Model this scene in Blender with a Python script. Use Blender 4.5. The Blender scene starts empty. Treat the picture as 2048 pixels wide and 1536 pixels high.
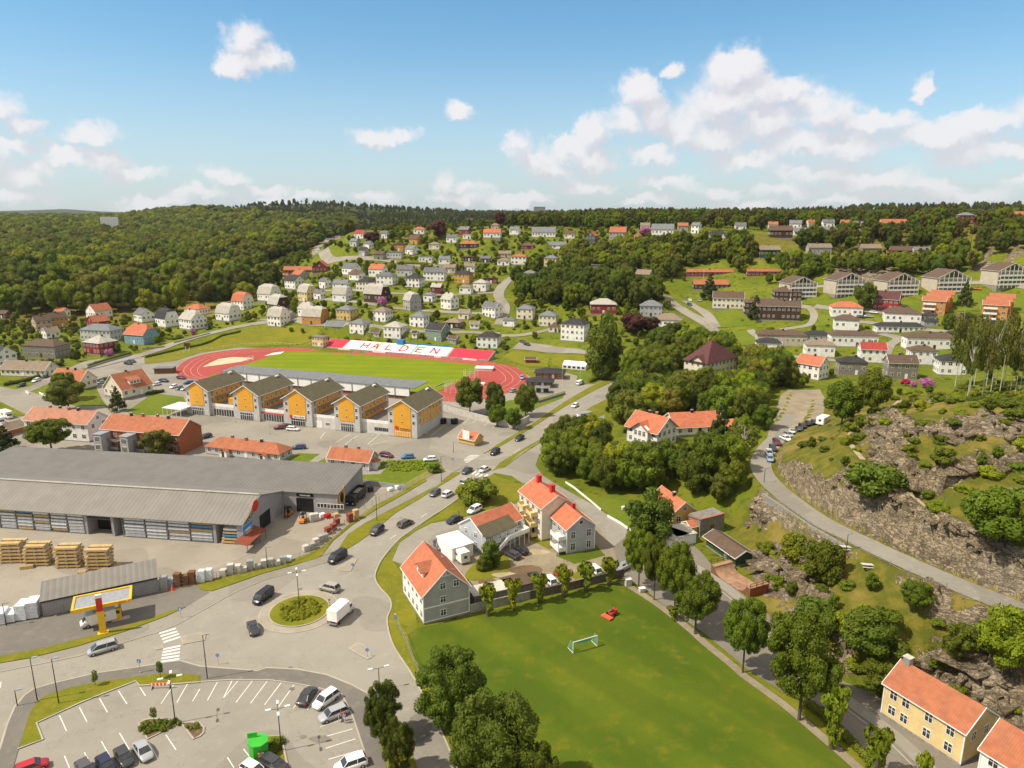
import bpy,bmesh,math,random
import numpy as np
from mathutils import Vector,Matrix
from mathutils.geometry import delaunay_2d_cdt
D = bpy.data
SC = bpy.context.scene
COL = SC.collection
R = math.radians
# ------------------------------------------------------------------ camera
FPX,PITCH,CAMZ = 1422.0,R(13.4),75.0
cd = D.cameras.new('camera');cam = D.objects.new('camera',cd);COL.objects.link(cam)
cd.sensor_width = 36.0;cd.lens = FPX/2048*36;cd.clip_start = 1.0;cd.clip_end = 40000
cam.location = (0,0,CAMZ);cam.rotation_euler = (R(90)-PITCH,0,0)
SC.camera = cam
SC.view_settings.view_transform = 'Standard';SC.view_settings.look = 'None'
SC.view_settings.exposure = 0.56;SC.view_settings.gamma = 1
SC.cycles.max_bounces = 6;SC.cycles.diffuse_bounces = 3;SC.cycles.glossy_bounces = 2
SC.cycles.transmission_bounces = 3;SC.cycles.transparent_max_bounces = 6;SC.cycles.volume_bounces = 0
SC.cycles.use_denoising = True
# ------------------------------------------------------------------ sun + sky
SUN_EL,SUN_AZ = R(53),R(197)          # direction towards the sun, azimuth counter-clockwise from +X
sd = Vector((math.cos(SUN_EL)*math.cos(SUN_AZ),math.cos(SUN_EL)*math.sin(SUN_AZ),math.sin(SUN_EL)))
sl = D.lights.new('sun','SUN');sl.energy = 3.8;sl.angle = R(0.6);sl.color = (1.0,0.91,0.77)
so = D.objects.new('sun',sl);COL.objects.link(so)
so.rotation_euler = (-sd).to_track_quat('-Z','Y').to_euler()

class NT:
 """tiny node-tree writer"""
 def __init__(s,tree): s.t = tree;s.n = tree.nodes;s.l = tree.links
 def new(s,ty,**kw):
  n = s.n.new(ty)
  for k,v in kw.items(): setattr(n,k,v)
  return n
 def put(s,sock,v):
  if isinstance(v,bpy.types.NodeSocket): s.l.new(v,sock)
  elif v is not None: sock.default_value = v
 def math(s,op,a,b=None,c=None,clamp=False):
  n = s.new('ShaderNodeMath',operation=op,use_clamp=clamp)
  s.put(n.inputs[0],a)
  if b is not None: s.put(n.inputs[1],b)
  if c is not None: s.put(n.inputs[2],c)
  return n.outputs[0]
 def vmath(s,op,a,b=None,out=0):
  n = s.new('ShaderNodeVectorMath',operation=op)
  s.put(n.inputs[0],a)
  if b is not None:
   if op == 'SCALE': s.put(n.inputs[3],b)
   else: s.put(n.inputs[1],b)
  return n.outputs[out]
 def mix(s,f,a,b,mode='MIX'):
  n = s.new('ShaderNodeMix',data_type='RGBA',blend_type=mode)
  s.put(n.inputs[0],f);s.put(n.inputs[6],c4(a));s.put(n.inputs[7],c4(b))
  return n.outputs[2]
 def noise(s,vec,scale,detail=4,rough=0.5,out=0,dist=0):
  n = s.new('ShaderNodeTexNoise');n.inputs['Scale'].default_value = scale
  n.inputs['Detail'].default_value = detail;n.inputs['Roughness'].default_value = rough
  n.inputs['Distortion'].default_value = dist
  if vec is not None: s.l.new(vec,n.inputs['Vector'])
  return n.outputs[out]
 def ramp(s,f,stops):
  n = s.new('ShaderNodeValToRGB');e = n.color_ramp.elements
  while len(e) < len(stops): e.new(0.5)
  for i,(p,c) in enumerate(stops): e[i].position = p;e[i].color = c4(c)
  s.put(n.inputs[0],f);return n.outputs[0]
 def rng(s,f,a,b,c=0.0,d=1.0,smooth=True):
  n = s.new('ShaderNodeMapRange',interpolation_type='SMOOTHSTEP' if smooth else 'LINEAR')
  s.put(n.inputs[0],f)
  for i,v in enumerate((a,b,c,d)): s.put(n.inputs[i+1],v)
  return n.outputs[0]
def c4(c):
 if isinstance(c,(tuple,list)) and len(c) == 3: return (c[0],c[1],c[2],1.0)
 return c

# sky: Nishita plus cumulus clouds laid out by direction (azimuth, elevation)
W = D.worlds.new('World');SC.world = W;W.use_nodes = True
nt = NT(W.node_tree);W.node_tree.nodes.clear()
sky = nt.new('ShaderNodeTexSky',sky_type='NISHITA');sky.sun_disc = False
sky.sun_elevation = SUN_EL;sky.sun_rotation = R(90)-SUN_AZ
sky.altitude = 100;sky.air_density = 1.0;sky.dust_density = 0.9;sky.ozone_density = 2.0
# one puff: (px, py, half width px, half height px)
PUFF = [(535,125,52,42),(575,165,60,35),(520,170,50,28),(40,268,62,38),(95,292,40,18),(230,300,60,26),(250,335,40,22),(180,335,45,18),
 (20,345,50,36),(80,375,70,28),(120,352,35,20),(760,287,62,24),(810,288,55,16),(925,245,38,24),(480,362,55,24),(550,380,60,14),
 (330,405,80,18),(900,368,28,30),(945,378,50,18),(1035,300,40,26),(1065,325,60,24),(1160,375,80,26),(1180,285,45,48),
 (1260,215,58,52),(1290,250,50,42),(1333,165,26,22),(1440,185,62,52),(1420,240,110,55),(1540,225,65,34),(1500,270,100,38),(1395,295,95,34),
 (1285,325,60,30),(1620,270,80,36),(1590,310,110,34),(1700,285,85,28),(1680,320,100,30),(1850,310,120,28),(1930,285,100,24),(2025,270,60,30),
 (1560,380,90,24),(1720,375,110,28),(1830,385,90,24),(1420,385,60,22),(1290,405,60,16),(1785,225,16,32),(640,390,50,12),(1020,400,90,18),
 (760,400,70,14),(1480,410,90,14),(1650,408,120,14),(1900,405,120,18),(2040,380,70,24),(60,405,90,16),(1100,345,70,24),(1180,330,60,26),(1460,330,90,24),(1600,350,110,20),(400,392,90,14),(560,398,90,13),(930,398,80,14),(1330,372,70,18),(2000,330,90,26),(1900,340,80,22),(1350,275,60,45),(1480,225,66,50),(1235,265,50,40),(1130,310,60,30),(1600,250,60,30),(60,320,80,20),(300,360,60,16)]
grp = D.node_groups.new('clouds','ShaderNodeTree')
grp.interface.new_socket('P',in_out='INPUT',socket_type='NodeSocketVector')
grp.interface.new_socket('V',in_out='OUTPUT',socket_type='NodeSocketFloat')
g = NT(grp);gi = g.new('NodeGroupInput');go = g.new('NodeGroupOutput')
acc = None
for (px,py,hw,hh) in PUFF:
 # picture-plane tangents at the horizon stand in for (azimuth, elevation)
 az = math.atan((px-1024)/FPX);el = math.atan((430-py)/FPX)
 a,b = hw/FPX,hh/FPX
 v = g.vmath('SUBTRACT',gi.outputs[0],(az,el,0));v = g.vmath('MULTIPLY',v,(1/a,1/b,0))
 v = g.vmath('LENGTH',v,out=1);q = g.math('SUBTRACT',1.0,v)
 if acc is None: acc = q
 else: acc = g.math('SMOOTH_MAX',acc,q,0.35)
g.l.new(acc,go.inputs[0])
tc = nt.new('ShaderNodeTexCoord');sep = nt.new('ShaderNodeSeparateXYZ');nt.l.new(tc.outputs['Generated'],sep.inputs[0])
azs = nt.math('ARCTAN2',sep.outputs[0],sep.outputs[1]);els = nt.math('ARCSINE',sep.outputs[2])
cmb = nt.new('ShaderNodeCombineXYZ');nt.l.new(azs,cmb.inputs[0]);nt.l.new(els,cmb.inputs[1])
P0 = cmb.outputs[0]
n1 = nt.noise(P0,9,3,0.5,out=1);n2 = nt.noise(P0,45,5,0.62,out=1)
w1 = nt.vmath('SCALE',nt.vmath('SUBTRACT',n1,(0.5,0.5,0.5)),0.045)
w2 = nt.vmath('SCALE',nt.vmath('SUBTRACT',n2,(0.5,0.5,0.5)),0.034)
P1 = nt.vmath('ADD',nt.vmath('ADD',P0,w1),w2)
def field(p):
 n = nt.new('ShaderNodeGroup');n.node_tree = grp;nt.l.new(p,n.inputs[0]);return n.outputs[0]
d0 = field(P1);d1 = field(nt.vmath('ADD',P1,(-0.012,0.020,0)))
fb = nt.noise(P0,60,6,0.65)
d0n = nt.math('ADD',d0,nt.math('MULTIPLY',nt.math('SUBTRACT',fb,0.5),0.7))
soft = nt.rng(nt.noise(P0,14,3,0.5),0.35,0.65,0.38,0.85)
dens = nt.rng(d0n,-0.02,soft)
fade = nt.rng(els,0.0,0.16,0.72,0.9)
dens = nt.math('MULTIPLY',dens,fade)
lit = nt.math('SUBTRACT',d0,d1)                          # >0 where the edge faces the sun
lit = nt.rng(nt.math('ADD',lit,nt.math('MULTIPLY',nt.math('SUBTRACT',fb,0.5),0.45)),-0.30,0.42)
ccol = nt.mix(lit,(5.9,5.75,6.15),(7.9,7.55,7.6))
tint = nt.mix(nt.rng(els,0.0,0.5,0,1,False),(0.95,1.18,1.22),(0.66,1.24,1.36))
skyc = nt.mix(1.0,sky.outputs[0],tint,'MULTIPLY')
hz = nt.math('MULTIPLY',nt.rng(els,0.0,0.24,0.48,0.0),1.0)
skyc = nt.mix(hz,skyc,(5.9,6.4,7.3))
over = nt.rng(els,0.30,0.62,0.0,0.88)                 # unseen cloud added overhead to give warm white fill light
behind_ = nt.rng(nt.math('MULTIPLY',sep.outputs[1],-1.0),-0.2,0.35,0.0,0.75)  # the added fill cloud continues behind the camera
fill_cloud = nt.math('MAXIMUM',over,behind_)
fill_cloud = nt.math('MULTIPLY',fill_cloud,nt.rng(nt.noise(P0,3.0,4,0.6),0.25,0.55,0.6,1.0))
out = nt.mix(dens,skyc,ccol)
out = nt.mix(fill_cloud,out,(7.6,6.8,5.9))
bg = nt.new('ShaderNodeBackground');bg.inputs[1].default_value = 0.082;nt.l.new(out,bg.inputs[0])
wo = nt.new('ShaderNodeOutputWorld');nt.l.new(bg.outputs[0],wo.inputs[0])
W.cycles.sampling_method = 'MANUAL';W.cycles.sample_map_resolution = 512

# ------------------------------------------------------------------ photograph pixel -> place
CP,SP = math.cos(PITCH),math.sin(PITCH)
def ray(px,py):
 u = (px-1024)/FPX;v = (768-py)/FPX
 return (u,CP+v*SP,-SP+v*CP)
def P(px,py,z=0.0):
 d = ray(px,py);t = (z-CAMZ)/d[2]
 return Vector((d[0]*t,d[1]*t,z))
def proj(x,y,z):
 z = z-CAMZ;dep = y*CP - z*SP;up = y*SP + z*CP
 return 1024+FPX*x/dep,768-FPX*up/dep,dep
# ------------------------------------------------------------------ terrain heights
# control lines: picture pixel of a ground point and its height in metres
CTRL = []
def cl(*pts,n=1):
 for i,p in enumerate(pts):
  CTRL.append(p)
  if i+1 < len(pts) and n > 1:
   q = pts[i+1]
   for k in range(1,n):
    t = k/n;CTRL.append(tuple(p[j]*(1-t)+q[j]*t for j in range(3)))
# stadium back row and the housing slope behind it
cl((430,685,3),(520,665,4),(640,680,6),(720,690,6),(860,700,6),(990,715,4),(1060,715,2),(1180,725,1.5),(1280,735,2))
for y,z in ((655,10),(620,17),(580,25),(550,31),(520,38),(500,45),(480,53),(460,61)):
 for x in (700,800,900,1000,1100): CTRL.append((x,y,z))
cl((0,660,1),(90,660,1.5),(200,655,2),(300,650,3),(390,655,4),(480,635,7),(540,620,11),(600,600,17))
cl((0,690,0),(100,710,0),(220,700,0),(330,690,1),(440,672,4))
cl((560,600,16),(600,560,22),(640,540,27),(660,512,34),(640,495,38),(620,480,42))
cl((0,635,2),(150,630,3),(300,625,4),(430,620,6),(520,600,10))
# middle / right
cl((1200,700,6),(1200,650,14),(1200,628,18),(1300,640,15),(1330,655,11),(1290,590,25),(1380,600,20),(1450,660,10),(1500,700,7))
cl((1200,590,26),(1200,550,34),(1290,560,31),(1420,553,33),(1540,553,34),(1450,580,26),(1470,617,20),(1560,635,17),(1600,640,16))
cl((1050,530,36),(1110,530,37),(1180,492,50),(1240,480,55),(1330,470,59),(1390,466,61),(1434,476,58),(1280,500,48),(1400,520,42),(1300,535,38),(1500,500,50))
cl((1060,498,46),(1110,497,47),(1090,473,57),(985,472,57),(1000,460,62))
cl((1500,690,9),(1560,690,9),(1620,690,10),(1700,692,11),(1850,700,12),(1980,715,13))
cl((1600,757,5),(1700,747,6),(1790,757,7),(1900,750,8),(1550,780,4.5),(1460,760,4.5),(1380,760,4.5),(1330,780,3.5))
cl((1640,640,17),(1720,645,17),(1800,645,18),(1900,650,19),(2048,660,20),(1850,670,15),(2000,690,14))
cl((1600,600,25),(1700,600,26),(1800,598,27),(1900,592,29),(2040,590,30))
cl((1620,560,33),(1720,555,37),(1800,553,38),(1900,550,38),(2040,560,38))
cl((1540,520,44),(1640,512,45),(1740,512,46),(1830,515,46),(1950,515,48),(2048,515,50))
cl((1560,475,58),(1640,472,60),(1740,463,63),(1800,456,65),(1930,447,69),(2040,443,70))
# villa knoll and parking place
cl((1260,890,4),(1300,905,4),(1400,900,5),(1480,900,6),(1380,860,5),(1200,930,1.5),(1300,1000,2),(1420,990,4),(1150,900,1),(1200,860,1.5),(1280,830,2.5))
cl((1660,800,6),(1600,800,6),(1560,860,6.2),(1520,920,7),n=2)
# hillside road (centre line)
ROAD = [(1600,790,6),(1585,830,6),(1560,870,6.3),(1530,905,6.8),(1522,935,7.3),(1540,965,7.9),(1580,1000,8.8),(1640,1042,9.8),(1720,1082,10.6),(1800,1120,11.3),(1900,1164,12),(2000,1205,12.5),(2100,1247,13),(2300,1330,14)]
cl(*ROAD,n=2)
# foot of the cliff along the lower street
FOOT = [(1452,1052,0.3),(1500,1105,0.3),(1512,1170,0.3),(1550,1255,0.3),(1650,1328,0.3),(1762,1372,0.3),(1880,1395,0.3),(1960,1420,0.3),(2100,1480,0.3),(2300,1600,0.3)]
cl(*FOOT,n=3)
cl((1500,1040,5),(1560,1085,6),(1600,1180,5),(1620,1240,4),(1700,1290,3),(1740,1200,7),(1720,1150,8.5),(1780,1290,4),(1850,1290,5),(1860,1340,2.5),(1950,1340,4),(2040,1380,3),(1900,1250,8),(2000,1290,6),(1800,1190,8.5),(1660,1130,7),(1600,1110,6.5),(2100,1330,6))
# hill above the road
cl((1575,930,13.5),(1610,905,16),(1680,972,18.4),(1800,1036,19.5),(1900,1100,19.2),(2048,1150,17.8),(2250,1220,16),n=2)
cl((1640,880,14.5),(1700,895,21),(1800,965,21.6),(1900,1035,20.4),(2048,1090,20.1),(1720,850,21),(1800,860,25.9),(1900,895,25.7),(2048,940,26.8),(1850,790,22.8),(1780,790,18.5),(1950,800,31),(2048,810,30.4),(1660,850,13),(1700,810,14),(2200,950,27),(2200,1100,20),(1900,800,28.5))
def far(px,d,z):                       # a point seen at column px, d metres out
 u = (px-1024)/FPX/1.028;CTRL.append(('w',d*math.sin(math.atan(u)),d*math.cos(math.atan(u)),z))
for px,d,z in ((1950,215,25),(1950,290,11),(2048,215,26),(2048,300,13),(2200,220,27),(2200,320,14),(1880,270,12),
  (0,640,6),(200,620,7),(400,640,9),(0,800,17),(200,800,18),(400,800,20),(500,760,21),(0,1100,17),(250,1100,18),(450,1050,17),(0,1500,29),(250,1500,28),(450,1500,27),
  (-300,700,10),(-300,1200,17),(-300,2500,33),(0,2500,33),(250,2500,33),(420,2200,41),(550,1900,85),(600,2300,103),(500,2300,97),(440,2400,82),(700,2300,97),(740,2100,69),(560,1500,41),(650,1300,36),(700,1100,41),
  (900,1200,48),(1000,1500,52),(850,2800,78),(1000,3000,78),(740,3000,64),(1100,1200,52),(1250,850,67),(1320,860,67),(1200,1000,54),(1400,1100,46),(1500,1300,42),(1500,3000,52),(1400,3000,50),
  (1700,1500,76),(1650,1700,80),(1780,1600,86),(1860,1500,82),(1950,1300,60),(2048,1200,56),(1600,1000,46),(1750,900,57),(1900,800,63),(2048,900,67),(2300,700,70),(2300,1500,79),
  (130,8000,128),(90,8000,118),(180,8000,112),(240,8000,90),(-50,8000,96),(-300,8000,110),(330,6000,66),(430,5000,60),(900,6000,90),(1200,6000,76),(1400,7000,60),(1600,7000,80),(2048,6000,110),(2300,7000,110),
  (330,4000,64),(280,4000,58),(1000,9000,60),(1700,9000,60),(300,9000,60)):
 far(px,d,z)
def ctrl_xyz():
 out = []
 for c in CTRL:
  if c[0] == 'w': out.append(c[1:])
  else:
   p = P(*c);out.append((p.x,p.y,p.z))
 return out
# flat town floor (z = 0)
FLAT_PX = [(-900,3500),(-900,770),(0,770),(60,765),(215,722),(300,695),(345,700),(430,690),(600,692),(640,703),(830,712),(1000,728),(1060,738),(1180,745),(1262,745),(1250,790),(1210,830),(1190,870),(1150,905),(1110,935),(1115,960),(1200,1010),(1240,985),(1290,1010),(1330,1000),(1400,1030),(1445,1048),(1500,1108),(1508,1170),(1545,1258),(1645,1332),(1760,1378),(1875,1400),(1955,1426),(2095,1490),(2290,1610),(3300,3500)]
def polyw(pts,z=0.0): return np.array([(P(x,y,z).x,P(x,y,z).y) for x,y in pts])
def sdist(pts,poly):
 """signed distance to polygon, negative inside; pts (N,2)"""
 n = len(poly);best = np.full(len(pts),1e18);ins = np.zeros(len(pts),bool)
 for i in range(n):
  a = poly[i];b = poly[(i+1) % n];ab = b-a;ap = pts-a
  t = np.clip((ap@ab)/max(ab@ab,1e-9),0,1);dd = ap-t[:,None]*ab
  best = np.minimum(best,(dd**2).sum(1))
  c = (a[1] > pts[:,1]) != (b[1] > pts[:,1])
  if a[1] != b[1]: ins ^= c & (pts[:,0] < (b[0]-a[0])*(pts[:,1]-a[1])/(b[1]-a[1])+a[0])
 return np.sqrt(best)*np.where(ins,-1,1)
def inpoly(pts,poly):
 ins = np.zeros(len(pts),bool);n = len(poly)
 for i in range(n):
  a = poly[i];b = poly[(i+1) % n]
  if a[1] == b[1]: continue
  c = (a[1] > pts[:,1]) != (b[1] > pts[:,1])
  ins ^= c & (pts[:,0] < (b[0]-a[0])*(pts[:,1]-a[1])/(b[1]-a[1])+a[0])
 return ins
def smooth(x): x = np.clip(x,0,1);return x*x*(3-2*x)
_rng = np.random.RandomState(5);_tab = _rng.rand(256,256)
def vnoise(x,y):
 xi = np.floor(x).astype(int);yi = np.floor(y).astype(int);fx = smooth(x-xi);fy = smooth(y-yi)
 g = lambda a,b: _tab[a & 255,b & 255]
 return (g(xi,yi)*(1-fx)+g(xi+1,yi)*fx)*(1-fy)+(g(xi,yi+1)*(1-fx)+g(xi+1,yi+1)*fx)*fy
def fbm(x,y,o=4):
 s = 0;a = 0.5
 for i in range(o): s = s+a*vnoise(x+17*i,y+31*i);x = x*2.03;y = y*2.03;a *= 0.5
 return s
# polar grid about the camera's foot
TH = np.concatenate([np.arange(-180,-44,8.0),np.arange(-44,44.01,0.2),np.arange(52,181,8.0)])
TH[0] = -180;TH = np.append(TH,180.0) if TH[-1] < 180 else TH
THR = np.radians(TH)
RR = 12*np.exp(np.arange(0,560)*0.012)      # 12 m .. 9.8 km
LR = np.log(RR)
TT,LL = np.meshgrid(THR,LR);RRm = np.exp(LL)
GX = RRm*np.sin(TT);GY = RRm*np.cos(TT)
C = np.array(ctrl_xyz())
ct = np.arctan2(C[:,0],C[:,1]);cr = np.log(np.hypot(C[:,0],C[:,1]));cz = C[:,2]
FLAT = polyw(FLAT_PX)
# flat points pinned along the inside rim
rim = []
for i in range(len(FLAT)):
 a,b = FLAT[i],FLAT[(i+1) % len(FLAT)];m = max(1,int(np.hypot(*(b-a))/18))
 for k in range(m): rim.append(a+(b-a)*k/m)
rim = np.array([q for q in rim if 20 < math.hypot(*q) < 700 and q[1] > 10])
ct = np.append(ct,np.arctan2(rim[:,0],rim[:,1]));cr = np.append(cr,np.log(np.hypot(rim[:,0],rim[:,1])));cz = np.append(cz,np.zeros(len(rim)))
pts = np.stack([ct,cr],1)
def phi(d): return d
A = phi(np.sqrt(((pts[:,None]-pts[None])**2).sum(2)))
A[np.diag_indices(len(A))] -= 0.004
A1 = np.block([[A,np.ones((len(A),1))],[np.ones((1,len(A))),np.zeros((1,1))]])
sol = np.linalg.solve(A1,np.append(cz,0));wgt,c0 = sol[:-1],sol[-1]
T2 = np.clip(TT,R(-44),R(44)).ravel();L2 = LL.ravel()
H = np.zeros(T2.size)
for s in range(0,T2.size,20000):
 e = slice(s,s+20000)
 H[e] = phi(np.sqrt((T2[e,None]-pts[None,:,0])**2+(L2[e,None]-pts[None,:,1])**2))@wgt+c0
G2 = np.stack([GX.ravel(),GY.ravel()],1)
near = (RRm.ravel() < 900)
sdf = np.full(H.size,500.0);sdf[near] = sdist(G2[near],FLAT)
behind = G2[:,1] < 30
H = np.where(behind & (sdf > 0),0,H)
H = np.maximum(H,0)*smooth(sdf/9.0)
H[sdf < 0] = 0.0
# rocky ground: mask painted by outline, roughened with ridged noise
def pxz(pts3): return np.array([(P(*p).x,P(*p).y) for p in pts3])
ROCKS = [
 [(1460,1050,1),(1520,1000,6),(1600,1020,8),(1700,1090,10),(1690,1180,7),(1780,1190,8),(1760,1260,5),(1700,1330,1),(1640,1325,.5),(1550,1250,.5),(1510,1170,.5)],
 [(1560,960,9),(1560,925,12),(1600,905,15),(1650,940,16),(1700,1000,17),(1760,1030,18),(1790,1060,17),(1870,1100,17.5),(1930,1115,17.5),(2060,1160,16),(2060,1200,14),(1960,1170,13.5),(1850,1122,13),(1740,1074,12),(1640,1016,11)],
 [(1700,870,21),(1760,835,24),(1850,825,27),(1950,835,29),(2100,815,30),(2100,910,28),(1990,890,27),(1900,905,25.5),(1840,925,24),(1740,915,22)],
 [(1790,935,22),(1900,915,25),(2100,920,27),(2100,1000,25),(1950,985,23.5),(1850,975,22),(1800,960,21.5)],
 [(1830,800,24),(1900,780,26),(1930,795,29),(1860,820,26)],
 [(1800,1350,1.5),(1790,1300,4),(1870,1290,5),(1960,1300,6),(2100,1350,5),(2150,1500,.5),(2000,1430,.5),(1880,1392,.5)],
 [(1660,560,33),(1700,535,40),(1760,530,42),(1830,545,40),(1850,575,34),(1700,575,31)],
 [(1940,545,40),(1960,500,50),(2060,490,52),(2060,560,38)],
 [(560,444,60),(720,440,70),(700,446,55),(580,452,50)]]
rock = np.zeros(H.size)
sel = np.where((RRm.ravel() < 1500) & (sdf > -1))[0]
for rp in ROCKS:
 s = sdist(G2[sel],pxz(rp));rock[sel] = np.maximum(rock[sel],smooth((3.0-s)/5.0))
x,y = GX.ravel(),GY.ravel()
nz = fbm(x/9,y/9,4);rid = 1-np.abs(2*fbm(x/7+40,y/7,5)-0.95)*2.2
strat = np.abs(((fbm(x/14,y/14,3)*9) % 1)-0.5)*2
rockm = smooth((rock-0.52+(nz-0.5)*3.6)*2.6)*(rock > 0.01)
RD = np.array([(P(*p).x,P(*p).y,P(*p).z) for p in ROAD])
def nearline(pts,line):
 best = np.full(len(pts),1e9);zz = np.zeros(len(pts))
 for i in range(len(line)-1):
  a,b = line[i,:2],line[i+1,:2];ab = b-a
  t = np.clip(((pts-a)@ab)/(ab@ab),0,1);dd = np.sqrt(((pts-a-t[:,None]*ab)**2).sum(1))
  z = line[i,2]+t*(line[i+1,2]-line[i,2]);m = dd < best;best[m] = dd[m];zz[m] = z[m]
 return best,zz
drd,zrd = nearline(G2[sel],RD)
dr = np.full(H.size,1e9);dr[sel] = drd;zr = np.zeros(H.size);zr[sel] = zrd
edge = smooth(sdf/7.0)
H += rockm*edge*((np.clip(rid,-.4,1)-0.3)*3.4+(strat-0.5)*1.3+(np.floor(fbm(x/5+3,y/5+8,3)*6)/6-.45)*5.0)*smooth((RRm.ravel()-60)/30)
H += (1-rockm)*edge*(fbm(x/12+9,y/12,4)-0.47)*1.6*smooth((700-RRm.ravel())/400)
# far hills get broad relief
H += smooth((RRm.ravel()-900)/1200)*(fbm(x/260,y/260,4)-0.47)*24*(1-smooth((RRm.ravel()-5000)/4000))
PATHS = [[(1800,800,21),(1786,812,22),(1736,837,21.4),(1706,860,21.3),(1701,887,21),(1726,920,21.4)],
 [(1803,975,21),(1848,1012,19.8),(1880,1040,19.6)]]
for pt in PATHS:
 pl = np.array([(P(*p).x,P(*p).y,P(*p).z) for p in pt]);d_,z_ = nearline(G2[sel],pl);k = smooth((4.5-d_)/3.0);H[sel] = H[sel]*(1-k)+z_*k;rockm[sel] *= 1-smooth((2.5-d_)/1.0)
k = smooth((5.2-dr)/1.5);H = H*(1-k)+zr*k
rockm = np.maximum(rockm,smooth((9.5-dr)/3)*smooth((H-zr-.6)/1.2)*(zr > 7.6)*smooth((nz-.3)*5))*(1-smooth((3.9-dr)/0.6))
H = np.maximum(H,0);H[sdf < 0] = 0
_b0,_b1 = P(640,694),P(983,722);_ex = (_b1-_b0).xy.normalized();_ey = Vector((-_ex.y,_ex.x))
_st = np.array([tuple(_b0.xy-_ex*2-_ey*4),tuple(_b1.xy+_ex*2-_ey*4),tuple(_b1.xy+_ex*2+_ey*13.5),tuple(_b0.xy-_ex*2+_ey*13.5)])
_sd = np.full(H.size,99.0);_sd[sel] = sdist(G2[sel],_st);H = H*smooth(_sd/5.0+0.05*0)
H[_sd < 0] = 0
HG = H.reshape(TT.shape)
def hgt(x,y):
 x = np.asarray(x,float);y = np.asarray(y,float)
 th = np.arctan2(x,y);lr = np.clip((np.log(np.maximum(np.hypot(x,y),12.001))-LR[0])/0.012,0,len(LR)-1.001)
 j = np.clip(np.searchsorted(THR,th)-1,0,len(THR)-2);fj = (th-THR[j])/(THR[j+1]-THR[j])
 i = lr.astype(int);fi = lr-i
 return (HG[i,j]*(1-fj)+HG[i,j+1]*fj)*(1-fi)+(HG[i+1,j]*(1-fj)+HG[i+1,j+1]*fj)*fi
_T = 60*np.exp(np.arange(0,2300)*0.0022)
def G(px,py,dz=0.0):
 """ground point under a picture pixel"""
 d = ray(px,py);X = d[0]*_T;Y = d[1]*_T;Z = CAMZ+d[2]*_T
 below = np.where(Z < hgt(X,Y))[0]
 i = below[0] if len(below) else len(_T)-1
 i = max(i,1);t0,t1 = _T[i-1],_T[i]
 for _ in range(14):
  t = (t0+t1)/2
  if CAMZ+d[2]*t < float(hgt(d[0]*t,d[1]*t)): t1 = t
  else: t0 = t
 t = (t0+t1)/2
 return Vector((d[0]*t,d[1]*t,float(hgt(d[0]*t,d[1]*t))+dz))
def depth_at(p): return p.y*CP-(p.z-CAMZ)*SP
# ------------------------------------------------------------------ materials
MATS = {}
def mat(name,col,col2=None,scale=2.0,rough=0.8,bump=0.0,bscale=None,coord='Object',stripe=None,metal=0.0,spec=0.3,detail=4,lo=0.35,hi=0.65,dirt=0.0,rnd=0.0,coat=0.0):
 if name in MATS: return MATS[name]
 m = D.materials.new(name);m.use_nodes = True;t = NT(m.node_tree)
 b = t.n['Principled BSDF'];tcn = t.new('ShaderNodeTexCoord');co = tcn.outputs[coord]
 if coord == 'World':
  pass
 c = c4(col)
 if col2 is not None:
  f = t.rng(t.noise(co,scale,detail,0.6),lo,hi);c = t.mix(f,col,col2)
 if dirt:
  f = t.rng(t.noise(co,0.35,5,0.65),0.4,0.75,0,dirt);c = t.mix(f,c,(0.09,0.08,0.06))
 if rnd:
  oi = t.new('ShaderNodeObjectInfo');hs = t.new('ShaderNodeHueSaturation')
  t.put(hs.inputs['Value'],t.rng(oi.outputs['Random'],0,1,1-rnd,1+rnd,False));t.put(hs.inputs['Color'],c);c = hs.outputs[0]
 bmp = None
 if stripe:                                   # (axis, period, bump depth, darkening)
  ax,per,dep,dk = stripe
  sp = t.new('ShaderNodeSeparateXYZ');t.l.new(co,sp.inputs[0])
  ph = t.math('FRACT',t.math('DIVIDE',sp.outputs[ax],per))
  tri = t.math('PINGPONG',ph,0.5);prof = t.rng(tri,0.0,0.12)
  if dk: c = t.mix(t.math('MULTIPLY',t.math('SUBTRACT',1.0,prof),dk),c,(0.03,0.025,0.02))
  if dep:
   n = t.new('ShaderNodeBump');n.inputs['Distance'].default_value = dep;n.inputs['Strength'].default_value = 1
   t.l.new(t.math('MULTIPLY',tri,2.0),n.inputs['Height']);bmp = n.outputs[0]
 if bump:
  n = t.new('ShaderNodeBump');n.inputs['Distance'].default_value = bump;n.inputs['Strength'].default_value = 1
  t.l.new(t.noise(co,bscale or scale*4,5,0.6),n.inputs['Height'])
  if bmp is not None: t.l.new(bmp,n.inputs['Normal'])
  bmp = n.outputs[0]
 if bmp is not None: t.l.new(bmp,b.inputs['Normal'])
 t.put(b.inputs['Base Color'],c);b.inputs['Roughness'].default_value = rough;b.inputs['Metallic'].default_value = metal
 b.inputs['Specular IOR Level'].default_value = spec
 if coat: b.inputs['Coat Weight'].default_value = coat;b.inputs['Coat Roughness'].default_value = 0.05
 MATS[name] = m;return m
def pick(name):
 return MATS[name]
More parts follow.
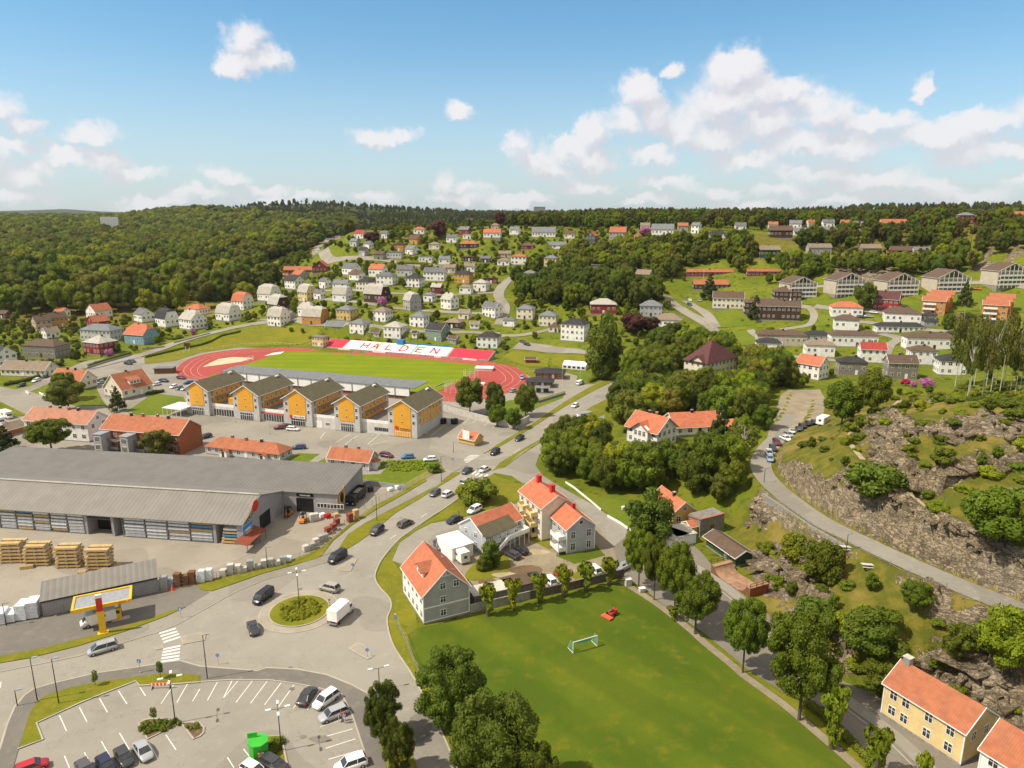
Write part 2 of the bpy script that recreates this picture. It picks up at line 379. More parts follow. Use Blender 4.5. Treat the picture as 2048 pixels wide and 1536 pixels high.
# wall paints: clapboards
for n_,c_ in dict(white=(.84,.82,.77),cream=(.74,.68,.52),yellow=(.62,.42,.12),paleyellow=(.72,.55,.26),ochre=(.60,.30,.05),orange=(.55,.24,.05),red=(.27,.035,.03),darkred=(.16,.03,.025),
  brown=(.07,.035,.022),grey=(.38,.37,.37),palegrey=(.54,.53,.51),bluegrey=(.42,.44,.46),darkgrey=(.09,.09,.09),green=(.20,.30,.24),darkgreen=(.035,.07,.03),blue=(.20,.36,.46),taupe=(.24,.21,.17),beige=(.52,.46,.36),pink=(.50,.36,.27)).items():
 mat('wall_'+n_,c_,tuple(v*0.86 for v in c_),0.6,0.75,stripe=(2,0.21,0.02,0.07),dirt=0.06)
mat('brick',(.36,.12,.045),(.27,.085,.035),3,0.9,stripe=(2,0.16,0.01,0.2),dirt=0.15)
mat('plaster',(.62,.60,.55),(.55,.53,.48),0.8,0.9,0.01,dirt=0.18)
mat('plaster_grey',(.40,.40,.39),(.34,.34,.33),0.8,0.9,0.01,dirt=0.2)
mat('stone_base',(.30,.28,.25),(.18,.17,.15),2.5,0.9,0.03)
for n_,c_ in dict(orange=(.52,.165,.085),terracotta=(.43,.15,.075),faded=(.46,.21,.135),red=(.40,.06,.045),brown=(.13,.085,.06),dark=(.045,.042,.045),grey=(.16,.16,.165),pale=(.46,.43,.37),tan=(.27,.21,.15),maroon=(.12,.045,.045),slate=(.20,.21,.22),olive=(.135,.118,.07)).items():
 mat('roof_'+n_,c_,tuple(v*0.74 for v in c_),0.8,0.8,stripe=(0,0.33,0.05,0.22),dirt=0.22,spec=0.2,lo=.3,hi=.75)
mat('sheet_roof',(.168,.156,.138),(.148,.138,.122),0.25,0.6,stripe=(0,1.1,0.05,0.22),dirt=0.12,spec=0.3)
mat('sheet_roof_new',(.21,.193,.168),(.186,.171,.15),0.25,0.6,stripe=(0,1.1,0.05,0.18),dirt=0.1,spec=0.3)
mat('sheet_wall',(.34,.33,.33),(.295,.285,.285),0.25,0.55,stripe=(0,0.5,0.03,0.10),dirt=0.08)
mat('sheet_wall_v',(.34,.33,.33),(.295,.285,.285),0.25,0.55,stripe=(1,0.5,0.03,0.10),dirt=0.08)
mat('white_paint',(.80,.79,.75),(.72,.70,.66),1.0,0.5)
mat('white_sheet',(.82,.82,.80),(.75,.74,.70),0.5,0.5,dirt=0.06)
mat('yellow_panel',(.72,.36,.035),(.66,.32,.03),0.3,0.55,stripe=(2,0.6,0.01,0.08))
mat('yellow_paint',(.80,.48,.02),(.74,.42,.02),1.0,0.4)
mat('red_paint',(.60,.03,.03),(.52,.025,.025),1.0,0.45)
mat('orange_paint',(.75,.25,.02),(.68,.2,.02),1.0,0.45)
mat('black_paint',(.015,.015,.016),None,rough=0.4)
mat('dark_metal',(.045,.045,.05),(.03,.03,.03),2,0.5,metal=0.4)
mat('grey_metal',(.30,.31,.32),(.24,.25,.26),2,0.45,metal=0.6)
mat('galvanised',(.44,.45,.46),(.36,.37,.38),2,0.45,metal=0.5)
mat('concrete',(.38,.35,.30),(.28,.26,.22),0.7,0.9,0.01,dirt=0.3)
mat('concrete_pale',(.52,.49,.43),(.44,.41,.36),0.7,0.9,0.01,dirt=0.15)
mat('glass',(.02,.024,.028),(.05,.055,.06),0.6,0.08,spec=0.8)
mat('glass_pale',(.20,.21,.20),(.09,.10,.10),0.9,0.12,spec=0.8)
mat('timber',(.58,.42,.20),(.44,.29,.12),3,0.8,stripe=(2,0.14,0.01,0.35))
mat('timber_dark',(.20,.10,.045),(.13,.07,.03),3,0.8,stripe=(2,0.14,0.01,0.3))
mat('timber_grey',(.25,.23,.20),(.17,.155,.135),1.5,0.9,stripe=(0,0.22,0.02,0.35))
mat('fence_wood',(.17,.14,.11),(.11,.09,.07),1.5,0.9,stripe=(0,0.18,0.02,0.4))
mat('plastic_wrap',(.72,.73,.74),(.55,.57,.60),3,0.35,0.03)
mat('wrap_blue',(.05,.28,.52),(.04,.2,.4),3,0.4)
mat('rust',(.28,.07,.03),(.2,.05,.025),2,0.8)
mat('tyre',(.02,.02,.02),None,rough=0.85)
mat('rim',(.42,.42,.43),None,rough=0.3,metal=0.8)
mat('headlight',(.75,.77,.78),None,rough=0.1)
mat('taillight',(.45,.015,.012),None,rough=0.2)
mat('bark',(.11,.085,.06),(.06,.047,.035),3,0.95,0.05)
mat('birch_bark',(.62,.58,.50),(.25,.22,.19),2.5,0.9)
mat('skin',(.50,.30,.21),None,rough=0.6)
mat('cloth_dark',(.04,.045,.06),None,rough=0.9);mat('cloth_red',(.45,.06,.06),None,rough=0.9);mat('cloth_blue',(.12,.22,.36),None,rough=0.9)
mat('cloth_orange',(.75,.22,.04),None,rough=0.9);mat('hair',(.06,.04,.025),None,rough=0.9);mat('cloth_pale',(.5,.47,.42),None,rough=0.9)
mat('green_box',(.05,.42,.04),(.045,.37,.04),1,0.5)
mat('red_seats',(.55,.03,.06),(.48,.03,.05),1,0.6,stripe=(1,0.8,0.0,0.35))
mat('white_seats',(.74,.72,.68),(.66,.64,.6),1,0.6,stripe=(1,0.8,0.0,0.35))
mat('line_paint',(.74,.72,.66),(.60,.58,.52),1.2,0.8)
mat('sign_blue',(.03,.22,.60),None,rough=0.5)
mat('green_net',(.10,.42,.27),None,rough=0.8);mat('caution',(.75,.10,.05),None,rough=0.6)
mat('ramp_wood',(.36,.22,.13),(.27,.15,.09),0.8,0.7,dirt=0.25)
mat('blue_paint',(.04,.22,.48),(.03,.18,.4),1,0.5)
# car paints
for n_,c_ in dict(black=(.012,.012,.014),white=(.80,.80,.78),silver=(.42,.43,.44),grey=(.10,.10,.11),darkgrey=(.04,.041,.045),blue=(.02,.05,.20),midblue=(.03,.17,.38),red=(.42,.01,.02),darkred=(.13,.015,.02),navy=(.015,.02,.05),beige=(.35,.32,.27),paleblue=(.22,.32,.45),olive=(.10,.09,.06),orange=(.6,.16,.02)).items():
 mat('paint_'+n_,c_,None,rough=0.28,spec=0.5,coat=0.3,metal=0.3 if n_ in ('silver','grey') else 0.0)
# ground covers use world-scaled object coordinates (their objects sit at the origin)
def ground_mat(name,a,b,c=None,s1=0.08,s2=1.2,s3=9.0,bump=0.0,rough=0.95,streak=None):
 m = D.materials.new(name);m.use_nodes = True;t = NT(m.node_tree);bs = t.n['Principled BSDF']
 co = t.new('ShaderNodeTexCoord').outputs['Object']
 f1 = t.rng(t.noise(co,s1,5,0.6),0.36,0.66);f2 = t.noise(co,s2,5,0.65);f3 = t.noise(co,s3,3,0.6)
 col = t.mix(f1,a,b)
 if c is not None: col = t.mix(t.rng(f2,0.5,0.72),col,c)
 if name.startswith('asphalt') or name == 'yard':
  pt = t.noise(co,.045,1,.3);col = t.mix(t.math('MULTIPLY',t.rng(pt,.57,.575),.22),col,(.12,.105,.085))
  ck = t.math('ABSOLUTE',t.math('SUBTRACT',t.noise(co,.11,6,.6),.5));col = t.mix(t.rng(ck,0,.0035,.45,0),col,(.09,.08,.065));col = t.mix(t.rng(t.noise(co,.9,3,.7),.66,.74,0,.35),col,(.13,.115,.095))
 if streak:                                # (direction x, y, period, colour, strength): mowing or wheel bands
  sp = t.new('ShaderNodeSeparateXYZ');t.l.new(co,sp.inputs[0])
  q = t.math('ADD',t.math('MULTIPLY',sp.outputs[0],streak[0]),t.math('MULTIPLY',sp.outputs[1],streak[1]))
  q = t.math('ADD',q,t.math('MULTIPLY',f2,streak[2]*0.12))
  q = t.rng(t.math('PINGPONG',q,streak[2]),streak[2]*0.35,streak[2]*0.65)
  col = t.mix(t.math('MULTIPLY',q,streak[4]),col,streak[3])
 col = t.mix(t.rng(f3,0.3,0.7,0.0,0.16,False),col,(0.02,0.02,0.015))
 t.put(bs.inputs['Base Color'],col);bs.inputs['Roughness'].default_value = rough;bs.inputs['Specular IOR Level'].default_value = 0.15
 if bump:
  n = t.new('ShaderNodeBump');n.inputs['Distance'].default_value = bump;t.l.new(f3,n.inputs['Height']);t.l.new(n.outputs[0],bs.inputs['Normal'])
 MATS[name] = m;return m
ground_mat('asphalt',(.30,.275,.228),(.255,.233,.193),(.315,.29,.243),0.05,0.5,14)
ground_mat('asphalt_road',(.31,.283,.234),(.268,.245,.203),(.325,.298,.25),0.04,0.35,14)
ground_mat('asphalt_dark',(.19,.173,.148),(.158,.144,.124),(.21,.193,.166),0.06,0.5,14)
ground_mat('asphalt_street',(.215,.19,.155),(.18,.16,.13),(.235,.21,.17),0.06,0.5,14)
ground_mat('yard',(.335,.297,.236),(.28,.248,.197),(.305,.27,.215),0.07,0.4,10)
ground_mat('gravel',(.30,.25,.17),(.23,.19,.13),(.34,.28,.19),0.2,1.2,12,0.05)
ground_mat('paving',(.36,.315,.245),(.30,.262,.205),None,0.3,2,9)
ground_mat('kerb_stone',(.42,.385,.31),(.36,.33,.27),None,0.3,2,9)
ground_mat('lawn',(.10,.15,.010),(.135,.172,.012),(.22,.18,.022),0.07,0.55,3.5,0.08)
ground_mat('field_grass',(.070,.112,.005),(.108,.140,.007),(.145,.148,.009),0.055,0.30,5.0,0.10,streak=(0.72,0.69,5.5,(.052,.09,.004),0.4))
ground_mat('stadium_grass',(.155,.215,.003),(.195,.24,.003),(.24,.245,.006),0.05,0.3,3.0,0.02,streak=(0.06,1.0,5.0,(.12,.185,.003),0.35))
ground_mat('verge',(.185,.18,.010),(.14,.15,.010),(.25,.19,.03),0.15,0.8,4,0.08)
ground_mat('dry_grass',(.27,.22,.055),(.20,.19,.04),(.14,.17,.03),0.15,0.8,4,0.08)
ground_mat('track_red',(.37,.072,.058),(.335,.066,.055),(.40,.10,.085),0.05,0.4,10)
ground_mat('sand',(.62,.50,.34),(.55,.43,.28),None,0.2,1,8)
ground_mat('soil',(.17,.11,.06),(.12,.08,.045),(.2,.15,.08),0.3,1.5,8,0.06)
ground_mat('path_dirt',(.42,.34,.22),(.33,.27,.17),None,0.3,1.5,8,0.03)
def terrain_mat():
 m = D.materials.new('terrain');m.use_nodes = True;t = NT(m.node_tree);bs = t.n['Principled BSDF']
 co = t.new('ShaderNodeTexCoord').outputs['Object']
 at = t.new('ShaderNodeAttribute');at.attribute_name = 'rock'
 wd = t.new('ShaderNodeAttribute');wd.attribute_name = 'wild'
 nA = t.noise(co,0.05,5,0.62);nB = t.noise(co,0.35,5,0.65);nC = t.noise(co,2.2,5,0.7)
 grass = t.mix(t.rng(nA,0.38,0.62),(.115,.145,.010),(.165,.18,.014))
 grass = t.mix(t.rng(nB,0.5,0.68),grass,(.06,.085,.010))
 wild = t.mix(t.rng(nB,0.38,0.6),(.17,.145,.022),(.10,.108,.014));wild = t.mix(t.rng(nA,0.5,0.66),wild,(.24,.18,.045))
 fr_ = t.new('ShaderNodeAttribute');fr_.attribute_name = 'far'
 grass = t.mix(fr_.outputs['Fac'],grass,t.mix(t.rng(t.noise(co,0.02,6,0.7),0.4,0.6),(.035,.048,.014),(.055,.065,.018)))
 wild = t.mix(fr_.outputs['Fac'],wild,t.mix(t.rng(t.noise(co,0.02,6,0.7),0.4,0.6),(.035,.048,.014),(.055,.065,.018)))
 grass = t.mix(wd.outputs['Fac'],grass,wild)
 rk = t.mix(t.rng(nB,0.36,0.66),(.60,.475,.31),(.41,.32,.205));rk = t.mix(t.rng(nC,0.50,0.68),rk,(.15,.118,.08))
 rk = t.mix(t.rng(nA,0.5,0.62),rk,(.50,.41,.29))
 cs_ = t.vmath('MULTIPLY',co,(0.55,1.0,2.6))
 r1 = t.math('ABSOLUTE',t.math('SUBTRACT',t.noise(cs_,0.22,5,0.7,dist=0.6),0.5));r2 = t.math('ABSOLUTE',t.math('SUBTRACT',t.noise(cs_,0.8,4,0.7,dist=0.4),0.5))
 crack = t.math('MAXIMUM',t.rng(r1,0.0,0.035,1,0),t.math('MULTIPLY',t.rng(r2,0.0,0.05,1,0),0.6));rk = t.mix(t.math('MULTIPLY',crack,0.7),rk,(.10,.078,.052))
 ge = t.new('ShaderNodeNewGeometry');sg = t.new('ShaderNodeSeparateXYZ');t.l.new(ge.outputs['True Normal'],sg.inputs[0]);stp = t.math('MULTIPLY',t.rng(sg.outputs[2],.50,.68,.8,0),wd.outputs['Fac'])
 f = t.rng(t.math('ADD',t.math('MAXIMUM',at.outputs['Fac'],stp),t.math('MULTIPLY',t.math('SUBTRACT',nC,0.5),0.9)),0.42,0.60)
 t.put(bs.inputs['Base Color'],t.mix(f,grass,rk));bs.inputs['Roughness'].default_value = 0.95;bs.inputs['Specular IOR Level'].default_value = 0.12
 n = t.new('ShaderNodeBump');n.inputs['Distance'].default_value = 1.3;n.inputs['Strength'].default_value = 0.9
 hh = t.math('ADD',t.math('MULTIPLY',nC,t.math('ADD',0.35,t.math('MULTIPLY',f,0.65))),t.math('MULTIPLY',t.math('MULTIPLY',crack,f),-0.7))
 t.l.new(hh,n.inputs['Height']);t.l.new(n.outputs[0],bs.inputs['Normal'])
 MATS['terrain'] = m;return m
terrain_mat()
def leaf_mat(name,a,b,dark=0.55,trans=0.25,rnd=True):
 m = D.materials.new(name);m.use_nodes = True;t = NT(m.node_tree);bs = t.n['Principled BSDF']
 co = t.new('ShaderNodeTexCoord').outputs['Object'];oi = t.new('ShaderNodeObjectInfo')
 c = t.mix(t.rng(t.noise(co,0.9,3,0.6),0.35,0.65),a,b)
 geo = t.new('ShaderNodeNewGeometry')
 c = t.mix(t.rng(geo.outputs['Random Per Island'],0,1,0,0.45,False),c,tuple(v*dark for v in a))
 hs = t.new('ShaderNodeHueSaturation');t.put(hs.inputs['Color'],c)
 if rnd:
  t.put(hs.inputs['Value'],t.rng(oi.outputs['Random'],0,1,0.72,1.25,False))
  r2 = t.math('FRACT',t.math('MULTIPLY',oi.outputs['Random'],7.31));t.put(hs.inputs['Hue'],t.rng(r2,0,1,0.478,0.516,False))
 c = hs.outputs[0]
 t.put(bs.inputs['Base Color'],c);bs.inputs['Roughness'].default_value = 0.65;bs.inputs['Specular IOR Level'].default_value = 0.2
 tr = t.new('ShaderNodeBsdfTranslucent');t.l.new(t.mix(0.35,c,(.22,.26,.01)),tr.inputs[0])
 mx = t.new('ShaderNodeMixShader');mx.inputs[0].default_value = trans
 t.l.new(bs.outputs[0],mx.inputs[1]);t.l.new(tr.outputs[0],mx.inputs[2]);t.l.new(mx.outputs[0],t.n['Material Output'].inputs[0])
 MATS[name] = m;return m
leaf_mat('leaf_green',(.12,.168,.010),(.17,.215,.014))
leaf_mat('leaf_bright',(.20,.245,.010),(.26,.29,.016))
leaf_mat('leaf_dark',(.085,.118,.010),(.12,.155,.014))
leaf_mat('leaf_olive',(.15,.165,.018),(.205,.205,.026))
leaf_mat('leaf_needle',(.052,.070,.014),(.078,.095,.018),trans=0.1)
leaf_mat('leaf_pine',(.10,.092,.020),(.135,.118,.026),trans=0.1)
leaf_mat('leaf_purple',(.085,.035,.026),(.12,.048,.034),trans=0.1)
leaf_mat('leaf_hedge',(.11,.148,.010),(.155,.19,.014),trans=0.15)
leaf_mat('blossom_pink',(.62,.22,.45),(.5,.15,.38),rnd=False);leaf_mat('blossom_red',(.60,.04,.12),(.45,.03,.1),rnd=False)
M = MATS
# ------------------------------------------------------------------ object helpers
def tag(o,label=None,cat=None,group=None,kind=None):
 if label: o['label'] = label
 if cat: o['category'] = cat
 if group: o['group'] = group
 if kind: o['kind'] = kind
 return o
def mesh_obj(name,verts,faces,mats,parent=None,midx=None,smooth_=False,loc=None):
 me = D.meshes.new(name);me.from_pydata([tuple(v) for v in verts],[],faces)
 for m in (mats if isinstance(mats,(list,tuple)) else [mats]): me.materials.append(m)
 if midx is not None: me.polygons.foreach_set('material_index',midx)
 if smooth_: me.polygons.foreach_set('use_smooth',[True]*len(me.polygons))
 me.update();o = D.objects.new(name,me);COL.objects.link(o)
 if parent is not None: o.parent = parent
 if loc is not None: o.location = loc
 return o
def mesh_np(name,V,F,mats,parent=None,smooth_=False):
 """fast path: V (n,3) array, F (m,k) array of equal-length faces"""
 V = np.ascontiguousarray(V,np.float32);F = np.ascontiguousarray(F,np.int32);k = F.shape[1]
 me = D.meshes.new(name);me.vertices.add(len(V));me.vertices.foreach_set('co',V.ravel())
 me.loops.add(F.size);me.loops.foreach_set('vertex_index',F.ravel())
 me.polygons.add(len(F));me.polygons.foreach_set('loop_start',np.arange(0,F.size,k,dtype=np.int32))
 if smooth_: me.polygons.foreach_set('use_smooth',np.ones(len(F),bool))
 for m in (mats if isinstance(mats,(list,tuple)) else [mats]): me.materials.append(m)
 me.update(calc_edges=True);o = D.objects.new(name,me);COL.objects.link(o)
 if parent is not None: o.parent = parent
 return o
def empty(name,loc=(0,0,0),rz=0.0):
 o = D.objects.new(name,None);COL.objects.link(o);o.location = loc;o.rotation_euler = (0,0,rz);o.empty_display_size = 0.5
 return o
def copy_tree(o,parent=None):
 c = o.copy();COL.objects.link(c);c.parent = parent
 for ch in KIDS.get(o.name,[]) or list(o.children): copy_tree(ch,c)
 return c
KIDS = {}
class MB:
 """collects solids into one mesh; every add takes a material slot"""
 def __init__(s): s.v = [];s.f = [];s.m = []
 def poly(s,vs,fs,mi=0):
  b = len(s.v);s.v += [tuple(v) for v in vs];s.f += [tuple(i+b for i in f) for f in fs];s.m += [mi]*len(fs)
  return s
 def box(s,x0,x1,y0,y1,z0,z1,mi=0,rz=0,c=(0,0)):
  vs = [(x,y,z) for z in (z0,z1) for x,y in ((x0,y0),(x1,y0),(x1,y1),(x0,y1))]
  if rz:
   ca,sa = math.cos(rz),math.sin(rz);vs = [(c[0]+(x-c[0])*ca-(y-c[1])*sa,c[1]+(x-c[0])*sa+(y-c[1])*ca,z) for x,y,z in vs]
  return s.poly(vs,[(3,2,1,0),(4,5,6,7),(0,1,5,4),(1,2,6,5),(2,3,7,6),(3,0,4,7)],mi)
 def prism(s,pts,z0,z1,mi=0):
  """vertical prism over a plan outline (ccw)"""
  n = len(pts);a = sum(pts[i][0]*pts[(i+1) % n][1]-pts[(i+1) % n][0]*pts[i][1] for i in range(n))
  if a < 0: pts = pts[::-1]
  vs = [(p[0],p[1],z0) for p in pts]+[(p[0],p[1],z1) for p in pts]
  return s.poly(vs,[tuple(range(n-1,-1,-1)),tuple(range(n,2*n))]+[(i,(i+1) % n,n+(i+1) % n,n+i) for i in range(n)],mi)
 def slab(s,pts3,t,mi=0):
  """plate: polygon in space, thickness t downwards"""
  n = len(pts3);vs = [tuple(p) for p in pts3]+[(p[0],p[1],p[2]-t) for p in pts3]
  a = sum(pts3[i][0]*pts3[(i+1) % n][1]-pts3[(i+1) % n][0]*pts3[i][1] for i in range(n))
  top = tuple(range(n));bot = tuple(range(2*n-1,n-1,-1));sd_ = [(i,n+i,n+(i+1) % n,(i+1) % n) for i in range(n)]
  if a < 0: top,bot,sd_ = top[::-1],bot[::-1],[f[::-1] for f in sd_]
  return s.poly(vs,[top,bot]+sd_,mi)
 def extr(s,prof,x0,x1,mi=0,axis=0):
  """profile in (y,z) extruded along x (axis 0) or (x,z) along y (axis 1)"""
  n = len(prof)
  f = (lambda t,p: (t,p[0],p[1])) if axis == 0 else (lambda t,p: (p[0],t,p[1]))
  vs = [f(x0,p) for p in prof]+[f(x1,p) for p in prof]
  return s.poly(vs,[tuple(range(n)),tuple(range(2*n-1,n-1,-1))]+[(i,n+i,n+(i+1) % n,(i+1) % n) for i in range(n)],mi)
 def bar(s,a,b,r,mi=0,n=6,r2=None):
  a = Vector(a);b = Vector(b);d = (b-a).normalized();u = d.orthogonal().normalized();w = d.cross(u);r2 = r if r2 is None else r2
  vs = [a+(u*math.cos(6.2832*i/n)+w*math.sin(6.2832*i/n))*r for i in range(n)]+[b+(u*math.cos(6.2832*i/n)+w*math.sin(6.2832*i/n))*r2 for i in range(n)]
  return s.poly(vs,[tuple(range(n-1,-1,-1)),tuple(range(n,2*n))]+[(i,(i+1) % n,n+(i+1) % n,n+i) for i in range(n)],mi)
 def build(s,name,mats,parent=None,loc=None,smooth_=False):
  return mesh_obj(name,s.v,s.f,mats,parent,s.m,smooth_,loc)
# ------------------------------------------------------------------ terrain sheet
nI,nJ = TT.shape
V = np.stack([GX.ravel(),GY.ravel(),HG.ravel()],1)
idx = np.arange(nI*nJ).reshape(nI,nJ)
F = np.stack([idx[:-1,:-1].ravel(),idx[1:,:-1].ravel(),idx[1:,1:].ravel(),idx[:-1,1:].ravel()],1)[:,::-1]
ter = mesh_np('ground',V,F,M['terrain'],smooth_=True);tag(ter,kind='structure')
a_ = ter.data.attributes.new('rock','FLOAT','POINT');a_.data.foreach_set('value',rockm.astype(np.float32))
WILD = [[(1455,1040,1),(1520,990,6),(1500,950,6),(1560,880,7),(1650,800,7),(1800,770,18),(1950,690,30),(2300,800,40),(2400,1400,5),(2300,1600,0),(2090,1490,0),(1950,1424,0),(1640,1330,0),(1545,1255,0)],
  [(1480,560,30),(1620,550,33),(1900,545,36),(2300,570,38),(2300,430,70),(1900,450,66),(1700,470,60),(1600,500,48),(1480,500,48)],
  [(-300,640,5),(400,636,5),(540,600,12),(520,440,58),(0,440,50),(-600,440,50)]]
wild = np.zeros(H.size)
for rp in WILD:
 q = pxz(rp);s_ = sdist(G2[sel],q);wild[sel] = np.maximum(wild[sel],smooth((4-s_)/8))
wild = np.maximum(wild,smooth((RRm.ravel()-750)/250));wild = np.clip(wild,0,1)
a_ = ter.data.attributes.new('far','FLOAT','POINT');a_.data.foreach_set('value',smooth((RRm.ravel()-1000)/500).astype(np.float32))
a_ = ter.data.attributes.new('wild','FLOAT','POINT');a_.data.foreach_set('value',wild.astype(np.float32))
# hub under the camera so the ground has no hole
n_ = 24;mesh_obj('ground',[(12.2*math.cos(6.2832*i/n_),12.2*math.sin(6.2832*i/n_),0) for i in range(n_)],[tuple(range(n_))],M['terrain'])['kind'] = 'structure'
# ------------------------------------------------------------------ sheets laid on the ground
def catmull(pts,sub=5,closed=True):
 n = len(pts);out = []
 for i in range(n if closed else n-1):
  p0,p1,p2,p3 = (pts[(i-1) % n] if closed or i > 0 else pts[0]),pts[i],pts[(i+1) % n],(pts[(i+2) % n] if closed or i+2 < n else pts[-1])
  for k in range(sub):
   t = k/sub
   out.append(tuple(0.5*((2*p1[j])+(-p0[j]+p2[j])*t+(2*p0[j]-5*p1[j]+4*p2[j]-p3[j])*t*t+(-p0[j]+3*p1[j]-3*p2[j]+p3[j])*t**3) for j in range(len(p1))))
 if not closed: out.append(tuple(pts[-1]))
 return out
def flat_sheet(name,px,m,z,sm=False,lift=0.0,kerb=None,world=False):
 """outline in picture pixels on the z=0 town floor; lift > 0 makes a raised slab, kerb = (width, material)"""
 w = [Vector((p[0],p[1])) for p in px] if world else [P(x,y).xy for x,y in px]
 if sm: w = [Vector(p) for p in catmull([tuple(v) for v in w],5)]
 zt = z+lift
 me = MB()
 r = delaunay_2d_cdt(w,[],[list(range(len(w)))],1,1e-5)
 me.poly([(v.x,v.y,zt) for v in r[0]],[tuple(f) for f in r[2]])
 if lift:
  n = len(w);a = sum(w[i].x*w[(i+1) % n].y-w[(i+1) % n].x*w[i].y for i in range(n))
  for i in range(n):
   p,q = w[i],w[(i+1) % n]
   if a < 0: p,q = q,p
   me.poly([(p.x,p.y,-0.02),(q.x,q.y,-0.02),(q.x,q.y,zt),(p.x,p.y,zt)],[(0,1,2,3)])
 o = me.build(name,M[m]);tag(o,kind='structure')
 if kerb:
  ribbon('kerb',w+[w[0]],kerb[0],kerb[1],zt+0.004,world=True,closed=True)
 return o
def ribbon(name,line,wd,m,z,world=False,closed=False,drape=False,sm=False,kind='structure'):
 w = [Vector((p[0],p[1])) for p in line] if world else [(G(x,y) if drape else P(x,y)).xy for x,y in line]
 if sm: w = [Vector(p) for p in catmull([tuple(v) for v in w],6,False)]
 if drape:                              # resample every 2 m
  o = [w[0]]
  for a,b in zip(w[:-1],w[1:]):
   k = max(1,int((b-a).length/2.0));o += [a+(b-a)*(i+1)/k for i in range(k)]
  w = o
 L = [];n = len(w)
 for i in range(n):
  a = w[i-1] if i else (w[-2] if closed else w[0]);b = w[i+1] if i < n-1 else (w[1] if closed else w[-1])
  d = (b-a);d = d.normalized() if d.length > 1e-6 else Vector((1,0));L.append(Vector((-d.y,d.x)))
 ks = 5 if drape else 2;vs = [];fs = []
 for i in range(n):
  wi = wd[i] if isinstance(wd,(list,tuple)) else wd
  for k in range(ks):
   p = w[i]+L[i]*wi*(k/(ks-1)-0.5);vs.append((p.x,p.y,(float(hgt(p.x,p.y)) if drape else 0)+z))
 for i in range(n-1):
  for k in range(ks-1): fs.append((i*ks+k,i*ks+k+1,(i+1)*ks+k+1,(i+1)*ks+k)[::-1])
 return tag(mesh_obj(name,vs,fs,M[m]),kind=kind)
def drape_sheet(name,px,m,dz=0.12,step=2.5,sm=False):
 w = [G(x,y).xy for x,y in px]
 if sm: w = [Vector(p) for p in catmull([tuple(v) for v in w],4)]
 o = []
 for i in range(len(w)):
  a,b = w[i],w[(i+1) % len(w)];k = max(1,int((b-a).length/step));o += [a+(b-a)*j/k for j in range(k)]
 poly = np.array([tuple(v) for v in o]);mn,mx = poly.min(0),poly.max(0)
 st = max(step,(mx-mn).max()/90);xs,ys = np.meshgrid(np.arange(mn[0]+st/2,mx[0],st),np.arange(mn[1]+st/2,mx[1],st))
 q = np.stack([xs.ravel(),ys.ravel()],1);q = q[sdist(q,poly) < -st*0.4]
 pts_ = o+[Vector(p) for p in q]
 r = delaunay_2d_cdt(pts_,[],[list(range(len(o)))],1,1e-5)
 zz = hgt([v.x for v in r[0]],[v.y for v in r[0]])
 ob = mesh_obj(name,[(v.x,v.y,z+dz) for v,z in zip(r[0],zz)],[tuple(f) for f in r[2]],M[m]);return tag(ob,kind='structure')
# paved town floor
flat_sheet('road',[(-900,3500),(-900,835),(0,835),(62,832),(230,832),(205,800),(172,735),(283,715),(430,692),(640,703),(1000,729),(1060,740),(1130,744),(1262,747),(1262,772),(1200,806),(1130,851),(1060,896),(1005,935),(960,965),(900,1010),(860,1036),(800,1078),(764,1118),(749,1150),(756,1172),(777,1196),(781,1215),(773,1242),(785,1290),(820,1345),(850,1400),(880,1460),(915,1536),(1000,1700),(1200,2300),(1300,3500)],'asphalt',0.010)
flat_sheet('main_road',[(-100,1352),(0,1344),(156,1313),(312,1266),(353,1250),(475,1182),(529,1160),(595,1142),(654,1125),(700,1092),(740,1064),(800,1018),(850,986),(890,960),(930,936),(985,905),(1060,860),(1130,815),(1200,778),(1262,748),(1262,771),(1200,805),(1130,850),(1060,895),(1005,934),(960,964),(900,1009),(860,1035),(800,1077),(765,1117),(750,1150),(757,1172),(778,1196),(782,1215),(774,1242),(786,1290),(821,1345),(851,1400),(881,1460),(916,1536),(1000,1690),(905,1690),(835,1536),(805,1475),(752,1397),(703,1370),(654,1350),(595,1339),(533,1336),(515,1342),(400,1332),(361,1321),(332,1324),(273,1334),(195,1345),(109,1365),(68,1377),(49,1390),(29,1414),(14,1449),(-5,1497),(-100,1560)],'asphalt_road',0.022)
flat_sheet('street',[(985,945),(1010,935),(1040,912),(1070,893),(1094,876),(1150,862),(1170,850),(1185,838),(1210,830),(1205,850),(1180,872),(1161,880),(1120,884),(1096,890),(1078,910),(1071,930),(1084,950),(1111,968),(1174,1003),(1264,1062),(1300,1090),(1262,1108),(1225,1095),(1194,1050),(1149,1003),(1100,975),(1044,966),(1024,952)],'asphalt',0.024)
flat_sheet('street',[(1225,1095),(1262,1064),(1300,1080),(1381,1086),(1402,1104),(1440,1150),(1490,1193),(1538,1229),(1566,1264),(1640,1341),(1716,1376),(1764,1392),(1960,1446),(2060,1496),(2200,1600),(2300,1750),(1950,1750),(1758,1536),(1679,1460),(1608,1400),(1566,1385),(1490,1335),(1464,1312),(1412,1270),(1371,1240),(1347,1226),(1308,1195),(1282,1172),(1246,1158)],'asphalt_street',0.030)
ribbon('pavement',[(1300,1085),(1400,1140),(1470,1190),(1540,1258),(1600,1325),(1700,1405),(1780,1465),(1850,1530),(1950,1640)],2.3,'asphalt',0.12,sm=True)
ribbon('kerb',[(1288,1088),(1388,1145),(1458,1196),(1526,1262),(1586,1332),(1686,1414),(1764,1474),(1832,1540),(1930,1650)],0.22,'kerb_stone',0.125,sm=True)
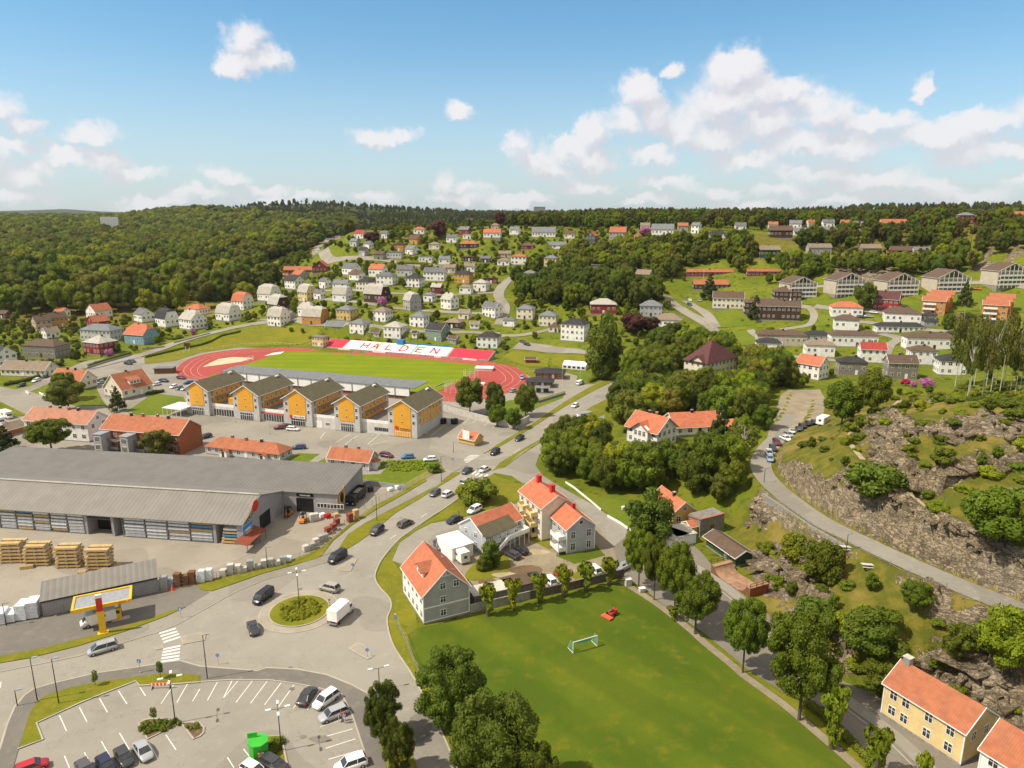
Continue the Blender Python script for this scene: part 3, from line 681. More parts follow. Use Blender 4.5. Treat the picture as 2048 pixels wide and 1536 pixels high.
ribbon('path',[(1243,1163),(1308,1204),(1371,1252),(1412,1288),(1464,1330),(1490,1353),(1566,1408),(1640,1470),(1720,1540),(1820,1640)],1.5,'gravel',0.040,sm=True)
flat_sheet('yard',[(784,1121),(799,1086),(833,1062),(862,1047),(900,1040),(935,1033),(1000,1012),(1080,1000),(1150,1003),(1194,1050),(1225,1095),(1262,1100),(1265,1125),(1225,1143),(1000,1205),(940,1185),(835,1145)],'gravel',0.014)
flat_sheet('driveway',[(784,1121),(799,1086),(833,1062),(862,1047),(916,1040),(950,1095),(900,1110),(840,1135)],'asphalt',0.020)
flat_sheet('playing_field',[(835,1256),(935,1237),(1000,1217),(1110,1192),(1242,1162),(1308,1206),(1371,1254),(1412,1290),(1490,1356),(1566,1411),(1640,1473),(1720,1543),(1900,1700),(1010,1700),(930,1520),(870,1400),(826,1310),(815,1270)],'field_grass',0.020)
flat_sheet('verge',[(985,948),(1002,955),(1040,969),(1088,978),(1060,990),(1000,1012),(935,1030),(862,1045),(833,1060),(799,1084),(784,1119),(805,1150),(830,1215),(835,1256),(815,1270),(826,1310),(870,1400),(935,1536),(1010,1700),(1000,1700),(917,1536),(882,1460),(852,1400),(822,1345),(787,1290),(776,1242),(784,1215),(780,1196),(759,1172),(753,1150),(768,1118),(803,1079),(863,1038),(903,1012),(963,967)],'verge',0.034)
flat_sheet('lawn',[(1112,1112),(1116,1104),(1192,1090),(1211,1111),(1149,1128)],'field_grass',0.03)
flat_sheet('lawn',[(1020,1060),(1080,1040),(1120,1078),(1100,1100),(1060,1080)],'verge',0.026)
flat_sheet('lawn',[(930,1150),(960,1120),(1010,1110),(1020,1140),(985,1158),(945,1162)],'verge',0.026,sm=True)
flat_sheet('lawn',[(1140,1150),(1165,1138),(1215,1128),(1222,1140),(1150,1160)],'verge',0.026)
flat_sheet('lawn',[(1178,1002),(1200,985),(1240,987),(1290,1012),(1300,1040),(1268,1060)],'lawn',0.02)
# raised verges and pavements of the left side
K = (0.28,'kerb_stone')
flat_sheet('verge',[(677,1101),(697,1070),(731,1047),(780,1021),(829,996),(877,969),(902,948),(919,945),(914,951),(877,974),(836,1000),(792,1026),(743,1066),(697,1097)],'verge',0.022,lift=0.11,sm=True)
flat_sheet('pavement',[(643,1113),(667,1083),(706,1051),(755,1019),(804,992),(853,963),(892,939),(925,918),(935,930),(902,947),(877,968),(829,995),(780,1020),(731,1046),(696,1069),(675,1101)],'asphalt',0.03,lift=0.06)
flat_sheet('verge',[(395,1168),(420,1160),(447,1155),(537,1137),(576,1123),(615,1109),(640,1098),(700,1048),(750,1012),(800,986),(850,957),(853,962),(804,991),(755,1018),(705,1050),(666,1082),(645,1110),(634,1118),(586,1131),(527,1147),(468,1168),(423,1183),(402,1180)],'verge',0.022,lift=0.14)
flat_sheet('pavement',[(-100,1362),(0,1343),(156,1312),(312,1265),(353,1249),(475,1181),(529,1159),(595,1141),(654,1124),(700,1091),(690,1094),(677,1102),(643,1114),(586,1132),(527,1148),(468,1170),(423,1186),(371,1216),(332,1234),(254,1263),(156,1294),(59,1318),(0,1328),(-100,1345)],'asphalt',0.03,lift=0.07)
ribbon('kerb',[(-100,1363),(0,1344),(156,1313),(312,1266),(353,1250),(475,1182),(529,1160),(595,1142),(654,1125),(700,1092),(740,1064),(800,1018),(850,986),(890,960),(925,938)],0.25,'kerb_stone',0.105)
ribbon('kerb',[(959,964),(900,1009),(860,1035),(800,1077),(765,1117),(750,1150),(757,1172),(778,1196),(782,1215),(774,1242),(786,1290),(821,1345),(851,1400),(881,1460),(916,1536),(1000,1690)],0.3,'kerb_stone',0.11,sm=True)
flat_sheet('verge',[(-100,1334),(0,1314),(98,1294),(195,1269),(293,1240),(361,1216),(371,1215),(332,1233),(254,1262),(156,1293),(59,1317),(0,1327),(-100,1344)],'verge',0.022,lift=0.13)
flat_sheet('footpath',[(361,1322),(400,1333),(515,1342),(533,1336),(595,1339),(654,1350),(703,1370),(750,1395),(730,1402),(748,1456),(771,1528),(790,1600),(745,1600),(732,1536),(728,1501),(705,1432),(683,1389),(644,1378),(595,1368),(537,1360),(459,1360),(400,1364),(400,1351),(332,1347),(195,1365),(137,1377),(88,1394),(72,1408),(60,1427),(47,1467),(37,1500),(20,1560),(-30,1560),(0,1497),(14,1450),(29,1415),(49,1391),(68,1378),(109,1366),(195,1346),(273,1335),(332,1325)],'asphalt_dark',0.03,lift=0.06)
ribbon('kerb',[(-10,1520),(0,1497),(14,1450),(29,1415),(49,1391),(68,1378),(109,1366),(195,1346),(273,1335),(332,1325),(361,1322),(400,1333),(515,1342),(533,1336),(595,1339),(654,1350),(703,1370),(750,1395)],0.3,'kerb_stone',0.10)
ribbon('kerb',[(400,1364),(459,1360),(537,1360),(595,1368),(644,1378),(683,1389),(705,1432),(728,1501),(732,1536),(745,1600)],0.25,'kerb_stone',0.10)
flat_sheet('verge',[(400,1351),(332,1347),(195,1365),(137,1377),(88,1394),(72,1408),(60,1427),(47,1467),(39,1497),(86,1479),(73,1446),(166,1403),(271,1362),(279,1371),(336,1369),(400,1364)],'verge',0.022,lift=0.13)
ribbon('kerb',[(35,1499),(86,1480),(73,1447),(166,1404),(271,1363),(279,1372),(336,1370),(400,1365)],0.28,'kerb_stone',0.165)
flat_sheet('planting_bed',[(277,1448),(288,1441),(301,1438),(332,1439),(361,1446),(295,1479)],'soil',0.02,lift=0.13,kerb=K)
flat_sheet('planting_bed',[(364,1449),(380,1445),(400,1447),(408,1456),(407,1466),(400,1473),(387,1479)],'soil',0.02,lift=0.13,kerb=K)
flat_sheet('planting_bed',[(531,1474),(562,1472),(574,1528),(560,1534),(537,1500)],'verge',0.02,lift=0.13,kerb=K)
flat_sheet('verge',[(731,1408),(755,1397),(790,1432),(812,1480),(836,1540),(900,1690),(830,1690),(773,1530),(750,1456)],'verge',0.022,lift=0.13)
# roundabout
rc = P(599,1222)
def disc(name,c,r,m,z,lift=0.0,kerb=None,n=48): return flat_sheet(name,[(c.x+r*math.cos(6.2832*i/n),c.y+r*math.sin(6.2832*i/n)) for i in range(n)],m,z,lift=lift,kerb=kerb,world=True)
RB = abs(P(657,1222).x-P(541,1222).x)/2
disc('roundabout_apron',rc,RB*1.33,'paving',0.03,0.05,(0.22,'kerb_stone'))
disc('roundabout_island',rc,RB,'verge',0.09,0.12,(0.25,'kerb_stone'))
# traffic islands
for q in ([(697,1298),(715,1287),(728,1291),(743,1316),(735,1319),(712,1306)],[(672,1139),(705,1119),(714,1118),(700,1143),(680,1142)],[(361,1276),(400,1266),(411,1270),(409,1281),(366,1289)],[(309,1297),(324,1291),(328,1297),(312,1300)]):
 flat_sheet('traffic_island',q,'paving',0.03,lift=0.1,kerb=(0.22,'kerb_stone'))
# timber yard, gas station apron
flat_sheet('timber_yard',[(-100,1010),(480,1050),(560,985),(650,1000),(720,960),(812,975),(700,1048),(640,1098),(537,1136),(395,1168),(330,1180),(-100,1260)],'yard',0.016)
flat_sheet('forecourt',[(-100,1262),(330,1182),(395,1170),(420,1185),(371,1215),(293,1240),(98,1294),(-100,1334)],'asphalt_dark',0.018)
# weeds and lawns among the cottages
flat_sheet('weeds',[(718,950),(760,948),(787,922),(862,918),(882,924),(872,937),(812,968),(720,968)],'lawn',0.03)
flat_sheet('weeds',[(880,928),(892,941),(850,957),(806,980),(806,969),(862,937)],'dry_grass',0.032)
flat_sheet('lawn',[(552,934),(596,906),(640,908),(620,922),(592,935)],'lawn',0.02);flat_sheet('lawn',[(618,934),(650,916),(655,934)],'lawn',0.02)
flat_sheet('lawn',[(252,824),(307,786),(367,794),(374,810),(337,829),(280,832)],'lawn',0.03)
flat_sheet('lawn',[(983,944),(1000,925),(1050,895),(1100,868),(1180,815),(1262,772),(1262,790),(1200,827),(1150,858),(1094,874),(1040,907),(1010,932)],'verge',0.03)
flat_sheet('verge',[(966,908),(1010,880),(1060,851),(1130,803),(1180,774),(1262,737),(1262,746),(1195,778),(1130,813),(1060,858),(1000,893)],'verge',0.022,lift=0.1)
flat_sheet('lawn',[(960,838),(985,812),(1020,800),(1070,800),(1130,782),(1126,796),(1075,816),(1045,829),(1000,845)],'lawn',0.03)
flat_sheet('lawn',[(1032,733),(1078,745),(1066,757),(1046,745)],'verge',0.03)
flat_sheet('lawn',[(1128,744),(1262,746),(1230,750),(1190,768),(1150,770),(1155,752)],'lawn',0.028)
# stadium
TR_O = [(352,740),(362,728),(378,718),(400,711),(421,706),(476,699),(554,695),(593,695),(700,701),(860,713),(962,722),(1016,729),(1038,739),(1053,751),(1058,761),(1050,770),(1030,781),(990,793),(940,803),(880,802),(700,790),(560,775),(427,763),(380,757),(358,751)]
flat_sheet('running_track',TR_O,'track_red',0.034,sm=True)
flat_sheet('stadium_pitch',[(569,702),(640,704),(760,712),(870,721),(957,730),(954,741),(930,755),(897,772),(868,788),(700,776),(560,763),(440,751),(480,732),(525,718)],'stadium_grass',0.046)
flat_sheet('pitch_corner',[(412,756),(428,748),(445,752),(440,760)],'stadium_grass',0.046)
flat_sheet('sand_pit',[(405,734),(420,726),(437,718),(466,714),(486,715),(507,716),(480,724),(437,730)],'sand',0.048)
flat_sheet('sand_pit',[(528,712),(545,706),(569,703),(560,708)],'line_paint',0.050)
TRW = [P(x,y).xy for x,y in TR_O];tc_ = P(700,745).xy
for k_ in (0.955,0.915,0.875):
 w_ = [tc_+(p-tc_)*k_ for p in TRW];w_ = [Vector(p) for p in catmull([tuple(v) for v in w_],5)]
 ribbon('lane_line',w_+[w_[0]],0.09,'line_paint',0.042,world=True,closed=True)
# road markings
def bars(name,L,Rr,wd=0.55,z=0.045):
 me = MB()
 for a,b in zip(L,Rr):
  a = P(*a).xy;b = P(*b).xy;d = (b-a).normalized();n = Vector((-d.y,d.x))*wd/2
  me.poly([(q.x,q.y,z) for q in (a-n,b-n,b+n,a+n)],[(0,1,2,3)])
 return tag(me.build(name,M['line_paint']),kind='structure')
bars('crossing_stripes',[(319,1267),(321,1273),(324,1279),(327,1285)],[(352,1257),(355,1263),(358,1268),(361,1274)])
bars('crossing_stripes',[(326,1299),(325,1305),(324,1311),(323,1317),(322,1324)],[(361,1292),(360,1298),(360,1305),(359,1312),(359,1318)])
bars('crossing_stripes',[(939-3.7*i,911+2.6*i) for i in range(8)],[(959-4.4*i,912+2.6*i) for i in range(8)],0.5)
bars('crossing_stripes',[(944,949),(951,951),(958,953),(966,955)],[(953,942),(960,944),(969,947),(976,949)],0.6)
PL = [((2,1364),(0,1376)),((435,1364),(415,1401)),((464,1362),(445,1399)),((476,1362),(445,1399)),((505,1362),(472,1405)),((534,1363),(501,1407)),((562,1366),(529,1410)),((588,1370),(557,1414)),((595,1407),(586,1417)),((640,1378),(615,1420)),
 ((693,1436),(640,1454)),((705,1458),(652,1473)),((711,1478),(651,1497)),((718,1501),(657,1519)),((487,1498),(515,1534)),((455,1515),(468,1536)),((119,1431),(133,1462)),((159,1415),(174,1444)),((199,1397),(215,1425)),((237,1382),(254,1408)),((280,1375),(291,1392)),
 ((347,1370),(322,1408)),((375,1368),(354,1405)),((400,1378),(385,1403)),((332,1470),(352,1500)),((239,1466),(262,1505)),((203,1483),(228,1528)),((169,1505),(185,1536)),((129,1512),(139,1536)),((297,1485),(316,1518))]
for a,b in PL: bars('parking_line',[a],[b],0.14,0.03)
for a,b in [((700,868),(672,885)),((716,871),(690,888)),((760,868),(735,889)),((775,882),(740,890)),((650,864),(640,878)),((985,838),(968,852)),((960,834),(945,846)),((1000,842),(985,856)),((920,838),(905,850)),((940,836),(925,848)),((880,845),(852,868)),((890,850),(862,872))]: bars('parking_line',[a],[b],0.14,0.03)
for i in range(7):
 a = P(780+62*i,1072-40.5*i);ribbon('lane_line',[(780+62*i,1078-43*i),(792+62*i,1070-43*i)],0.15,'line_paint',0.045)
# tar bands on the lower street
flat_sheet('verge',[(1700,1512),(1690,1500),(1600,1425),(1540,1378),(1530,1372),(1560,1385),(1610,1408),(1680,1467),(1757,1540),(1800,1590),(1770,1590)],'verge',0.036)
# streets on the slopes
drape_sheet('parking_ground',[(1562,790),(1580,780),(1640,779),(1652,800),(1645,838),(1620,850),(1585,862),(1556,882),(1542,905),(1528,905),(1538,860)],'gravel',0.10)
RW = [(p[0],p[1]) for p in ROAD[1:]]
ribbon('hillside_road',[(q[0],q[1]) for q in RD[1:]],5.6,'asphalt',0.12,world=True,drape=True,sm=True)
for pt_,w_ in zip(PATHS,(1.2,.8)): ribbon('hill_path',[tuple(P(*q).xy) for q in pt_],w_,'path_dirt',0.12,world=True,drape=True,sm=True)
for ln,wd in (([(1000,650),(1009,615),(997,592),(1003,575),(1014,563),(1030,553)],7),([(1333,592),(1339,600),(1359,617),(1399,640),(1429,662),(1441,690),(1460,705)],7),([(1369,602),(1390,614),(1414,630),(1432,655)],6),
   ([(670,470),(657,480),(642,490),(632,502),(652,514),(687,518),(787,523),(860,535)],9),([(1590,615),(1610,614),(1624,621),(1628,635),(1618,650),(1590,656),(1560,660)],4),([(1630,612),(1653,616),(1743,622),(1800,632)],5),
   ([(1600,575),(1646,573),(1751,577),(1853,567),(1961,565),(2060,572)],5),([(1760,668),(1796,677),(1780,690),(1773,705),(1765,725)],5),([(1700,642),(1760,648),(1850,660),(1960,672),(2060,680)],4),
   ([(172,738),(280,711),(350,687),(470,655),(560,641),(640,640)],7),([(520,640),(580,640),(640,650),(800,660),(1000,668)],3.5),([(640,600),(760,612),(900,625),(1000,628)],3.5),([(560,590),(700,580),(860,590),(1000,585)],3.5),
   ([(1000,672),(1060,668),(1120,650)],4),([(1500,660),(1530,690),(1520,715)],4),([(1420,710),(1500,708),(1600,715),(1700,725)],4)):
 ribbon('lane',ln,wd,'asphalt',0.25,drape=True,sm=True)
drape_sheet('street',[(1024,698),(1040,684),(1060,686),(1174,702),(1230,712),(1230,718),(1174,709),(1100,706)],'asphalt',0.15)
drape_sheet('lane',[(172,737),(60,772),(100,752),(172,722),(283,708),(283,716)],'asphalt',0.12)
flat_sheet('street',[(-160,775),(0,773),(30,779),(60,773),(100,752),(112,760),(80,775),(60,783),(80,790),(108,801),(150,812),(210,812),(230,834),(62,834),(0,803),(-160,795)],'asphalt',0.028)
drape_sheet('verge',[(288,713),(375,694),(500,658),(600,650),(650,672),(642,688),(560,690),(476,695),(400,706),(350,722),(290,728)],'verge',0.12)
drape_sheet('lawn',[(1000,712),(1046,704),(1100,709),(1095,735),(1050,732),(1020,722)],'verge',0.12);drape_sheet('lawn',[(1104,709),(1174,711),(1180,718),(1235,742),(1180,742),(1128,738),(1104,730)],'verge',0.12)
for q in ([(1598,590),(1660,600),(1700,592),(1760,597),(1850,600),(1900,590),(1960,580),(2080,590),(2080,625),(1960,620),(1860,628),(1760,625),(1650,613),(1600,608)],[(1435,662),(1505,662),(1520,690),(1460,695)],[(1425,618),(1500,625),(1510,650),(1440,655)],[(1632,625),(1690,640),(1700,655),(1640,652)],[(1382,560),(1470,560),(1460,572),(1384,574)]):
 drape_sheet('lawn',q,'lawn',0.2)
# ------------------------------------------------------------------ windows, doors, roofs, houses
_WM = {}
def win_meshes(w,h,style,fr):
 k = (round(w,2),round(h,2),style,fr)
 if k in _WM: return _WM[k]
 f = MB();g = MB();t = 0.09 if w > 0.7 else 0.07
 f.box(-w/2-t,w/2+t,-0.07,0.03,-t,0,0);f.box(-w/2-t,w/2+t,-0.07,0.03,h,h+t,0)
 f.box(-w/2-t,-w/2,-0.07,0.03,0,h,0);f.box(w/2,w/2+t,-0.07,0.03,0,h,0)
 if 'c' in style: f.box(-0.04,0.04,-0.055,0.03,0,h,0)
 if 'b' in style: f.box(-w/2,w/2,-0.05,0.03,h*0.62-0.03,h*0.62+0.03,0)
 if 'v' in style:
  for i in range(1,4): f.box(-w/2+w*i/4-0.03,-w/2+w*i/4+0.03,-0.055,0.03,0,h,0)
 g.box(-w/2,w/2,-0.03,0.02,0,h,0)
 def mk(nm,mb,ms):
  me = D.meshes.new(nm);me.from_pydata(mb.v,[],mb.f)
  for m in ms: me.materials.append(m)
  me.polygons.foreach_set('material_index',mb.m);me.update();return me
 one = MB();one.v = f.v+g.v;one.f = f.f+[tuple(i+len(f.v) for i in q) for q in g.f];one.m = [0]*len(f.f)+[1]*len(g.f)
 r = (mk('window',f,[M[fr]]),mk('pane',g,[M['glass']]),mk('window',one,[M[fr],M['glass']]));_WM[k] = r;return r
def window(parent,x,y,z,rz,w=1.1,h=1.3,style='cb',fr='white_paint',detail=1,name='window'):
 a,b,c = win_meshes(w,h,style,fr)
 o = D.objects.new(name,a if detail > 1 else c);COL.objects.link(o);o.parent = parent;o.location = (x,y,z);o.rotation_euler = (0,0,rz)
 if detail > 1: p = D.objects.new('pane',b);COL.objects.link(p);p.parent = o
 return o
def facade(L,W,side,s):
 """plan position and rotation on facade S,N,E,W at offset s to the viewer's right"""
 return {'S': (s,-W/2,0),'E': (L/2,s,R(90)),'N': (-s,W/2,R(180)),'W': (-L/2,-s,R(-90))}[side]
def roof_polys(kind,L,W,h,p,o,oe):
 t = math.tan(R(p));X = L/2+oe;Y = W/2+o;ze = h-o*t;zr = h+W/2*t
 if kind == 'g': return [[(-X,-Y,ze),(X,-Y,ze),(X,0,zr),(-X,0,zr)],[(X,Y,ze),(-X,Y,ze),(-X,0,zr),(X,0,zr)]],[(-W/2,h),(W/2,h),(0,zr)],zr
 if kind == 'h':
  X = L/2+o;xr = max(0.05,(L-W)/2);s = [[(-X,-Y,ze),(X,-Y,ze),(xr,0,zr),(-xr,0,zr)],[(X,Y,ze),(-X,Y,ze),(-xr,0,zr),(xr,0,zr)],
   [(X,-Y,ze),(X,Y,ze),(xr,0,zr)],[(-X,Y,ze),(-X,-Y,ze),(-xr,0,zr)]]
  return s,None,zr
 if kind == 'j':
  f = 0.5;yk = W/2*(1-f);zk = h+W/2*f*t;xr = X-yk*0.9
  s = []
  for q in (1,-1):
   s.append([(-X*q,-Y*q,ze),(X*q,-Y*q,ze),(X*q,-yk*q,zk),(xr*q,0,zr),(-xr*q,0,zr),(-X*q,-yk*q,zk)])
   s.append([(X*q,-yk*q,zk),(X*q,yk*q,zk),(xr*q,0,zr)])
  return s,[(-W/2,h),(W/2,h),(yk,zk),(-yk,zk)],zr
 if kind == 'm':
  yk = W/2*0.62;zk = h+(W/2-yk)*math.tan(R(66));zr = zk+yk*math.tan(R(30));xr = X-yk*0.75;y0 = W/2+0.35;z0 = h-0.5;s = []
  for q in (1,-1):
   s.append([(-X*q,-y0*q,z0),(X*q,-y0*q,z0),(X*q,-yk*q,zk),(-X*q,-yk*q,zk)])
   s.append([(-X*q,-yk*q,zk),(X*q,-yk*q,zk),(xr*q,0,zr),(-xr*q,0,zr)])
   s.append([(X*q,-yk*q,zk),(X*q,yk*q,zk),(xr*q,0,zr)])
  return s,[(-W/2,h),(W/2,h),(yk,zk),(-yk,zk)],zr
 if kind == 's': return [[(-X,-Y,h),(X,-Y,h),(X,Y,h+W*t),(-X,Y,h+W*t)]],[(-W/2,h),(W/2,h),(W/2,h+W*t)],h+W*t
 if kind == 'f': return [[(-X,-Y,h+.12),(X,-Y,h+.12),(X,Y,h+.12),(-X,Y,h+.12)]],None,h
def roof_z(kind,W,h,p,y):
 t = math.tan(R(p));return h+(W/2-abs(y))*t
def house(x,y,z,L,W,h,yaw,roof='g',pitch=35,wall='white',rcol='dark',label=None,name='house',cat='house',group=None,floors=None,
          over=0.45,detail=1,chim=1,sides='SEWN',spacing=2.9,fr='white_paint',base=3.0,wins=True,door=True,wallmat=None,roofmat=None,gablewin=True,trim=True,foundc='stone_base'):
 rt = empty(name,(x,y,z),yaw);tag(rt,label,cat,group)
 sl,prof,zr = roof_polys(roof,L,W,h,pitch,over,over*0.8)
 wm = M[wallmat or 'wall_'+wall];rm = M[roofmat or 'roof_'+rcol]
 b = MB();b.box(-L/2,L/2,-W/2,W/2,0.35 if base else 0,h)
 if prof: b.extr([(a,q+0.001 if q == h else q-0.03) for a,q in prof],-L/2+0.002,L/2-0.002)
 b.build('wall',wm,rt)
 MB().box(-L/2-.03,L/2+.03,-W/2-.03,W/2+.03,-base,0.36).build('foundation',M[foundc],rt)
 r = MB()
 for s in sl: r.slab([(a,c,q+0.10) for a,c,q in s],0.13)
 ro = r.build('roof',rm,rt)
 if trim and detail > 0 and roof in 'gj':            # barge boards and gutters
  tb = MB();X = L/2+over*0.8
  for q in (-1,1):
   tb.box(-X,X,q*(W/2+over)-0.05 if q > 0 else -(W/2+over)-0.09,q*(W/2+over)+0.09 if q > 0 else -(W/2+over)+0.05,sl[0][0][2]-0.06,sl[0][0][2]+0.07)
  if roof == 'g':
   for e in (-1,1):
    for q in (-1,1):
     x0 = e*X;ys,ze,zt = q*(W/2+over),sl[0][0][2],zr
     vs = [(x0-.04,ys,ze-.16),(x0+.04,ys,ze-.16),(x0+.04,ys,ze+.13),(x0-.04,ys,ze+.13),(x0-.04,0,zt-.16),(x0+.04,0,zt-.16),(x0+.04,0,zt+.13),(x0-.04,0,zt+.13)]
     tb.poly(vs,[(0,1,2,3),(7,6,5,4),(0,4,5,1),(1,5,6,2),(2,6,7,3),(3,7,4,0)])
  tb.build('roof_trim',M[fr],ro)
 if trim and detail > 1:
  tc = MB()
  for qx in (-1,1):
   for qy in (-1,1): tc.box(qx*L/2-.09,qx*L/2+.09,qy*W/2-.09,qy*W/2+.09,0.34,h-0.05)
  tc.build('corner_boards',M[fr],rt)
 rnd = random.Random(int(x*13+y*7))
 for c in range(chim):
  cx = (c+1)/(chim+1)*L*0.8-L*0.4+rnd.uniform(-.5,.5) if chim > 1 else rnd.uniform(-L*.15,L*.15)
  cy = 0.25*rnd.choice((-1,1));cb = MB()
  cb.box(cx-.38,cx+.38,cy-.32,cy+.32,zr-1.2,zr+0.75,0);cb.box(cx-.45,cx+.45,cy-.39,cy+.39,zr+0.75,zr+0.88,1)
  cb.build('chimney',[M['brick' if rnd.random() < .45 else 'dark_metal'],M['concrete']],ro)
 fl = floors if floors is not None else max(1,int(round((h-0.4)/2.75)))
 if wins:
  fh = (h-0.4)/fl;ww = 1.15;wh = min(1.35,fh*0.5)
  for side in sides:
   ln = L if side in 'SN' else W;n = max(1,int(round((ln-1.0)/spacing)))
   dcol = (n//2) if (side == 'S' and door) else -1
   for k in range(fl):
    for i in range(n):
     s = (i+0.5)/n*ln-ln/2;px_,py_,rz = facade(L,W,side,s)
     if k == 0 and i == dcol:
      dm = MB();dm.box(-.55,.55,-.09,.02,0,2.1);dd = dm.build('door',M['wall_brown' if rnd.random() < .5 else 'white_paint'],rt);dd.location = (px_,py_,0.38);dd.rotation_euler = (0,0,rz);continue
     window(rt,px_,py_,0.4+fh*k+(fh-wh)*0.55,rz,ww*rnd.choice((1,1,1.25,.8)) if detail < 2 else ww,wh,'cb' if detail else 'c',fr,detail)
   if gablewin and side in 'EW' and roof in 'gjm' and zr-h > 2.0:
    px_,py_,rz = facade(L,W,side,0);window(rt,px_,py_,h+0.35,rz,1.0,1.1,'cb',fr,detail)
 return rt
def rect3(A,B,C_):
 """near corner, end of the ridge-side facade, end of the gable facade (world xy) -> centre, L, W, yaw"""
 A,B,C_ = (Vector((q[0],q[1])) for q in (A,B,C_))
 ex = (B-A).normalized();ey = Vector((-ex.y,ex.x))
 if (C_-A).dot(ey) < 0: ex = -ex;ey = -ey
 L = (B-A).length;Wd = abs((C_-A).dot(ey));c = (A+B)/2+ey*Wd/2
 return c.x,c.y,L,Wd,math.atan2(ex.y,ex.x)
def housepx(px,py,wpx,yaw,asp,st,roof,wall,rcol,label,name='house',cat='house',group='houses on the slopes',**kw):
 """house from the picture: foot of its front at (px, py), wpx wide in the picture"""
 g = G(px,py);dep = depth_at(g);m = wpx*dep/FPX
 va = math.atan2(g.x,g.y);ya = R(yaw);rel = ya+va
 over = kw.pop('over',0.4)
 L = (m-2*over*0.7)/(abs(math.cos(rel))+asp*abs(math.sin(rel)));Wd = L*asp
 hd = (L*abs(math.sin(rel))+Wd*abs(math.cos(rel)))/2*0.8
 vd = Vector((math.sin(va),math.cos(va)));c = g.xy+vd*hd
 h = 2.95*st+0.75;pxm = FPX/dep
 pitch = kw.pop('pitch',{'g': 38,'h': 28,'j': 44,'m': 30,'f': 0,'s': 8}[roof])
 det = 0 if pxm < 3.2 else 1
 sides = 'S'+('E' if rel < R(-2) else '')+('W' if rel > R(2) else '')
 if pxm > 4.5: sides = 'SEWN'
 o = house(c.x,c.y,g.z+0.15,L,Wd,h,ya,roof,pitch,wall,rcol,label,name,cat,group,floors=max(1,int(st)),over=over,detail=det,sides=sides,spacing=kw.pop('spacing',2.6),**kw)
 HOUSES.append((c.x,c.y,max(L,Wd)/2,label));return o
HOUSES = []
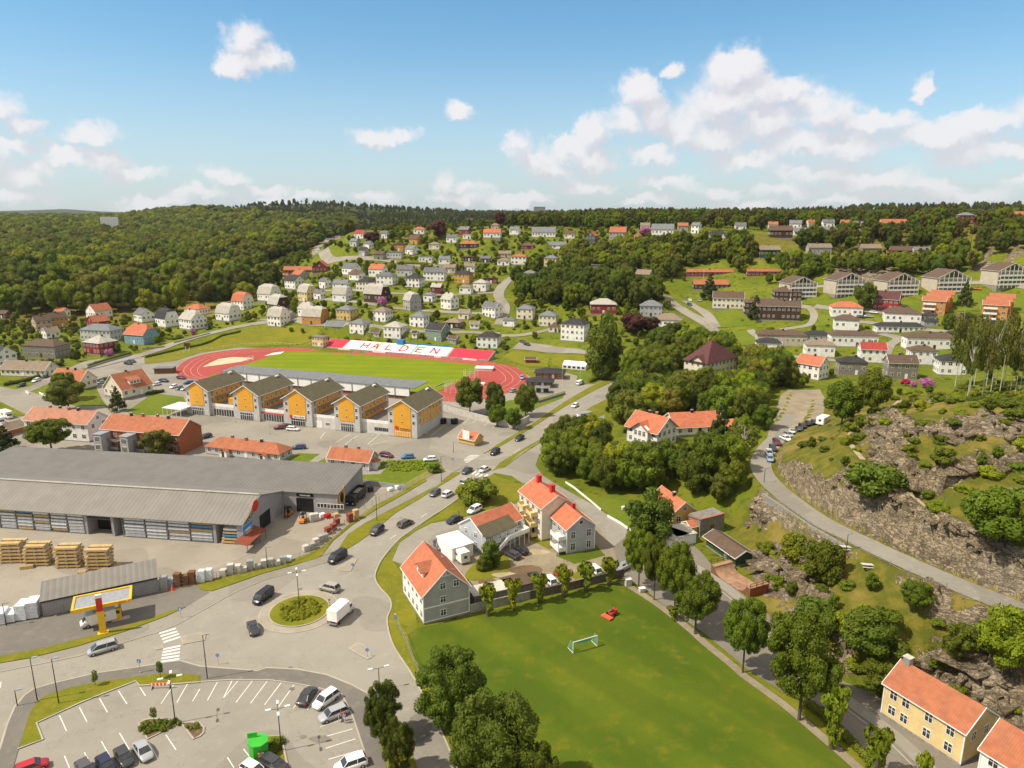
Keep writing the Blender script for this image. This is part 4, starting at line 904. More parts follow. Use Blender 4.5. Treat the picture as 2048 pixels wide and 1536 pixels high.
# ------------------------------------------------------------------ houses on the slopes: px, py, width px, yaw, W/L, storeys, roof, wall, roof colour, label
T_ = '''
10,638,27,-10,.7,1,g,darkred,brown,small red house with brown roof at the left edge below the forest
86,662,36,50,.85,2,g,pink,brown,beige pink gabled house left of the ochre one below the forest
116,656,40,55,.8,2,g,ochre,brown,ochre yellow gabled house between the pink house and the orange roof
126,636,30,-20,.7,1.3,g,white,terracotta,white house with orange roof behind the ochre gabled house
200,637,48,60,.9,1.6,g,white,terracotta,white house with green gable top and orange roof at the forest edge
290,645,40,-40,.7,1.6,g,white,grey,white house with grey gable roof left of the gambrel house
336,655,46,-35,.8,1.8,m,white,dark,white house with dark gambrel roof beside round tree
388,660,54,-35,.8,2,j,white,pale,white house with pale roof and bay windows above the street bend
396,632,50,-20,.8,1.4,h,white,orange,white house with bright red orange hipped roof at forest edge
458,643,50,-30,.75,1.6,m,white,pale,white house with pale mansard roof right of the tall round tree
487,621,44,-30,.8,2,m,white,orange,white house with orange mansard roof at the end of the forest
198,660,42,55,.9,1.6,g,red,terracotta,dark red gabled house behind the grey hipped block
207,684,80,-15,.5,2,h,palegrey,slate,long pale two storey house with slate hipped roof behind the red house
204,710,64,-25,.85,2,h,red,pale,red house with pale hipped roof beside pink bushes
285,690,64,-20,.75,1.8,j,blue,orange,light blue house with orange half hipped roof by the street
102,678,34,60,.8,1.2,g,white,tan,small white gabled house behind the grey brown block
96,718,84,-12,.5,2,h,taupe,brown,long grey brown two storey house with brown hipped roof
12,734,44,-40,.8,2,g,white,dark,white gabled house with dark roof at the left edge
62,757,100,-8,.35,1,g,cream,tan,long low cream house with tan roof behind clipped hedge
608,549,80,0,.22,1,g,darkred,terracotta,long low red barn wing with pale red roof
643,547,36,88,1.3,1.6,g,darkred,terracotta,dark red barn gable at the end of the long wing
602,563,36,-40,.8,1.6,g,grey,terracotta,grey house with orange roof in front of the barn
573,564,16,-20,.8,1.6,g,cream,terracotta,cream house with orange roof half behind the round tree
590,579,40,-35,.75,2,g,white,dark,white house with dark gable roof below the barn
540,603,48,-30,.8,1.6,m,white,pale,white house with pale mansard roof nearest the forest corner
616,604,40,-40,.8,2,m,paleyellow,pale,pale yellow house with pale mansard roof
559,625,46,-40,.85,1.6,m,brown,pale,dark brown house with pale mansard roof above the white one
559,654,46,-25,.85,2,m,white,pale,white house with pale mansard roof above the grassy bank
616,635,40,-35,.85,1.6,j,white,pale,white house with pale half hipped roof above the ochre house
632,651,56,-20,.7,1.6,m,orange,pale,ochre brown house with pale mansard roof and white balcony
696,642,46,-25,.85,2,h,yellow,slate,yellow house with slate hipped roof
686,605,42,-20,.85,1.6,m,white,pale,white house with pale gambrel roof and round topped dormer
651,578,26,-40,.8,1.6,g,white,grey,narrow white house with grey gable roof
684,578,38,-20,.5,1,g,white,slate,low white garage house right of the narrow white house
704,551,40,-35,.7,1.6,g,white,grey,white house with grey roof below the upper road
715,562,34,-35,.7,1.3,g,white,brown,low white house with brown grey roof below the upper white house
733,584,42,-25,.8,2,h,cream,dark,cream house with dark hipped roof and open porch
755,607,55,-28,.7,1.8,m,brown,pale,large dark brown house with pale gambrel roof and dormer
757,555,40,-20,.75,1.8,g,white,orange,white house with red orange roof on the upper slope
774,571,44,-15,.7,2,h,white,grey,white house with grey hipped roof below the red roofed one
812,554,38,-10,.6,1.6,g,palegrey,grey,pale grey house with flat grey roof beside the long white block
830,576,42,-20,.8,2,h,white,dark,white house with black hipped roof in the middle of the slope
871,563,50,-15,.45,2,g,white,grey,long white two storey block with grey roof
928,567,40,-20,.7,2,h,ochre,dark,ochre house with dark hipped roof and white balcony
980,568,34,-10,.5,1,f,red,dark,low red flat roofed building by the bend of the lane
963,584,35,-20,.8,1.8,h,white,pale,white house with pale hipped roof below the red flat building
933,589,30,-15,.7,1.4,h,white,tan,small white house with tan roof left of the pale hipped one
875,589,28,-20,.8,1.4,g,darkred,pale,small dark red house with pale roof among bushes
825,622,38,-55,.85,2,m,grey,pale,grey house with pale mansard roof and verandas
900,620,38,-40,.85,2,j,white,pale,white house with pale half hipped roof beside the round dark tree
985,637,43,-40,.7,2,g,white,grey,white house with steep grey roof and small tower
766,645,42,-25,.85,2,h,white,tan,white house with tan hipped roof right of the yellow one
841,656,45,-25,.85,2,h,white,slate,white house with slate hipped roof left of the brown bungalow
722,670,46,-25,.85,2,h,white,slate,white house with slate hipped roof nearest the blank garage wall
792,679,50,-20,.85,2.2,h,white,pale,large white house with pale hipped roof directly above the white seats
876,684,52,-30,.8,2,g,green,dark,green house with dark roof directly above the stand
908,658,42,-15,.8,1,h,brown,tan,dark brown bungalow with broad tan hipped roof
978,698,52,-15,.7,2,h,white,dark,white house with black hipped roof above the end of the red seats
840,469,26,-10,.7,1.4,h,white,orange,white house with orange roof high beside the purple tree
831,489,31,-30,.8,1.4,g,ochre,brown,ochre gabled house below the purple tree
800,503,24,-10,.8,1.8,h,orange,dark,small ochre house with black roof above the concrete house
824,510,29,-40,.8,1.4,g,white,slate,white gabled house right of the grey concrete house
791,518,36,-10,.6,1.6,f,palegrey,grey,unfinished grey flat roofed concrete house
722,478,28,-25,.7,1.4,g,white,red,white house with red roof at the top of the main street
711,494,23,-30,.8,1.4,g,palegrey,slate,pale blue grey house near the top of the street
728,513,22,-30,.8,1.6,g,grey,dark,grey gabled house above the long retaining wall
738,499,22,-40,.8,1.4,g,white,grey,white gabled house beside the bare red tree
852,527,30,-5,.6,1.6,f,white,grey,white flat roofed house above the clipped hedge
930,472,26,-20,.8,1.6,g,red,slate,bright red house with slate roof near the hill crest
935,479,20,-10,.8,1.2,f,white,pale,white box extension in front of the bright red house
991,461,19,-15,.8,1.4,h,beige,tan,sand coloured house on the crest among trees
985,476,38,-10,.5,1.3,g,white,orange,white house with orange roof below the sand coloured one
939,498,40,-10,.6,1.2,h,brown,terracotta,dark brown house with rusty orange roof on the slope
936,523,28,-5,.6,1,f,brown,brown,low dark house with thin flat roof on the slope
972,526,24,-10,.6,1,g,brown,grey,low dark cottage with grey roof beside tall pines
1010,516,28,-8,.5,1,g,beige,tan,low sand coloured house at the right of the pines
1008,532,28,-12,.6,1.2,h,white,tan,small white house with tan roof above the lane
1038,530,34,-10,.55,2,h,white,terracotta,white terraced house with terracotta roof above round trees
1103,534,32,-20,.8,2,h,paleyellow,slate,yellow house with slate hipped roof between trees
1056,500,30,-10,.7,1,h,red,brown,dark red cottage with brown roof on the terrace wall
1113,499,42,-10,.4,1,g,white,slate,long low white house left of the pink rhododendron
1088,475,50,-8,.5,1.4,g,white,slate,pale blue white house on the crest behind trees
1184,493,27,60,1.1,2.6,g,darkgrey,terracotta,tall black gabled house with orange roof on the crest
1236,481,36,-15,.8,2,g,grey,terracotta,grey house with twin orange gables on the crest
1275,484,16,-5,.7,1,g,orange,terracotta,tiny orange shed below the twin gabled house
1325,471,46,-15,.6,1.4,g,white,slate,white house with glazed gable near pink bushes
1392,468,22,-40,.8,2,g,white,slate,white gabled house between tall pines
1434,477,38,-10,.5,1,h,white,dark,low white house with dark roof on the crest
1191,546,18,-5,.8,1.6,f,grey,grey,small grey cube house in the woods
1288,565,38,-35,.7,1.6,g,taupe,tan,grey brown gabled house below the wood
1086,558,34,-10,.8,1,h,grey,dark,low house with dark hipped roof behind the round trees
1418,555,94,-3,.12,1,g,red,terracotta,very long low red building with pale orange roof
1525,554,66,-3,.15,1,g,red,terracotta,second long low red building beyond the tall spruce
1420,580,72,-5,.3,1,g,brown,terracotta,low building with orange gables in front of the long red one
1455,618,62,-15,.5,2,g,cream,brown,cream villa with two front gables above its lawn
1526,631,80,-12,.35,2.2,h,brown,brown,long dark brown house right of the cream villa
1572,606,58,-10,.6,2,h,brown,brown,brown hipped block behind the half timbered house
1554,642,88,-12,.3,2.6,g,brown,brown,half timbered dark house with brown roof beside the lawn
1206,629,54,-5,.7,1.8,h,red,pale,red and white house with low pale hipped roof below the wood
1301,634,46,-10,.8,2,h,bluegrey,slate,pale blue house with slate hipped roof
1336,656,60,-15,.7,1.4,h,white,tan,white house with tan hipped roof beside the purple tree
1052,640,40,-15,.8,2,h,cream,slate,cream house with slate hipped roof left of its cream neighbour
1097,654,42,-15,.8,2,h,cream,slate,cream house with balcony and slate hipped roof
1150,684,60,-25,.7,3,h,white,dark,white three storey house with wooden balconies and dark roof
1108,666,24,-15,.8,1,h,cream,brown,low cream annex beside the three storey house
675,664,49,-15,.5,.9,g,grey,slate,long low grey garage above the stadium bank
752,677,26,-20,.6,.9,g,palegrey,brown,low garage left of the large white house above the seats
907,690,26,-30,.7,.9,g,grey,brown,small garage beside the green house
831,678,16,-20,.8,.9,g,white,dark,tiny white shed with black roof above the stand
950,659,22,-10,.6,.9,g,white,tan,white double garage right of the brown bungalow
1690,636,64,-15,.6,1.8,h,white,orange,white house with bright orange hipped roof on the lawn
1772,622,52,-35,.8,2,g,red,maroon,red house with maroon roof beside the sports ground
1801,649,72,-20,.6,1.8,h,white,brown,white house with brown hipped roof below the red house
1920,657,38,-15,.7,1.6,h,white,brown,white house with brown roof between two dark conifers
1690,662,50,-20,.7,1.8,h,white,brown,white house with brown hipped roof above the long white row
1560,694,100,-10,.3,1.8,h,beige,brown,long white terrace house with brown roof at the left of the row
1632,684,54,-8,.5,1,h,palegrey,dark,pair of dark roofed garages between the long terraces
1703,696,96,-8,.3,1.8,h,white,brown,long white terrace house with brown roof in the middle of the row
1795,668,94,-6,.25,1,h,white,dark,long low house with dark roof behind the right terrace
1855,702,100,-8,.3,1.8,h,white,brown,long white terrace house with brown roof at the right of the row
1856,643,30,-8,.6,.9,h,grey,dark,upper of two dark roofed garages below the orange blocks
1858,655,32,-8,.6,.9,h,grey,dark,lower of two dark roofed garages below the orange blocks
1972,659,32,-8,.6,.9,h,grey,dark,upper dark roofed garage at the right end of the row
1982,669,38,-8,.6,.9,h,grey,dark,lower dark roofed garage at the right end of the row
1840,731,58,-12,.6,2,h,white,brown,white hipped house with brown roof below the right terrace
1741,727,56,-12,.6,2,g,white,red,white house with bright red roof
1636,715,62,-12,.6,1.8,h,white,tan,white house with tan brown roof left of the red roofed one
1700,752,62,-10,.6,1.8,h,taupe,dark,grey brown house with black hipped roof
1797,760,66,-8,.6,2.2,g,taupe,brown,tall sand grey house with brown roof behind the flag pole
1898,752,62,-14,.7,2,h,white,dark,white house with black hipped roof left of the birches
1622,760,64,-50,.8,2,g,white,orange,white gabled house with orange roof beside the dark tree
1535,700,52,-10,.6,1,h,white,dark,low white house with dark roof at the tree edge
1560,477,48,-8,.5,1.8,g,brown,brown,dark house with white ground floor on the right crest
1602,472,38,-5,.5,1,g,white,slate,low white house with grey roof on the right crest
1645,474,50,-8,.5,1.2,g,darkgrey,slate,long dark grey house with slate roof on the right crest
1537,517,44,-5,.5,1.8,g,darkgreen,tan,dark green house above the woods
1636,513,50,-3,.4,1.8,g,grey,tan,grey terrace house with balconies on the upper shelf
1738,514,44,-3,.5,1.8,g,taupe,tan,grey brown house with balconies on the upper shelf
1803,517,54,-8,.4,1.6,g,darkred,brown,dark red brown house on the upper shelf
1842,513,38,-8,.4,1.2,g,palegrey,slate,long pale house at the right end of the upper shelf
1784,458,54,-6,.4,1.2,g,yellow,terracotta,yellow house with orange roof on the skyline
1928,450,34,-5,.7,2,h,red,slate,red house with slate roof standing high on the skyline
1655,457,26,-10,.7,1.4,g,white,grey,white gabled house far behind the right crest
1590,459,24,-20,.7,1.4,g,white,slate,white house behind the dark crest house
1620,456,20,10,.7,1.4,g,cream,terracotta,cream house with orange roof behind the right crest
1690,456,22,-15,.7,1.2,g,white,terracotta,small white house with orange roof behind the right crest
1715,459,22,-5,.7,1.2,g,white,slate,small white house left of the skyline yellow house
1545,460,20,-15,.7,1.3,g,white,terracotta,white house with orange roof above the dark green house
1480,463,24,-10,.7,1.3,g,white,grey,white house between pines right of the low crest house
1365,463,22,-10,.7,1.3,g,grey,terracotta,grey house with orange roof left of the pine house
1290,462,20,-10,.7,1.3,g,white,tan,small white house behind the twin orange gables
1140,478,24,-15,.7,1.3,g,cream,brown,cream house left of the tall black gabled one
1030,470,24,-20,.7,1.4,g,white,slate,white house on the crest left of the pale blue one
905,486,26,-15,.7,1.4,g,white,grey,white house left of the rusty roofed dark one
870,500,26,-10,.7,1.4,h,cream,tan,cream house above the clipped hedge end
770,478,22,-25,.7,1.4,g,white,grey,white house below the skyline wood near the street top
760,520,26,-15,.7,1.4,g,taupe,brown,brown grey house beside the long retaining wall
890,530,26,-10,.6,1.4,g,white,slate,white house right of the clipped hedge
1060,560,30,-15,.7,1.4,h,white,slate,white house above the round middle clump
900,548,30,-10,.6,1.4,g,beige,tan,sand house above the ochre one
940,545,26,-10,.7,1.4,g,white,tan,white house above the low red flat building
640,600,26,-30,.8,1.4,g,white,grey,white house right of the pale yellow mansard house
580,640,24,-30,.8,1,g,grey,slate,small grey outbuilding between two mansard houses
860,605,28,-25,.8,1.4,h,white,slate,white house left of the small dark red one
1020,655,30,-20,.7,1.2,h,white,grey,low white house left of the cream houses
930,640,28,-20,.7,1.2,g,cream,tan,cream house left of the towered white house
2036,443,26,-5,.7,1.4,g,pink,terracotta,pink house with orange roof at the right edge of the skyline
'''
for ln in T_.strip().split('\n'):
 a = ln.split(',',9)
 cat = 'garage' if ('garage' in a[9] and 'garage house' not in a[9] and 'blank garage' not in a[9]) else 'shed' if 'shed' in a[9] and 'height' not in a[9] else 'barn' if 'barn wing' in a[9] or 'barn gable' in a[9] else 'house'
 nm = {'garage': 'garage','shed': 'garden_shed','barn': 'barn','house': 'house'}[cat]
 housepx(int(a[0]),int(a[1]),float(a[2]),float(a[3]),float(a[4]),float(a[5]),a[6],a[7],a[8],a[9],nm,cat,{'garage': 'garages of the housing slope','shed': None,'barn': 'red barn wings','house': 'houses on the slopes'}[cat],chim=0 if cat != 'house' or a[6] == 'f' else 1,door=cat == 'house')
# apartment blocks with balcony fronts on the right slope
def apartment(px,py,wpx,label,wall='beige',rcol='brown',st=4,yaw=8,bal='white_paint'):
 g = G(px,py);m = wpx*depth_at(g)/FPX;va = math.atan2(g.x,g.y);Lg = m*0.66;dl = m*0.5/max(.3,abs(math.sin(R(yaw)+R(90)+va)))
 ya = R(yaw);h = 2.6*(st-1)+1.0
 # front gable facade looks at the town: ridge runs away from the viewer
 W_ = Lg/max(.5,math.cos(ya+va));L_ = 13.0
 vd = Vector((-math.sin(ya),math.cos(ya)));c = g.xy+vd*L_/2+Vector((math.cos(ya),math.sin(ya)))*(-m*0.10)
 rt = house(c.x,c.y,g.z+.1,L_,W_,h,ya-R(90),'g',24,wall,rcol,label,'apartment_building','apartment building','pale apartment blocks on the right slope',floors=st-1,sides='N',over=0.5,chim=0,wins=True,detail=1,gablewin=False,base=4)
 for k in range(st-1):
  b = MB();b.box(L_/2,L_/2+1.5,-W_/2+.3,W_/2-.3,.5+2.55*k,.68+2.55*k);b.box(L_/2+1.42,L_/2+1.5,-W_/2+.3,W_/2-.3,.68+2.55*k,1.6+2.55*k)
  b.build('balcony',M[bal],rt)
  gb = MB();gb.box(L_/2-.05,L_/2+.04,-W_/2+.6,W_/2-.6,1.0+2.55*k,2.8+2.55*k);gb.build('glazing',M['glass_pale'],rt)
 f = MB();n = 7
 for i in range(n+1):
  y = -W_/2+.3+(W_-.6)*i/n;f.box(L_/2+1.36,L_/2+1.52,y-.08,y+.08,-1,h+.3+(1-abs(2*i/n-1))*W_/2*math.tan(R(24))*.85)
 f.build('balcony_frame',M['white_paint'],rt)
 gz = MB();t = math.tan(R(24));gz.extr([(-W_/2*.6,h+.3),(W_/2*.6,h+.3),(0,h+W_/2*t-.5)],L_/2,L_/2+.05);gz.build('glazing',M['glass'],rt)
 HOUSES.append((c.x,c.y,12,label));return rt
apartment(1611,596,74,'pale apartment block furthest left of the balcony blocks on the slope')
apartment(1706,590,78,'pale apartment block behind the big round tree on the slope')
apartment(1810,592,80,'pale apartment block second from the right of the glazed ones')
apartment(1911,586,82,'pale glazed apartment block behind the tall dark conifer')
apartment(2030,572,74,'sand yellow apartment block with white balconies at the right edge','beige','brown')
def orange_block(px,py,label,n=3):
 g = G(px,py);ya = R(-32)
 rt = house(g.x,g.y+7,g.z+.2,11,8,8.2,ya,'g',26,'orange','terracotta',label,'apartment_building','apartment building','stepped orange apartment blocks',floors=3,sides='SE',chim=0,base=4)
 for i in range(1,n):
  y0 = 4.02+7.9*(i-1);h = 8.2+1.1*i;X = 1.5*i;t = math.tan(R(26));ym = y0+3.95
  b = MB();b.box(-5.5+X,5.5+X,y0,y0+7.88,-2,h);b.extr([(y0,h),(y0+7.88,h),(ym,h+3.94*t-.05)],-5.49+X,5.49+X);b.build('stepped_wing',M['wall_orange'],rt)
  r = MB()
  for q in (-1,1): r.slab([(-5.9+X,ym+q*4.1,h-.05),(5.9+X,ym+q*4.1,h-.05),(5.9+X,ym,h+3.94*t+.12),(-5.9+X,ym,h+3.94*t+.12)],.14)
  r.build('roof',M['roof_terracotta'],rt)
  for k in (0,1,2): window(rt,5.5+X,ym,1+i+2.8*k,R(90),1.1,1.3)
 for k in range(3):
  b = MB();b.box(-5,1,-5.7,-4.0,.5+2.7*k,.65+2.7*k);b.box(-5,1,-5.75,-5.68,.65+2.7*k,1.6+2.7*k);b.build('balcony',M['white_paint'],rt)
 HOUSES.append((g.x,g.y+7,10,label));return rt
orange_block(1880,634,'stepped orange apartment block beside the tall conifer')
orange_block(2004,644,'stepped orange apartment block at the right edge')
# skyline towers far off
def far_block(px,d,z0,w,dpt,h,m,label):
 u = (px-1024)/FPX/1.028;a = math.atan(u);x,y = d*math.sin(a),d*math.cos(a)
 rt = empty('tower_block',(x,y,z0),-a);tag(rt,label,'tower block')
 MB().box(-w/2,w/2,-dpt/2,dpt/2,0,h).build('wall',M[m],rt)
 b = MB()
 for k in range(int(h/3.2)): b.box(-w/2+1,w/2-1,-dpt/2-.06,-dpt/2+.02,1.2+3.2*k,2.6+3.2*k)
 if m != 'white_sheet': b.build('window_bands',M['glass'],rt)
far_block(1079,1900,62,30,20,33,'plaster_grey','distant grey tower block on the skyline above the woods')
far_block(217,1450,44,27,24,27,'white_sheet','white box building rising out of the forest')
# ------------------------------------------------------------------ near buildings, measured corner by corner
# grey gabled house by the field
x,y,L,W_,ya = rect3(P(843,1196,5.9),P(800,1133,5.9),P(944,1172,5.9))
L -= .8;W_ -= .9
rt = house(x,y,0,L,W_,6.1,ya,'g',43,'grey','orange','grey clapboard house with steep orange roof and white dormer by the field','house','house',floors=2,detail=2,sides='',over=.45,chim=0)
endside = 'E' if (Vector((math.cos(ya),math.sin(ya))).dot(Vector((x,y))) < 0) else 'W'
for s,z in ((-.7,1.0),(-.7,3.75),(-.7,6.5),(2.0,6.5)):
 px_,py_,rz = facade(L,W_,endside,s);window(rt,px_,py_,z,rz,1.0,1.2,'cb','white_paint',2)
for i in range(5):
 for k in range(2):
  px_,py_,rz = facade(L,W_,'S',(i+.5)/5*L-L/2);window(rt,px_,py_,1.0+2.75*k,rz,1.0,1.3,'cb','white_paint',2)
  px_,py_,rz = facade(L,W_,'N',(i+.5)/5*L-L/2);window(rt,px_,py_,1.0+2.75*k,rz,1.0,1.3,'cb','white_paint',2)
MB().box(-L/2-.02,L/2+.02,-W_/2-.02,-W_/2+.05,0.4,6.0).build('white_facade',M['wall_white'],rt)
e = 1 if endside == 'E' else -1;bb = MB();bb.box(min(e*L/2,e*(L/2+.05)),max(e*L/2,e*(L/2+.05)),-W_/2,W_/2,3.15,3.4);bb.box(min(e*L/2,e*(L/2+.05)),max(e*L/2,e*(L/2+.05)),-W_/2,W_/2,.36,.55)
bb.box(min(e*L/2,e*(L/2+.06)),max(e*L/2,e*(L/2+.06)),-1.4,1.4,9.0,9.15);bb.box(min(e*L/2,e*(L/2+.06)),max(e*L/2,e*(L/2+.06)),-.07,.07,9.0,10.4);bb.build('belt_boards',M['white_paint'],rt)
# dormer on the left slope
t43 = math.tan(R(43));dm = MB();dx = e*L*.05;y0 = -W_/2+1.3;zf = 6.1+1.3*t43;zt = zf+2.4;yb = -W_/2+(zt-6.1)/t43
dm.box(dx-1.7,dx+1.7,y0,y0+2.0,zf-.1,zf+1.5);do = dm.build('dormer',M['white_paint'],rt)
r = MB();hz_ = zf+2.6;yr = -W_/2+(hz_-6.1)/t43
for q in (-1,1): r.slab([(dx+q*2.1,y0-.5,zf+1.25),(dx,y0-.5,hz_),(dx,yr,hz_),(dx+q*2.1,-W_/2+(zf+1.25-6.1)/t43,zf+1.25)],.12)
r.build('dormer_roof',M['roof_terracotta'],do)
window(do,dx,y0,zf+.3,0,1.4,1.0,'cb','white_paint',1)
for q in (.25,-.2): o_ = MB().box(-.4,.4,-.3,.3,0,.06).build('skylight',M['glass'],rt);o_.location = (e*L*q,W_/2-2.2,6.1+2.2*t43+.18);o_.rotation_euler = (R(-43),0,0)
# L-shaped group round the yard
x,y,L,W_,ya = rect3(P(965,1109),P(1043,1076),P(917,1088))
rt = house(x,y,0,L,W_,5.2,ya,'g',33,'bluegrey','orange','long pale grey wing with orange roof and white outside gallery','house','house','houses joined round the yard',floors=2,detail=2,sides='',over=.4,chim=0)
ee = 'W' if Vector((math.cos(ya),math.sin(ya))).dot(Vector((x,y))) > 0 else 'E'
for i,k in ((0,0),(1,0),(3,0),(0,1),(1,1),(2,1),(3,1),(4,1)):
 px_,py_,rz = facade(L,W_,'S',-L/2+1.6+i*L/5);window(rt,px_,py_,1.0+2.5*k,rz,.95,1.25,'cb','white_paint',2)
for s,z in ((-1.8,1.0),(1.6,1.0),(-1.8,3.4),(1.6,3.4)):
 px_,py_,rz = facade(L,W_,ee,s);window(rt,px_,py_,z,rz,.9,1.2,'cb','white_paint',2)
rf = MB();yl = -W_/2-1.5;rf.slab([(-L/2-.3,yl,4.55),(L*.28,yl,4.55),(L*.28,-W_/2+1.6,6.42),(-L/2-.3,-W_/2+1.6,6.42)],.12);rf.build('felt_roof',M['roof_olive'],rt)
MB().box(-L/2,L*.26,-W_/2-1.2,-W_/2-.02,.3,4.55).build('front_bay',M['wall_bluegrey'],rt)
for i in range(4): window(rt,-L/2+1.6+i*2.6,-W_/2-1.2,3.0,0,.95,1.2,'cb','white_paint',2);window(rt,-L/2+1.6+i*2.6,-W_/2-1.2,.9,0,.95,1.2,'cb','white_paint',2)
gb = MB();x0,x1,yg = -.5,L/2-.3,-W_/2-3.0
gb.box(x0,x1,yg,-W_/2-.02 ,2.75,2.9);gb.box(x0,x1,yg-.06,yg,2.9,3.85);gb.box(x1-.06,x1,yg,-W_/2,2.9,3.85)
for i in range(5): gb.box(x0+.1+(x1-x0-.3)*i/4,x0+.22+(x1-x0-.3)*i/4,yg,yg+.12,0,2.75)
gb.build('gallery',M['white_paint'],rt)
st_ = MB();st_.extr([(x0,2.9),(x0-4.6,.1),(x0-4.6,1.1),(x0,3.9)],yg-.06,yg,axis=1);st_.extr([(x0,2.75),(x0-4.6,0),(x0-4.6,.2),(x0,2.95)],yg,yg+1.1,axis=1);st_.build('outside_stair',M['white_paint'],rt)
# middle tall cream block
x,y,L,W_,ya = rect3(P(1082,1018,8.4),P(1036,981,8.4),P(1151,1007,8.4))
L -= .6;W_ -= .8
rt = house(x,y,0,L,W_,8.5,ya,'g',31,'cream','orange','tall cream house with red chimneys and wooden balconies behind the yard','house','house','houses joined round the yard',floors=3,detail=2,sides='SN',spacing=2.6,chim=0)
for cx in (-.3,.28):
 zr = 8.5+W_/2*math.tan(R(31));c = MB();c.box(cx*L-.55,cx*L+.55,-.5,.5,zr-1,zr+1.6);c.box(cx*L-.65,cx*L+.65,-.6,.6,zr+1.6,zr+1.75);c.build('chimney',M['red_paint'],rt)
for sx,zz in ((-.18,5.6),(.2,5.6),(-.18,2.9),(.2,2.9),(.2,.4)):
 b = MB();X = sx*L;b.box(X-1.5,X+1.5,-W_/2-1.7,-W_/2,zz,zz+.14);b.box(X-1.5,X+1.5,-W_/2-1.76,-W_/2-1.7,zz+.1,zz+1.05);b.box(X-1.5,X-1.44,-W_/2-1.7,-W_/2,zz+.1,zz+1.05);b.box(X+1.44,X+1.5,-W_/2-1.7,-W_/2,zz+.1,zz+1.05)
 for q in (-1,1): b.box(X+q*1.44-.06,X+q*1.44+.06,-W_/2-1.72,-W_/2-1.6,0,zz)
 b.build('balcony',M['wall_paleyellow'],rt)
# blue grey end house
x,y,L,W_,ya = rect3(P(1132,1061,6.1),P(1091,1024,6.1),P(1193,1049,6.1))
L -= .5;W_ -= .8
rt = house(x,y,0,L,W_,6.3,ya,'g',36,'bluegrey','orange','pale blue grey gabled house with orange roof and white balconies at the street corner','house','house','houses joined round the yard',floors=2,detail=2,sides='SN',spacing=2.6,chim=0,door=False)
ee = 'E' if Vector((math.cos(ya),math.sin(ya))).dot(Vector((x,y))) < 0 else 'W'
for s,z in ((-2.0,.9),(2.0,.9),(-2.0,3.7),(2.0,3.7)):
 px_,py_,rz = facade(L,W_,ee,s);window(rt,px_,py_,z,rz,1.0,1.6,'cb','white_paint',2)
px_,py_,rz = facade(L,W_,ee,0);window(rt,px_,py_,6.9,rz,.8,.9,'','white_paint',2)
zr = 6.3+W_/2*math.tan(R(36));MB().box(-.4,.4,.2,1.0,zr-1.5,zr+.9).build('chimney',M['red_paint'],rt)
for zz in (.8,3.5):
 b = MB();sg = 1 if ee == 'E' else -1;X = sg*(L/2-2.3)
 b.box(X-2.2,X+2.2,-W_/2-2.0,-W_/2,zz,zz+.14);b.box(X-2.2,X+2.2,-W_/2-2.06,-W_/2-2.0,zz,zz+1.05);b.box(X-2.2,X-2.14,-W_/2-2,-W_/2,zz,zz+1.05);b.box(X+2.14,X+2.2,-W_/2-2,-W_/2,zz,zz+1.05)
 for q in (-1,1): b.box(X+q*2.1-.07,X+q*2.1+.07,-W_/2-2.05,-W_/2-1.9,0,zz+(2.7 if zz < 1 else 0))
 b.build('balcony',M['white_paint'],rt)
# white flat garage and its yard
x,y,L,W_,ya = rect3(P(905,1123),P(875,1098),P(945,1110))
rt = empty('garage',(x,y,0),ya);tag(rt,'white flat roofed garage joined to the grey wing','garage')
MB().box(-L/2,L/2,-W_/2,W_/2,0,3.0).build('wall',M['white_sheet'],rt);MB().box(-L/2-.2,L/2+.2,-W_/2-.2,W_/2+.2,3.0,3.22).build('roof',M['white_sheet'],rt)
# white villa with orange roofs
zb = 4.0;A_ = P(1313,900,zb)
x,y,L,W_,ya = rect3(A_,P(1254,883,zb),P(1364,890,zb))
rt = house(x,y,zb,L,W_,5.9,ya,'g',36,'white','orange','large white timber villa with several orange roofs on the wooded knoll','villa','villa',floors=2,detail=2,sides='SEWN',over=.9,chim=2,spacing=2.4)
r = MB();t36 = math.tan(R(36));xm = -L*.0;hw = 3.0;zz = 5.9
for q in (-1,1): r.slab([(xm+q*(hw+.6),-W_/2-1.9,zz-.5),(xm,-W_/2-1.9,zz+hw*t36),(xm,-W_/2+hw,zz+hw*t36),(xm+q*(hw+.6),-W_/2+.2,zz-.5)],.14)
b = MB();b.box(xm-hw,xm+hw,-W_/2-1.2,-W_/2-.02,-1,zz);b.extr([(xm-hw,zz),(xm+hw,zz),(xm,zz+hw*t36-.05)],-W_/2-1.2,-W_/2,axis=1);cg = b.build('cross_gable',M['wall_white'],rt);r.build('cross_gable_roof',M['roof_orange'],rt)
for s in (-1.6,0,1.6):
 for z in (1.0,3.7): window(cg,xm+s,-W_/2-1.2,z,0,.9,1.5,'cb','white_paint',1)
HOUSES.append((x,y,10))
A_ = P(1372,870,5.0)
x,y,L,W_,ya = rect3(P(1448,868,5),P(1350,873,5),P(1474,846,5))
house(x,y,5,L,W_,3.2,ya,'g',30,'white','orange','long low white annex with orange roof behind the villa','annex','annex',floors=1,detail=1,over=.6,chim=1);HOUSES.append((x,y,12))
x,y,L,W_,ya = rect3(P(1462,872,5.4),P(1496,868,5.4),P(1450,856,5.4))
house(x,y,5.2,L,W_,2.8,ya,'h',24,'white','orange','small low annex with orange hipped roof beside the hillside road','annex','annex',floors=1,detail=1,over=.5,chim=0)
